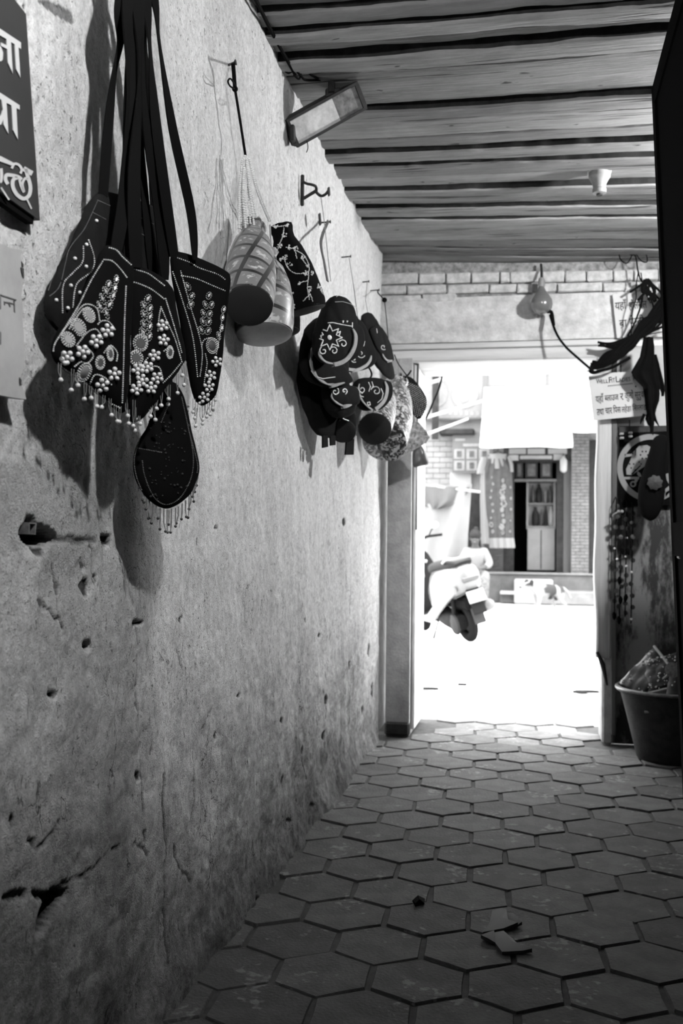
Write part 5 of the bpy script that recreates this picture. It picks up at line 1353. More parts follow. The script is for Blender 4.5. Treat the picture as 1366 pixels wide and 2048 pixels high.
def flap_bag(label, anchor, x, beta, body, flap, trims, motif, T=.035, tilt=0, seed=1, m='flap', tw=.013):
    pl = side_plane(*z5([anchor])[0], x, beta, tilt)
    t = thing('flap_bag', onx(*z5([anchor])[0], x), label, 'bag', 'small flap bags hung in a heap')
    if body: cushion(pl, z5(body), T, .8, 2, .002, seed).build('bag_body', M[m], t)
    sf = None
    if flap:
        mb = cushion(pl, z5(flap), T * .45, .3, 2, .001, seed + 1, T * 1.0); mb.build('flap', M[m], t); sf = Surf(mb)
        for tr in trims:
            P = []; fc = z5(flap); fx, fy = sum(a for a, _ in fc) / len(fc), sum(b_ for _, b_ in fc) / len(fc)
            for q in curve2([(fx + (a - fx) * .95, fy + (b_ - fy) * .95) for a, b_ in z5(tr)], 40):
                p, n = sf.hit(*q)
                if p is None:
                    u, v = pl.uv(*q); p = pl.at(u, v, T + .001); n = pl.n
                P.append(p + n * .004)
            mb = MB(); N_ = len(P)
            if N_ < 4: continue
            wv = []
            for i in range(N_):
                tg = (P[min(i + 1, N_ - 1)] - P[max(i - 1, 0)]).normalized(); wv.append(pl.n.cross(tg).normalized())
            mb.ribbon(P, wv, [tw * min(1, .25 + 6 * min(i, N_ - 1 - i) / N_) for i in range(N_)], .004).build('braid_trim', M['trim'], t)
        if motif:
            mo = MB()
            for l in motif: bead_row(mo, sf, pl, z5(l), 1.5, .0022)
            if mo.v: o = mo.build('bead_motif', M['bead'], t); o['kind'] = 'stuff'
    return t, pl, sf
def spiral(cx, cy, r, a0, turns=1.2, s=1):
    return [(cx + s * r * (1 - k / 26) * math.cos(a0 + k / 24 * turns * 2 * PI), cy + r * (1 - k / 26) * math.sin(a0 + k / 24 * turns * 2 * PI)) for k in range(22)]
def hanging(parent, zf, pts, x0, x1, r=.002, m='string', name='hanging_string'):
    P = curve_pts([onx(*q, x0 + (x1 - x0) * i / max(len(pts) - 1, 1)) for i, q in enumerate(zf(pts))], 24)
    return MB().tube(P, r, 6).build(name, M[m], parent)
# dark bodies at the back of the heap
K9, _, _ = flap_bag('large plain black bag at the back of the heap, lowest at its left', (320, 1100), -.700, 18,
    [(170, 560), (400, 500), (560, 900), (600, 1300), (560, 1400), (300, 1390), (220, 1270), (140, 1040), (105, 800)], None, [], None, .030, seed=11)
for q in [[(330, 1370), (330, 1480), (375, 1470), (370, 1370)], [(395, 1380), (400, 1460), (440, 1455), (440, 1370)], [(540, 1400), (530, 1540), (600, 1540), (605, 1400)]]:
    pl = side_plane(*z5([(320, 1100)])[0], -.690, 18); MB().prism(pl, [pl.uv(*p) for p in z5(q)], -.003, .003).build('cloth_tab', M['flap'], K9)
K3, _, _ = flap_bag('black flap bag behind the sun bag, its pale braid showing at the left', (300, 800), -.672, 22,
    [(160, 440), (300, 300), (520, 420), (560, 900), (400, 960), (200, 900), (120, 760)], [(170, 560), (300, 540), (540, 880), (520, 915), (420, 945), (300, 935), (215, 890), (150, 790), (135, 660)],
    [[(172, 565), (150, 640), (148, 760), (205, 865), (290, 920), (400, 935), (525, 908)]], [[(235, 800), (270, 850), (330, 870), (440, 855)]], .028, seed=12, tw=.011)
p, n = None, None
K2, _, _ = flap_bag('black flap bag behind the sun bag on its right, with curled bead work', (640, 640), -.648, 30,
    [(480, 260), (600, 280), (690, 440), (765, 690), (720, 790), (560, 820), (430, 790)], [(560, 330), (640, 380), (700, 520), (760, 680), (730, 770), (600, 815), (460, 800), (480, 600)],
    [[(440, 788), (520, 808), (610, 805), (700, 768), (745, 720), (760, 670)]], [spiral(665, 650, 40, .5), spiral(605, 700, 28, 1), [(640, 520), (660, 560), (700, 540), (690, 580), (640, 600)]], .028, seed=13, tw=.011)
star = []
for k in range(17):
    a = -PI / 2 + k * PI / 8; q = (112 if k % 2 == 0 else 62); star.append((392 + q * math.cos(a) * .98, 508 + q * math.sin(a) * .98))
K1, plK1, sfK1 = flap_bag('foremost black flap bag with a beaded sun and pale braid edge', (420, 520), -.612, 36,
    [(330, 240), (420, 130), (520, 150), (600, 250), (620, 420), (600, 650), (460, 740), (330, 740), (240, 640), (260, 450)], [(310, 390), (400, 365), (590, 405), (632, 500), (618, 610), (560, 705), (450, 752), (330, 758), (240, 720), (207, 650), (225, 560), (270, 450)],
    [[(598, 425), (626, 490), (618, 580), (580, 660), (510, 725), (400, 748), (290, 740), (225, 690), (212, 640)]],
    [star, spiral(265, 575, 40, -.6, 1.1, -1), spiral(337, 625, 36, -1.0, 1.2, -1), spiral(428, 625, 36, -2.2, 1.2), spiral(508, 565, 40, -2.5, 1.1), [(268, 500), (285, 470), (315, 480), (320, 510)], [(455, 470), (485, 455), (475, 490)],
     [(300, 400), (330, 385), (420, 378), (500, 395), (590, 410)], [(440, 280), (465, 350), (445, 290)], [(490, 300), (510, 380), (525, 310)], [(540, 320), (545, 375), (570, 330)], [(595, 320), (590, 420)]], .036, seed=14)
p, n = sfK1.hit(*z5([(392, 506)])[0])
if p is not None: MB().lathe(p - n * .001, n, [(0, .0075), (.002, .0075), (.003, .005)], 20).build('centre_mirror', M['bead'], K1)
for l in [[(385, 208), (450, 205), (520, 225), (600, 275)], [(395, 160), (430, 140), (500, 145)]]:
    mb = MB(); u = [plK1.uv(*q) for q in walk(z5(l), 2.2)]
    for (a, b_) in u: mb.ball(plK1.at(a, b_, .031), .0014, 1)
    o = mb.build('bead_rows', M['bead'], K1); o['kind'] = 'stuff'
K4, _, _ = flap_bag('black flap bag low in the middle of the heap with two bead curls', (460, 1040), -.640, 26,
    [(320, 900), (560, 900), (640, 1150), (480, 1240), (360, 1150)], [(330, 960), (420, 930), (580, 940), (600, 1090), (520, 1125), (430, 1120), (350, 1075), (325, 1020)],
    [[(330, 1000), (345, 1050), (400, 1095), (480, 1115), (585, 1100)]], [spiral(440, 985, 34, -1, 1.2), spiral(520, 980, 28, 2, 1.2, -1)], .03, seed=15, tw=.012)
K5, _, _ = flap_bag('black flap bag with a rounded pointed flap, right of the low middle one', (740, 1020), -.600, 40,
    [(600, 860), (880, 860), (920, 1000), (860, 1110), (700, 1170), (600, 1080)], [(580, 915), (700, 880), (880, 890), (905, 960), (890, 1050), (835, 1125), (760, 1165), (690, 1145), (620, 1080), (585, 990)],
    [[(592, 920), (590, 985), (625, 1065), (690, 1130), (755, 1155), (830, 1115), (885, 1040), (900, 950), (880, 890)]], [spiral(675, 965, 36, 0, 1.2, -1), spiral(800, 980, 46, 3.5, 1.3), [(735, 905), (750, 940), (738, 980)], [(765, 900), (775, 935), (760, 960)], [(600, 930), (625, 985), (665, 1022), (690, 1030)], [(612, 925), (640, 960), (680, 1000)], [(845, 960), (862, 1000), (850, 1050), (815, 1080)], [(725, 1080), (745, 1075), (750, 1100), (728, 1105), (725, 1080)]], .03, seed=16, tw=.014)
k5p = onx(*z5([(740, 880)])[0], -.60)
MB().tube(curve_pts([k5p, onx(*z5([(745, 780)])[0], -.66), Vector((WX, k5p.y + .25, k5p.z + .25))], 14), .004, 6).build('hanging_cord', M['cord'], K5)
K6, plK6, _ = flap_bag('narrow dark bag hanging edge-on at the right of the heap', (800, 560), -.655, 12,
    [(660, 310), (745, 275), (790, 350), (860, 450), (905, 620), (960, 870), (930, 885), (850, 820), (760, 690), (700, 480)], [(690, 420), (800, 400), (870, 520), (925, 710), (880, 735), (820, 690), (760, 600)],
    [[(800, 645), (820, 690), (850, 718), (890, 722), (925, 712)]], [spiral(865, 590, 26, 1, 1.1), [(690, 420), (760, 400), (810, 395)], [(720, 350), (790, 345)], [(735, 470), (720, 440)], [(810, 465), (805, 430)], [(830, 780), (870, 830), (930, 870)]], .022, seed=17, tw=.008)
K7, sfK7, _, _ = pouch('shiny brocade pouch with a black round base, bottom of the heap', z5([(880, 950)])[0], -.665, z5([(790, 1312)])[0], -.610, .066, PF, 'brocade', 21, .1, 'brocade pouches in the heap')
K8, sfK8, _, _ = pouch('shiny brocade pouch behind, furthest right and lowest of the heap', z5([(985, 900)])[0], -.650, z5([(880, 1430)])[0], -.640, .098, PF, 'brocade', 22, .14, 'brocade pouches in the heap', 'brocade')
K10, sfK10, _, _ = pouch('small black pouch with a silver band between the flap bags and the brocade pouch', z5([(500, 1100)])[0], -.680, z5([(510, 1330)])[0], -.640, .045, PF, 'velvet', 23, .1, 'brocade pouches in the heap')
em = MB()
for l in [[(480, 1210), (560, 1240)], [(485, 1235), (560, 1265)], [(490, 1260), (555, 1290)]]: bead_row(em, sfK10, None, z5(l), 1.6, .0022)
if em.v: o = em.build('silver_band', M['gem'], K10); o['kind'] = 'stuff'
em = MB()
for k in range(260):
    q = (rr.uniform(900, 1080), rr.uniform(960, 1300)); p, n = sfK8.hit(*z5([q])[0])
    if p is not None and math.sin(q[0] * .05) * math.sin(q[1] * .035) > .1: em.ball(p + n * .001, rr.uniform(.0015, .003), 1)
for k in range(140):
    q = (rr.uniform(650, 1050), rr.uniform(1330, 1480)); p, n = sfK8.hit(*z5([q])[0])
    if p is not None: em.ball(p + n * .001, rr.uniform(.001, .0022), 1)
o = em.build('sequins', M['gem'], K8); o['kind'] = 'stuff'
# beaded mesh bag, patterned pouch, satin pouch at the door
plL = side_plane(*z5([(1130, 1030)])[0], -.590, 60)
Lb = thing('beaded_clutch', onx(*z5([(1130, 1030)])[0], -.590), 'oval black clutch sewn all over with rows of pale beads, beside the door pier', 'bag')
mb = cushion(plL, z5([(985, 855), (1060, 840), (1120, 860), (1180, 930), (1240, 1020), (1252, 1110), (1200, 1225), (1160, 1225), (1090, 1130), (1030, 1000)]), .02, .8, 2, .001, 31); mb.build('bag_body', M['flap'], Lb); sf = Surf(mb)
em = MB()
for k in range(9):
    x0 = 1050 + k * 17; bead_row(em, sf, plL, z5([(x0 - 10, 880 + k * 8), (x0 + 70, 1050 + k * 6), (x0 + 100, 1200)]), 3.6, .0022)
o = em.build('bead_rows', M['bead'], Lb); o['kind'] = 'stuff'
hanging(Lb, z5, [(965, 660), (1000, 740), (1080, 850)], -.67, -.595, .003, 'cord', 'cord'); hanging(Lb, z5, [(1110, 800), (1090, 830), (1060, 860)], -.60, -.595, .005, 'cord', 'cord')
M['spotcloth'] = mat('spotted_grey_cloth', .20, .7, var=.85, scale=55, detail=2)
plM = side_plane(*z5([(1100, 1400)])[0], -.605, 60)
Mb = thing('patterned_pouch', onx(*z5([(1100, 1400)])[0], -.605), 'flat grey pouch with dark specks, slanting beside the door pier', 'pouch')
cushion(plM, z5([(905, 1480), (940, 1615), (1100, 1520), (1290, 1410), (1240, 1320), (1150, 1225), (1080, 1300), (980, 1420)]), .012, .8, 1, .002, 33).build('pouch_body', M['spotcloth'], Mb)
hanging(Mb, z5, [(1010, 700), (1010, 850), (1150, 1240)], -.67, -.605, .002)
plN = side_plane(*z5([(1180, 1560)])[0], -.566, 60)
Nb = thing('satin_pouch', onx(*z5([(1180, 1560)])[0], -.566), 'small dark satin pouch hanging below the speckled pouch in the doorway', 'pouch')
cushion(plN, z5([(1125, 1500), (1180, 1440), (1225, 1480), (1280, 1625), (1200, 1640), (1125, 1660)]), .02, .8, 2, .002, 35).build('pouch_body', mat('dark_satin', .06, .35), Nb)
hanging(Nb, z5, [(1180, 1250), (1185, 1460)], -.600, -.566, .002)
# ------------------------------------------------------------------ lettering (flat print as thin raised shapes)
_TXT = {}
def text_mb(s):
    """glyph outlines of a word as (verts 2-D, faces, width)"""
    if s in _TXT: return _TXT[s]
    c = bpy.data.curves.new('lettering', 'FONT'); c.body = s; c.size = 1.0; c.resolution_u = 3; c.offset = .010
    o = bpy.data.objects.new('tmp', c); COL.objects.link(o); bpy.context.view_layer.update()
    me = bpy.data.meshes.new_from_object(o.evaluated_get(bpy.context.evaluated_depsgraph_get()))
    v = [(q.co.x, q.co.y) for q in me.vertices]; f = [tuple(p.vertices) for p in me.polygons]
    bpy.data.objects.remove(o); bpy.data.curves.remove(c); bpy.data.meshes.remove(me)
    _TXT[s] = (v, f); return _TXT[s]
def cut_right(vf, keep):
    """half form of a consonant: the right-hand bar taken off"""
    v, f = vf; x1 = min(p[0] for p in v) + (max(p[0] for p in v) - min(p[0] for p in v)) * keep
    bm = bmesh.new(); vv = [bm.verts.new((a, b_, 0)) for a, b_ in v]
    for q in f:
        try: bm.faces.new([vv[i] for i in q])
        except ValueError: pass
    bmesh.ops.bisect_plane(bm, geom=bm.verts[:] + bm.edges[:] + bm.faces[:], plane_co=(x1, 0, 0), plane_no=(1, 0, 0), clear_outer=True)
    bm.verts.index_update(); o = ([(q.co.x, q.co.y) for q in bm.verts], [tuple(x.index for x in q.verts) for q in bm.faces]); bm.free(); return o
def compose(parts):
    """parts: words or ('half', consonant); laid side by side"""
    V, F, x = [], [], 0.0
    for p in parts:
        if p == ' ': x += .28; continue
        vf = cut_right(text_mb(p[1]), p[2]) if isinstance(p, tuple) else text_mb(p)
        v, f = vf
        if not v: continue
        x0 = min(a for a, _ in v); w_ = max(a for a, _ in v) - x0; b_ = len(V)
        V += [(a - x0 + x, c) for a, c in v]; F += [tuple(i + b_ for i in q) for q in f]; x += w_ - .012
    return V, F
def letter(parts, pl, rect, name, m, parent, th=.0012, w0=0.0):
    """set a line of lettering into a (u0, v0, u1, v1) box of a plane; v0..v1 spans the glyphs' full height"""
    V, F = compose(parts if isinstance(parts, list) else [parts])
    if not V: return None
    xa, xb = min(p[0] for p in V), max(p[0] for p in V); ya, yb = min(p[1] for p in V), max(p[1] for p in V)
    u0, v0, u1, v1 = rect
    q = lambda a, b_: (u0 + (a - xa) / (xb - xa) * (u1 - u0), v0 + (b_ - ya) / (yb - ya) * (v1 - v0))
    uv = [q(*p) for p in V]; n = len(uv)
    vs = [pl.at(a, b_, w0 + th) for a, b_ in uv]
    mb = MB().add(vs, F); o = mb.build(name, m, parent, smooth=False)
    return o

# ------------------------------------------------------------------ dark signboard at the left edge
M['sign_dark'] = mat('dark_sign_enamel', .030, .6, var=.15, scale=8)
a, b_ = onx(52, 28, -.755), onx(79, 441, -.745)
pls = Plane(b_, (-.03, 1, 0)); pls.n = pls.u.cross(pls.v).normalized()
sgn = thing('signboard', b_, 'dark grey signboard with large pale hand-painted letters at the upper left', 'sign')
P_ = lambda *q: [pls.uv(*x) for x in q]
tr, br = P_((52, 28), (80, 441)); tl, bl = (tr[0] - .5, tr[1] + .04), (br[0] - .5, br[1] + .005)
MB().prism(pls, [tl, tr, br, bl], -.010, 0).build('board', M['sign_dark'], sgn, smooth=False)
MB().prism(pls, [(bl[0], bl[1] - .0), (br[0] - .012, br[1] - .0), (br[0] - .014, br[1] - .010), (bl[0], bl[1] - .012)], -.016, -.004).build('shadow_strip', M['black'], sgn, smooth=False)  # black strip painted in as the shadow below the board
def painted(shapes, name='letter'):
    for s in shapes: MB().prism(pls, P_(*s), .0005, .0018).build(name, M['white_paint'], sgn, smooth=False)
zs_ = zc(0, 0, 4.453)
# visible strokes of three lines of lettering
painted([zs_(q) for q in [
    [(-60, 225), (0, 262), (178, 380), (178, 436), (155, 424), (172, 690), (135, 615), (122, 395), (88, 375), (104, 655), (62, 560), (56, 440), (0, 408), (0, 380), (52, 405), (50, 350), (-60, 285)],
    [(-40, 545), (-40, 380), (0, 420), (18, 470), (14, 530), (0, 545)],
    [(-60, 798), (0, 832), (166, 938), (166, 978), (136, 962), (150, 1245), (108, 1160), (96, 940), (48, 915), (66, 1195), (22, 1110), (20, 1060), (0, 1110), (-40, 1110), (-40, 1080), (5, 1020), (16, 980), (4, 890), (-60, 850)],
    [(-60, 1375), (0, 1392), (110, 1450), (115, 1482), (0, 1440), (-60, 1420)]]])
def stroke(pts, wd, name='letter'):
    q = curve_pts([(a, b_, 0) for a, b_ in zs_(pts)], 30); L, R_ = [], []
    for i, p in enumerate(q):
        t = (q[min(i + 1, 29)] - q[max(i - 1, 0)]).normalized(); L.append((p.x - t.y * wd / 2, p.y + t.x * wd / 2)); R_.append((p.x + t.y * wd / 2, p.y - t.x * wd / 2))
    vs = [pls.at(*pls.uv(*p), .0016) for p in L] + [pls.at(*pls.uv(*p), .0016) for p in R_]
    MB().add(vs, [(i, i + 1, 31 + i, 30 + i) for i in range(29)]).build(name, M['white_paint'], sgn, smooth=False)
stroke([(95, 1500), (120, 1460), (160, 1470), (185, 1510), (172, 1545)], 5)
stroke([(62, 1640), (40, 1600), (48, 1560), (90, 1560), (150, 1575), (185, 1600)], 7)
stroke([(150, 1580), (110, 1600), (105, 1660), (140, 1730), (200, 1770), (250, 1740), (262, 1660), (235, 1560), (220, 1500)], 7.5)
stroke([(165, 1600), (180, 1660), (205, 1710), (190, 1640), (215, 1590), (240, 1600)], 5)
stroke([(200, 1500), (240, 1525), (280, 1545)], 10); stroke([(230, 1770), (272, 1860)], 3.2); stroke([(0, 1670), (72, 1780)], 3.4); stroke([(0, 1500), (5, 1560), (0, 1610), (-10, 1620)], 6)

# faded paper poster below it
plp = Plane((WX + .030, 1.35, 1.3), (0, 1, 0))
pst = thing('faded_poster', plp.o, 'faded grey paper poster pasted on the wall at the left edge', 'poster')
plp = Plane((WX + .028, 1.35, 1.3), (0, 1, 0)); P_ = lambda *q: [plp.uv(*x) for x in q]
mb = MB(); z9 = zc(0, 470, 5.688)
ol = z9([(0, 95), (120, 150), (245, 175), (232, 235), (260, 380), (262, 520), (245, 690), (258, 780), (255, 980), (272, 1150), (280, 1400), (255, 1560), (232, 1640), (300, 1870), (150, 1850), (0, 1822)])
u = P_(*ol); u = [(-.25 + plp.uv(0, 600)[0], u[0][1] + .02)] + u + [(-.25 + plp.uv(0, 600)[0], u[-1][1] + .01)]
mb.prism(plp, u, -.012, 0).build('paper', mat('faded_paper', .36, .85, var=.16, scale=9), pst, smooth=False)
for q in [[(0, 675), (0, 690), (180, 748), (184, 735)], [(150, 745), (163, 750), (168, 885), (156, 870)], [(40, 755), (105, 765), (155, 780), (155, 790), (110, 785), (118, 820), (105, 818), (92, 780), (50, 770), (55, 800), (45, 800)], [(0, 690), (6, 690), (6, 845), (0, 845)], [(0, 1100), (8, 1110), (8, 1240), (0, 1250)]]:
    MB().prism(plp, P_(*z9(q)), 0, .0008).build('letter', mat('faded_ink', .07, .8), pst, smooth=False)
for q in [[(225, 370), (260, 380), (262, 500), (240, 440)], [(235, 300), (255, 330), (255, 370), (240, 355)], [(210, 1620), (235, 1650), (230, 1710), (215, 1690)]]:
    MB().prism(plp, P_(*z9(q)), .001, .0018).build('torn_edge', mat('dark_torn_paper', .05, .9), pst, smooth=False)  # dark slivers along the torn edge of the paper
# small metal box sunk in the broken wall hole
zj = zc(0, 980, 5.254)
jb = thing('junction_box', onx(*zj([(330, 405)])[0], WX - .005), 'small rusty metal box sunk in a broken hole in the wall, below the bags', 'box')
plj = Plane(onx(*zj([(330, 405)])[0], WX + .004), (0, 1, 0)); q = [plj.uv(*x) for x in zj([(290, 340), (372, 345), (362, 470), (288, 462)])]
c = [(sum(x[0] for x in q) / 4, sum(x[1] for x in q) / 4)]; inn = [(c[0][0] + (x[0] - c[0][0]) * .72, c[0][1] + (x[1] - c[0][1]) * .78) for x in q]
for i in range(4): MB().prism(plj, [q[i], q[(i + 1) % 4], inn[(i + 1) % 4], inn[i]], -.035, .002).build('box_side', mat('rusty_rim', .16, .6, metal=.4, var=.5, scale=60), jb, smooth=False)
MB().prism(plj, inn, -.036, -.030).build('box_back', M['black'], jb, smooth=False)

# ------------------------------------------------------------------ floodlight under the ceiling
zf = zc(550, 100, 4.454)
flx = ony(655, 225, 3.02)
fd = thing('floodlight', ony(665, 170, 3.02), 'dusty box floodlight bracketed under the planks, tilted down to the right', 'lamp')
A_, B_ = ony(593, 262, 2.98), ony(712, 196, 3.06)         # glass centre line, left to right
U_ = (B_ - A_).normalized(); Lh = (B_ - A_).length / 2 + .012
nrm = (CAM - (A_ + B_) / 2); nrm = (nrm - U_ * nrm.dot(U_)).normalized(); nrm = (nrm + Vector((.25, 0, -.15))).normalized(); nrm = (nrm - U_ * nrm.dot(U_)).normalized()
V_ = nrm.cross(U_); ctr = (A_ + B_) / 2
plf = Plane(ctr, U_, V_, nrm); hh = .036
def rrect(pl, x0, y0, x1, y1): return [(x0, y0), (x1, y0), (x1, y1), (x0, y1)]
mb = MB(); secs = [(1, 0), (1.0, -.018), (.96, -.05), (.62, -.085), (.55, -.095)]; vs = []
for k, (s, d) in enumerate(secs):
    for (x, y) in rrect(plf, -Lh - .006, -hh - .006, Lh + .006, hh + .006): vs.append(plf.at(x * (1 if k < 2 else (s + 1) / 2), y * s + (.012 if k > 2 else 0), d))
fs = [(i * 4 + q, i * 4 + (q + 1) % 4, (i + 1) * 4 + (q + 1) % 4, (i + 1) * 4 + q) for i in range(4) for q in range(4)] + [(16, 17, 18, 19), (0, 3, 2, 1)]
mb.add(vs, fs).build('housing', M['iron'], fd, smooth=False)
mb = MB()
for (x0, y0, x1, y1) in ((-Lh - .008, -hh - .008, Lh + .008, -hh), (-Lh - .008, hh, Lh + .008, hh + .008), (-Lh - .008, -hh, -Lh, hh), (Lh - .004, -hh, Lh + .010, hh)):
    MB().prism(plf, rrect(plf, x0, y0, x1, y1), -.004, .010).build('frame_bar', M['iron'], fd, smooth=False)
MB().prism(plf, rrect(plf, -Lh, -hh, Lh * .28, hh), .001, .004).build('dusty_glass', mat('dusty_glass', .50, .35, var=.3, scale=30, stretch=(1, 1, 1)), fd, smooth=False)
MB().prism(plf, rrect(plf, Lh * .28, -hh, Lh, hh), .001, .004).build('darker_glass', mat('darker_glass', .15, .35, var=.6, scale=40), fd, smooth=False)  # right part of the pane in a darker tone
tp_ = ony(664, 128, 3.05); tp_.z = min(tp_.z, 2.455)
MB().tube([Vector((tp_.x, tp_.y, 2.47)), ony(664, 150, 3.04), ony(663, 186, 3.03)], .011, 8).build('stem', M['iron'], fd)
MB().box(ony(668, 190, 3.05), (.05, .04, .03), bev=.004).build('stem_clamp', M['iron'], fd)
MB().box(ony(586, 268, 2.97), (.014, .03, .05), bev=.003).build('end_bracket', M['iron'], fd)
MB().tube(curve_pts([ony(640, 160, 3.02), ony(612, 160, 2.98), ony(602, 152, 2.95), ony(590, 140, 2.93), ony(575, 145, 2.93), ony(560, 128, 2.9), ony(540, 112, 2.86)], 40), .004, 6).build('lamp_cord', M['cord'], fd)
MB().tube(curve_pts([ony(637, 158, 3.0), ony(622, 150, 2.98), ony(610, 140, 2.96), ony(603, 146, 2.95), ony(598, 158, 2.95), ony(588, 150, 2.93)], 30), .003, 6).build('lamp_cord', M['cord'], fd)
MB().tube(curve_pts([ony(614, 282, 2.99), ony(616, 295, 2.99), ony(613, 305, 2.99)], 10), .0015, 5).build('loose_wire', M['cord'], fd)
# cable running along the top of the wall
mb = MB(); mb.tube(curve_pts([Vector((WX + .03, 1.9, 2.44)), Vector((WX + .035, 2.4, 2.435)), Vector((WX + .03, 2.7, 2.44)), Vector((WX + .04, 2.95, 2.43))], 30), .006, 6)
o = mb.build('wall_cable', M['cord']); tag(o, 'black cable in the corner between left wall and planks', 'cable')

# ------------------------------------------------------------------ iron bracket, nails and strings on the far wall
def wpt(q, off=0.0): return onx(*zf([q])[0], WX + off)
yb_ = wpt((243, 1250)).y
bk = thing('bracket_hook', wpt((243, 1250)), 'small forged iron bracket with an upturned hook on the far left wall', 'hook')
MB().box(wpt((243, 1250), .012), (.012, .010, (wpt((243, 1112)) - wpt((243, 1390))).length), bev=.003).build('wall_bar', M['iron'], bk)
def off(q, d): return onx(*zf([q])[0], WX + d)
MB().tube(curve_pts([off((245, 1168), .018), off((280, 1190), .03), off((330, 1200), .05), off((362, 1215), .06), off((370, 1245), .062)], 18), .0045, 8).build('upper_arm', M['iron'], bk)
MB().tube([off((250, 1325), .018), off((365, 1255), .062)], .0055, 8).build('lower_arm', M['iron'], bk)
MB().tube(curve_pts([off((368, 1240), .062), off((372, 1270), .064), off((410, 1300), .075), off((450, 1285), .09), off((478, 1250), .10)], 22), .0048, 8).build('hook', M['iron'], bk)
MB().box(off((480, 1262), .101), (.006, .02, .028), Matrix.Rotation(.5, 3, 'X'), bev=.002).build('hook_tip', M['iron'], bk)
s1 = MB().tube(curve_pts([off((408, 1300), .075), off((440, 1540), .08), off((465, 1780), .09), off((497, 2060), .11)], 24), .0014, 5).build('hanging_string', M['string']); tag(s1, 'thin string hanging from the forged bracket down to the heap of bags', 'string')
def nail(label, q, ln=.05, zf_=zf):
    b_ = onx(*zf_([q])[0], WX); t = thing('nail', b_, label, 'nail')
    MB().tube([b_ + Vector((-.03, 0, 0)), b_ + Vector((ln, 0, .004))], .0028, 8).build('shank', M['iron'], t)
    MB().lathe(b_ + Vector((ln - .002, 0, .004)), (1, 0, 0), [(0, .006), (.003, .006)], 10).build('head', M['iron'], t); return b_ + Vector((ln - .008, 0, .004))
h1 = nail('stout nail above the heap of flap bags with a dark strap', (385, 1545), .045)
MB().box(off((400, 1508), .045), (.006, .02, .04), Matrix.Rotation(.5, 3, 'X'), bev=.002).build('strap_loop', M['iron'], K1)
P = curve_pts([h1 + Vector((0, 0, .004)), off((410, 1700), .07), off((440, 1900), .10), off((468, 2060), .12)], 20); MB().ribbon(P, Vector((.3, .9, 0)), .010, .003).build('strap', mat('grey_strap', .06, .8), K1)
h2 = nail('thin nail with a string, third from the pier', (600, 1850), .035)
MB().tube([h2, onx(707, 570, WX + .09), onx(716, 640, WX + .09)], .0016, 5).build('hanging_string', M['string'], K6)
h3 = nail('thin nail with a string, second from the pier', (725, 565), .03, lambda p: p)
MB().tube([h3, onx(731, 600, WX + .08), onx(738, 640, WX + .09)], .0014, 5).build('hanging_string', M['string'], K6)
h4 = nail('thin nail with a knotted black string, nearest the pier', (742, 582), .04, lambda p: p)
mb = MB(); k4 = onx(769, 600, WX + .10); mb.tube([h4, onx(756, 586, WX + .07), k4], .003, 6); mb.ball(k4, .012, 2); mb.tube(curve_pts([k4, onx(775, 660, WX + .10), onx(779, 720, WX + .10)], 12), .002, 6)
mb.build('knotted_string', M['cord'], Lb)
K1.children[0]

# ------------------------------------------------------------------ ceramic bulb holder on the planks, old bulb on the end wall
ih = onz(1199, 353, 2.415)
iz = thing('bulb_holder', ih, 'empty pale ceramic bulb holder on the ceiling planks, right', 'lamp holder')
MB().box(ih + Vector((0, 0, .03)), (.09, .07, .03), bev=.004).build('wood_block', M['timber'], iz)
MB().lathe(ih + Vector((0, 0, .015)), (0, 0, -1), [(0, .040), (.018, .042), (.026, .036), (.045, .026), (.062, .024), (.066, .027), (.080, .026), (.083, .018)], 28).build('ceramic_body', M['ceramic'], iz)
MB().lathe(ih + Vector((0, 0, -.068)), (0, 0, -1), [(0, .012), (.006, .012)], 16).build('contact', M['iron'], iz)
bc = ony(1083, 612, EY - .075)
bl = thing('wall_bulb', ony(1083, 540, EY), 'unlit frosted bulb in an old holder hanging on the end wall', 'bulb')
hk_ = ony(1083, 540, EY - .03)
MB().tube([ony(1082, 528, EY - .02), hk_, ony(1083, 560, EY - .06)], .006, 8).build('holder_wire', M['iron'], bl)
MB().lathe(ony(1083, 556, EY - .07), (bc - ony(1083, 556, EY - .07)), [(0, .012), (.01, .016), (.03, .017), (.045, .015)], 20).build('socket', M['ceramic'], bl)
ax = (bc - ony(1083, 556, EY - .07)).normalized()
frost = mat('frosted_bulb_glass', .17, .15, spec=.6, trans=.25, coat=.4)
MB().lathe(ony(1083, 572, EY - .07), ax, [(0, .013), (.012, .016), (.028, .024), (.05, .040), (.072, .053), (.095, .056), (.117, .050), (.134, .034), (.142, .014), (.143, .002)], 32).build('glass', frost, bl)
MB().box(ony(1070, 576, EY - .02), (.03, .02, .04), bev=.004).build('holder_plate', mat('worn_plate', .2, .7), bl)
MB().tube(curve_pts([ony(1100, 630, EY - .06), ony(1112, 665, EY - .10), ony(1130, 692, EY - .14), ony(1158, 718, EY - .18), ony(1186, 742, EY - .22)], 30), .006, 8).build('flex', M['cord'], bl)
MB().tube(curve_pts([bc + Vector((.03, .0, -.03)), ony(1103, 625, EY - .06), ony(1107, 650, EY - .09)], 10), .009, 8).build('flex_end', M['cord'], bl)

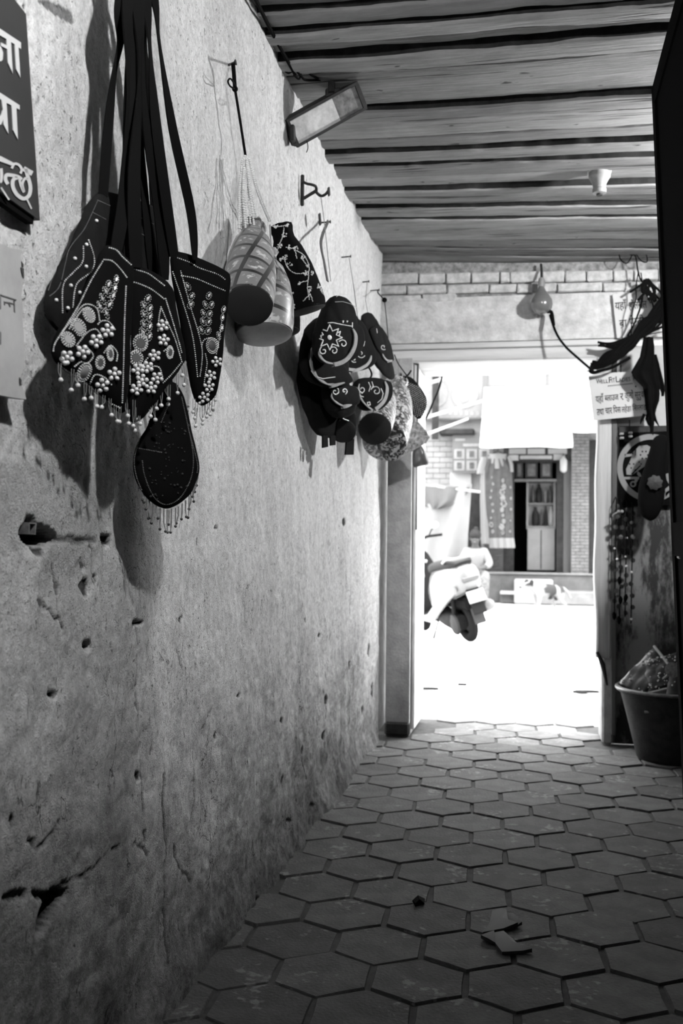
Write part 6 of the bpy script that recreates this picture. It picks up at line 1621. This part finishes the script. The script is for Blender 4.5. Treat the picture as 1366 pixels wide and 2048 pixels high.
# ------------------------------------------------------------------ cable bundle across the upper right
cbn = thing('cable_bundle', ony(1200, 735, 4.95), 'thick sagging bundle of black cables at the upper right of the doorway', 'cable')
rc = random.Random(5)
for k in range(16):
    j = lambda s: rc.uniform(-s, s)
    pts = [ony(1186 + j(6), 730 + j(8), 5.07), ony(1217 + j(6), 716 + j(11), 5.05), ony(1255 + j(5), 690 + j(14), 5.04), ony(1290 + j(5), 655 + j(14), 5.03), ony(1330 + j(4), 605 + j(16), 4.98), ony(1370, 560 + j(20), 4.9)]
    MB().tube(curve_pts(pts, 30), rc.uniform(.005, .012), 7).build('cable', M['cord'], cbn)
for k in range(3):
    y0 = 735 + k * 3; pts = [ony(1188, 732, 5.06), ony(1182 - k, 738 + k * 2, 5.05), ony(1188, 744 + k, 5.04), ony(1203, 741, 5.03), ony(1225, 735, 5.02), ony(1260, 715, 5.02)]
    MB().tube(curve_pts(pts, 30), .007, 7).build('cable', M['cord'], cbn)
for k in range(5):
    pts = [ony(1200 + j(8), 688 + j(4), 5.06), ony(1240 + j(8), 690 + j(8), 5.05), ony(1300, 660 + j(20), 5.03), ony(1345, 640 + j(20), 4.98)]
    MB().tube(curve_pts(pts, 24), .006, 6).build('cable', M['cord'], cbn)
# tangle of wires hanging from the ceiling above
wt = thing('wire_tangle', onz(1263, 478, 2.40), 'tangle of thin dark wires hanging from the planks at the upper right', 'wires')
zr = zc(1150, 460, 4.097)
def rw(pts, r=.003, y=5.04, n=30): MB().tube(curve_pts([ony(*q, y) for q in zr(pts)], n), r, 6).build('wire', M['cord'], wt)
t0 = onz(1263, 474, 2.44)
rw([(463, 60), (465, 110), (470, 170), (500, 230), (515, 330), (545, 420), (590, 400)], .004); rw([(470, 130), (430, 160), (370, 175), (360, 200), (380, 250), (430, 270), (470, 200)], .003)
rw([(480, 125), (540, 130), (580, 190), (590, 260), (540, 250), (490, 180)], .003); rw([(460, 170), (440, 190), (480, 200), (520, 160)], .005)
rw([(590, 400), (540, 450), (450, 510)], .006); rw([(595, 400), (640, 450), (700, 510), (715, 560)], .006); rw([(590, 420), (560, 520), (530, 650), (480, 780), (430, 870)], .005)
rw([(600, 430), (620, 560), (640, 640), (600, 760)], .004); rw([(520, 340), (500, 460), (500, 560), (470, 680), (460, 860)], .003); rw([(540, 350), (560, 470), (600, 560), (620, 600)], .003)
rw([(640, 480), (660, 530), (700, 580)], .005); rw([(730, 600), (620, 720), (560, 800), (460, 900)], .006); rw([(735, 640), (660, 700), (560, 850)], .004)
rk = random.Random(6)
for k in range(9):
    a0 = (590 + rk.uniform(-30, 30), 410 + rk.uniform(-10, 20)); rw([a0, (a0[0] + rk.uniform(-60, 60), 470 + rk.uniform(-20, 40)), (a0[0] + rk.uniform(-90, 90), 540 + rk.uniform(-30, 70))], rk.uniform(.005, .011))

# ------------------------------------------------------------------ paper signs
M['paper'] = mat('white_sign_paper', .50, .8, var=.06, scale=8)
M['ink'] = mat('black_print', .012, .7)
pp = Plane(ony(1270, 632, EY - .02), (1, 0, 0), n=(0, -1, 0))
n1 = thing('paper_sign', ony(1270, 680, EY - .02), 'white paper sign pasted high on the end wall behind the cable bundle', 'sign')
zq = zc(1220, 560, 12.418)
MB().prism(pp, [pp.uv(*q) for q in zq([(60, 350), (420, 310), (1300, 220), (1400, 1250), (600, 1400), (170, 1450)])], 0, .004).build('paper', M['paper'], n1, smooth=False)
def zrect(pl, zfn, x0, y0, x1, y1, dv=0):
    a, b_ = pl.uv(*zfn([(x0, y1)])[0]), pl.uv(*zfn([(x1, y0)])[0]); return (a[0], a[1], b_[0], b_[1])
def tilted(pl, deg):
    a = math.radians(deg); return Plane(pl.o, pl.u * math.cos(a) + pl.v * math.sin(a), pl.v * math.cos(a) - pl.u * math.sin(a), pl.n)
pt = tilted(pp, 4.0)
letter(['यहाँ'], pt, zrect(pt, zq, 130, 470, 400, 790), 'lettering', M['ink'], n1, .0012, .005)
letter(['होलसे', 'ल'], pt, zrect(pt, zq, 480, 450, 900, 780), 'lettering', M['ink'], n1, .0012, .005)
letter(['ब', 'ा'], pt, zrect(pt, zq, 235, 990, 410, 1180), 'lettering', M['ink'], n1, .0012, .005)
letter(['/'], pt, zrect(pt, zq, 262, 1160, 310, 1215), 'lettering', M['ink'], n1, .0012, .005)
letter(['पे', ('half', 'न', .62), 'टी'], pt, zrect(pt, zq, 480, 850, 830, 1150), 'lettering', M['ink'], n1, .0012, .005)
letter(['र'], pt, zrect(pt, zq, 900, 920, 990, 1120), 'lettering', M['ink'], n1, .0012, .005)
# hung board
zw = zc(1170, 730, 9.757)
pw = Plane(ony(1245, 792, EY - .05), (1, -.03, 0)); pw.n = Vector((-.03, -1, 0)).normalized()
n2 = thing('shop_notice', ony(1245, 840, EY - .05), 'pale board with printed capitals and Devanagari lines, hung askew right of the doorway', 'sign')
MB().prism(pw, [pw.uv(*q) for q in zw([(70, 215), (250, 165), (880, 130), (1350, 90), (1370, 960), (1180, 985), (170, 1080)])], -.006, 0).build('board', M['paper'], n2, smooth=False)
pw2 = tilted(pw, 4.8)
for wd_, x0, x1, yt in (('W', 222, 315, 265), ('ELL', 318, 450, 270), ('F', 470, 520, 232), ('IT', 522, 585, 245), ('L', 605, 660, 215), ('ADIES', 662, 880, 225)):
    big = wd_ in 'WFL'
    letter(wd_, pw2, zrect(pw2, zw, x0, yt + (0 if big else 8), x1, 370 - (x0 - 222) * .075 - (0 if True else 0)), 'lettering', M['ink'], n2, .001, .0005)
letter(['T'], pw2, zrect(pw2, zw, 925, 200, 975, 300), 'lettering', M['ink'], n2, .001, .0005)
for k in range(14):
    x0 = 445 + k * 35; y0 = 400 - k * 3.6; MB().prism(pw, [pw.uv(*q) for q in zw([(x0, y0), (x0 + 26, y0 - 3), (x0 + 27, y0 + 19), (x0 + 1, y0 + 22)])], 0, .0012).build('small_print', mat('grey_print', .10, .7) if k == 0 else bpy.data.materials['grey_print'], n2, smooth=False)
MB().prism(pw, [pw.uv(990 / 9.757 + 1170 + math.cos(a) * 1.6, 418 / 9.757 + 730 + math.sin(a) * 1.9) for a in np.linspace(0, 5.6, 9)], 0, .0012).build('print_dot', M['ink'], n2, smooth=False)
for parts, x0, x1, yt, yb2 in ((['यहाँ'], 215, 355, 545, 770), ([('half', 'ब', .62), 'लाउज'], 390, 650, 572, 710), (['र'], 690, 745, 550, 690), (['कुता'], 785, 940, 530, 720), (['सुरुवाल'], 980, 1240, 505, 700),
                              (['तथा'], 235, 365, 850, 990), (['चार'], 400, 525, 830, 965), (['िपस'], 555, 690, 770, 945), (['लहेङा'], 722, 895, 760, 950), (['िसलाइन'], 930, 1250, 725, 910)):
    letter(parts, pw2, zrect(pw2, zw, x0, yt, x1, yb2), 'lettering', M['ink'], n2, .001, .0005)
MB().prism(pw, [pw.uv(*q) for q in zw([(895, 480), (925, 490), (935, 530), (915, 520)])], 0, .0012).build('lettering', M['ink'], n2, smooth=False)
MB().tube([pw.at(*pw.uv(*zw([(700, 175)])[0]), -.004), ony(1242, 738, EY - .045), ony(1241, 722, EY - .04)], .004, 6).build('hanging_wire', M['iron'], n2)
# wooden rail on which the notice hangs
MB().tube([ony(1259, 840, EY + .03), ony(1259, 870, EY + .03)], .003, 6).build('rail_wire', M['iron'], we)

# ------------------------------------------------------------------ dark cloth and bag hanging at the right
cl = Plane(ony(1295, 760, 5.00), (1, 0, 0), n=(0, -1, 0))
M['darkcloth'] = mat('dark_hanging_cloth', .0035, .95, var=.3, scale=20, spec=.04)
sc_t = thing('hanging_scarf', ony(1295, 690, 5.00), 'dark scarf hanging in points from the cable bundle, right of the notice board', 'scarf')
def rows_z(l): return [(1150 + a / 4.097, 1150 + b_ / 4.097, 460 + y / 4.097) for a, b_, y in l]
cloth(cl, rows_z([(560, 640, 880), (545, 650, 960), (530, 650, 1040), (490, 660, 1110), (458, 668, 1165), (482, 680, 1215), (555, 690, 1290), (565, 695, 1340), (572, 690, 1400), (578, 672, 1450), (588, 660, 1500), (575, 650, 1550), (600, 650, 1600)]), 'scarf_cloth', M['darkcloth'], sc_t, .03, .006, 2)
cloth(cl, rows_z([(640, 668, 1020), (652, 690, 1100), (670, 715, 1200), (690, 742, 1300), (705, 735, 1330), (708, 728, 1362)]), 'scarf_end', M['darkcloth'], sc_t, .01, .004, 1)
for q in [[(570, 1510), (545, 1560), (535, 1590)], [(640, 1500), (660, 1560), (690, 1610)], [(610, 1560), (625, 1620), (640, 1680)]]:
    MB().tube([ony(*p, 5.00) for p in zr(q)], [.010, .007, .002], 6).build('fringe', M['darkcloth'], sc_t)
zh_ = zc(1150, 840, 4.995)
pb_ = Plane(ony(1310, 950, 4.99), (1, 0, 0), n=(0, -1, 0))
hb = thing('hanging_bag', ony(1310, 860, 4.99), 'long black bag with a grey rosette hanging before the round emblem', 'bag')
MB(); cushion(pb_, zh_([(790, 150), (935, 150), (915, 350), (905, 520), (895, 800), (850, 930), (800, 995), (740, 1015), (655, 955), (622, 830), (635, 640), (690, 480), (735, 330)]), .05, .6, 2, .002, 41).build('bag_body', M['velvet'], hb)
MB().tube(curve_pts([ony(1303, 868, 4.99), ony(1304, 845, 4.985), ony(1300, 800, 4.96), ony(1298, 770, 4.96)], 14), .008, 8).build('bag_strap', M['cord'], hb)
rs = ony(*zh_([(798, 625)])[0], 4.93); mb = MB()
mb.lathe(rs, (0, -1, 0), [(0, .034), (.006, .034), (.010, .026), (.012, .012), (.016, .004)], 24, lambda a, t: 1 + .12 * math.sin(a * 8)); mb.build('rosette', mat('grey_rosette', .025, .7, var=.5, scale=80), hb)
# round emblem on a dark board behind it
em_ = thing('emblem_board', ony(1303, 1000, EY + .03), 'dark board with a pale ring emblem, right of the timber post', 'sign')
pe = Plane(ony(1302, 936, EY + .02), (1, 0, 0), n=(0, -1, 0)); M['emblem'] = mat('pale_emblem_paint', .20, .7, var=.1, scale=10)
MB().prism(pe, [pe.uv(*q) for q in [(1238, 866), (1345, 862), (1345, 1010), (1238, 1012)]], -.012, 0).build('board', M['black'], em_, smooth=False)
def ring(pl, cx, cy, r0, r1, name, m, parent, w0=0, w1=.003, n=56):
    vs = []
    for w_ in (w0, w1):
        for r_ in (r0, r1):
            for k in range(n):
                a = 2 * PI * k / n; u, v = pl.uv(cx + r_ * math.cos(a), cy + r_ * math.sin(a)); vs.append(pl.at(u, v, w_))
    fs = []
    for k in range(n):
        q = (k + 1) % n; fs += [(2 * n + k, 2 * n + q, 3 * n + q, 3 * n + k), (n + k, n + q, 3 * n + q, 3 * n + k), (k, q, 2 * n + q, 2 * n + k)]
    return MB().add(vs, fs).build(name, m, parent, smooth=False)
ring(pe, 1302, 936, 57, 68, 'ring', M['emblem'], em_)
def ez(px, name, m='emblem', w0=0, w1=.003): MB().prism(pe, [pe.uv(*q) for q in zh_(px)], w0, w1).build(name, M[m], em_, smooth=False)
ez([(590, 310), (640, 260), (720, 250), (770, 280), (770, 400), (700, 460), (640, 500), (570, 550), (515, 545), (510, 490), (545, 420)], 'hand_figure')
ez([(490, 340), (560, 340), (590, 310), (570, 360), (500, 372)], 'hand_figure'); ez([(490, 568), (640, 568), (640, 592), (490, 592)], 'bar'); ez([(625, 510), (650, 530), (665, 565), (640, 568), (620, 540)], 'bar')
ring(pe, *zh_([(580, 640)])[0], 3.2, 6.2, 'curl', M['emblem'], em_); ez([(600, 590), (630, 590), (625, 610), (600, 640), (590, 620)], 'bar')
for k in range(6):
    a = k * PI / 3; c_ = (690 + 36 * math.cos(a), 350 + 40 * math.sin(a)); ez([(c_[0] + 9 * math.cos(t), c_[1] + 10 * math.sin(t)) for t in np.linspace(0, 5.2, 6)], 'dot', 'black', .003, .0045)
for q in [(575, 335), (545, 440), (585, 440), (560, 480), (640, 420), (600, 500), (660, 440)]: ez([(q[0] + 8 * math.cos(t), q[1] + 9 * math.sin(t)) for t in np.linspace(0, 5.2, 6)], 'dot', 'black', .003, .0045)
ez([(600, 300), (612, 290), (606, 350), (598, 362)], 'dot', 'black', .003, .0045); ez([(560, 540), (650, 450), (658, 458), (572, 548)], 'dot', 'black', .003, .0045)
ez([(900, 690), (960, 640), (965, 700), (905, 770)], 'ring_foot'); ez([(905, 540), (935, 530), (955, 590), (940, 640), (915, 600)], 'ring_foot')
# small switch fittings above the emblem
sw = thing('switch_fitting', ony(1250, 872, EY), 'small fitting with pale contacts above the round emblem', 'fitting')
MB().box(ony(*zh_([(515, 175)])[0], EY + .0), (.028, .05, .05), bev=.004).build('switch_body', M['black'], sw)
for q in [(465, 140), (467, 180), (552, 130), (552, 165)]: MB().box(ony(*zh_([q])[0], EY - .02), (.020, .03, .011), bev=.002).build('contact', M['white'], sw)
# strings of dark ornaments left of the bag
rg = random.Random(17); gid = 0
for gx, n_, nm in ((1233, 11, 'first'), (1243, 12, 'second'), (1254, 12, 'third'), (1266, 10, 'fourth')):
    top = ony(gx, 1000 + (gx - 1233) * .4, EY - .06); t = thing('ornament_string', top, nm + ' string from the post of small dark dangling ornaments', 'ornament')
    bot = ony(gx - 4, 1248 - rg.uniform(0, 30), EY - .06)
    MB().tube([top + Vector((0, .07, .02)), top, bot], .003, 5).build('thread', M['cord'], t)
    for k in range(n_):
        p = top.lerp(bot, (k + .6) / n_) + Vector((rg.uniform(-.007, .007), rg.uniform(-.02, .01), 0)); kind = rg.random()
        if kind < .45:
            a = rg.uniform(-.6, .6); MB().lathe(p, (a, -1, rg.uniform(-.3, .3)), [(0, .011), (.003, .012), (.004, .005)], 14).build('disc', bpy.data.materials.get('ornament_disc') or mat('ornament_disc', .028, .4, spec=.3), t)
        elif kind < .6: MB().ball(p, .006, 2).build('bright_bead', M['bead'], t)
        else: MB().lathe(p, (rg.uniform(-.4, .4), rg.uniform(-.4, .1), -1), [(0, .004), (.012, .011), (.028, .009), (.04, .003)], 9).build('dark_pendant', M['darkcloth'], t)
o = MB().tube(curve_pts([ony(1225, 1033, EY - .07), ony(1230, 1027, EY - .08), ony(1244, 1023, EY - .08)], 10), .004, 6).build('pin', M['string']); tag(o, 'pale bent pin on the dark post strip', 'pin')
for k, (x, y) in enumerate([(1237, 1023), (1244, 1023), (1263, 1045)]): MB().ball(ony(x, y, EY - .085), .008, 2).build('bright_bead', M['white'], bpy.data.objects['ornament_string'])

# ------------------------------------------------------------------ tub with wrapped goods
tubc = Vector((.655, 4.90, 0)); M['tubm'] = mat('dark_metal_tub', .018, .6, spec=.25, var=.6, scale=18, bump=.3)
tb = thing('tub', tubc, 'dark round metal tub of wrapped goods standing by the timber post', 'tub')
MB().lathe(tubc, (0, 0, 1), [(0, .165), (.01, .172), (.15, .205), (.30, .243), (.315, .262), (.330, .264), (.335, .255), (.33, .244), (.30, .232), (.02, .16), (.015, .01)], 48).build('tub_body', M['tubm'], tb)
MB().tube([tubc + Vector((.262 * math.cos(a), .262 * math.sin(a), .326)) for a in np.linspace(0, 2 * PI, 40, endpoint=False)], .008, 8, closed=True).build('rim', mat('worn_rim', .12, .35, metal=.6, var=.5, scale=30), tb)
def packet(label, c, ux, uy, nz, sx, sy, th, spark=0, seed=0):
    u = Vector(ux).normalized(); n = Vector(nz); n = (n - u * n.dot(u)).normalized(); v = n.cross(u); pl = Plane(c, u, v, n)
    t = thing('wrapped_packet', c, label, 'packet', 'wrapped goods in the tub')
    r = random.Random(seed); nx, ny = 18, 14; top, botm = [], []
    for i in range(nx):
        for k in range(ny):
            a, b_ = i / (nx - 1) * 2 - 1, k / (ny - 1) * 2 - 1; e = (1 - abs(a) ** 5) * (1 - abs(b_) ** 5)
            wv = .0025 * math.sin(a * 7 + b_ * 5 + seed) + .0015 * math.sin(b_ * 12 - a * 3 + seed * 2)
            top.append(pl.at(a * sx, b_ * sy, th * (e ** .5) + wv)); botm.append(pl.at(a * sx, b_ * sy, -th * (e ** .5)))
    N_ = nx * ny; fs = []
    for i in range(nx - 1):
        for k in range(ny - 1):
            q = i * ny + k; fs.append((q, q + ny, q + ny + 1, q + 1)); fs.append((N_ + q, N_ + q + 1, N_ + q + ny + 1, N_ + q + ny))
    rim = [k for k in range(ny)] + [i * ny + ny - 1 for i in range(1, nx)] + [(nx - 1) * ny + k for k in range(ny - 2, -1, -1)] + [i * ny for i in range(nx - 2, 0, -1)]
    fs += [(rim[i], rim[(i + 1) % len(rim)], N_ + rim[(i + 1) % len(rim)], N_ + rim[i]) for i in range(len(rim))]
    MB().add(top + botm, fs).build('folded_cloth', M['wrap'], t)
    for e_ in ((-1, -1, 1, -1), (1, -1, 1, 1)):
        MB().tube([pl.at(e_[0] * sx, e_[1] * sy, .006), pl.at(e_[2] * sx, e_[3] * sy, .006)], .007, 6).build('clear_edge', M['film'], t)
    mb = MB()
    for k in range(spark):
        a, b_ = r.uniform(-.9, .9), r.choice((-1, 1)) * r.uniform(.5, .92) if r.random() < .7 else r.uniform(-.9, .9)
        mb.ball(pl.at(a * sx, b_ * sy, th * ((1 - abs(a) ** 5) * (1 - abs(b_) ** 5)) ** .5 + .004), r.uniform(.002, .0055), 1)
    if spark: o = mb.build('sequins', M['bead'], t); o['kind'] = 'stuff'
    return t, pl
M['wrap'] = mat('dark_cloth_in_film', .004, .5, spec=.25, coat=.25, var=.4, scale=14, bump=.06)
M['film'] = mat('clear_film_edge', .28, .15, coat=.6)
pk, plk = packet('dark sequinned packet lying highest in the tub, a corner up', Vector((.66, 4.80, .43)), (.90, -.25, .30), 0, (-.15, -.8, .55), .155, .085, .022, 110, 2)
packet('dark packet with a pale round mark, front right in the tub', Vector((.74, 4.72, .345)), (.95, -.2, -.12), 0, (-.1, -.85, .4), .14, .085, .022, 30, 3)
packet('dark packet with pale film edges standing at the left in the tub', Vector((.52, 4.86, .385)), (.55, -.15, .60), 0, (-.75, -.6, .25), .12, .085, .018, 24, 5)
packet('flat packet at the bottom of the tub, under the others', Vector((.64, 4.84, .27)), (1, 0, 0), 0, (0, -.3, 1), .14, .12, .03, 0, 7)
q = ony(1345, 1340, 4.68)
o = MB().lathe(q, (0, -1, .3), [(0, .033), (.004, .034), (.006, .022), (.008, .006)], 28).build('round_badge', mat('pale_badge', .16, .4, var=.6, scale=90), [x for x in COL.objects if x.name == 'wrapped_packet.001'][0])

# ------------------------------------------------------------------ scraps on the passage floor
M['scrapm'] = mat('dark_limp_rubber', .022, .7)
zk = zc(500, 1650, 1.5774)
def floor_scrap(label, polys, m='scrapm', name='torn_scrap', h=.012):
    pl = Plane((0, 0, .004), (1, 0, 0), (0, 1, 0), (0, 0, 1)); c = onz(*zk([polys[0][0]])[0], .004); t = thing(name, (c.x, c.y, 0), label, 'scrap')
    r = random.Random(3)
    for p in polys:
        pts = [onz(*q, .004) for q in zk(p)]; n = len(pts); ce_ = sum(pts, Vector()) / n
        vs = [Vector((q.x, q.y, .002 + r.uniform(0, h * .4))) for q in pts] + [Vector((q.x, q.y, .006 + r.uniform(0, h))) for q in pts] + [Vector((ce_.x, ce_.y, .006 + h))]
        fs = [tuple(range(n))] + [(i, n + i, n + (i + 1) % n, (i + 1) % n) for i in range(n)] + [(n + i, 2 * n, n + (i + 1) % n) for i in range(n)]
        MB().add(vs, fs).build('piece', M[m], t)
floor_scrap('folded dark scrap of rubber or leather lying on the hexagonal tiles', [[(765, 275), (790, 268), (808, 282), (815, 310), (845, 322), (800, 335), (735, 350), (755, 315)], [(808, 282), (830, 290), (858, 316), (845, 322), (815, 310)], [(728, 360), (770, 348), (775, 380), (750, 372)], [(770, 348), (800, 345), (850, 385), (890, 400), (860, 405), (795, 408), (775, 385)]])
floor_scrap('small black crumpled scrap on the tiles left of the folded scrap', [[(512, 240), (530, 235), (552, 238), (550, 252), (535, 250), (522, 256)]], 'black', 'crumpled_scrap')
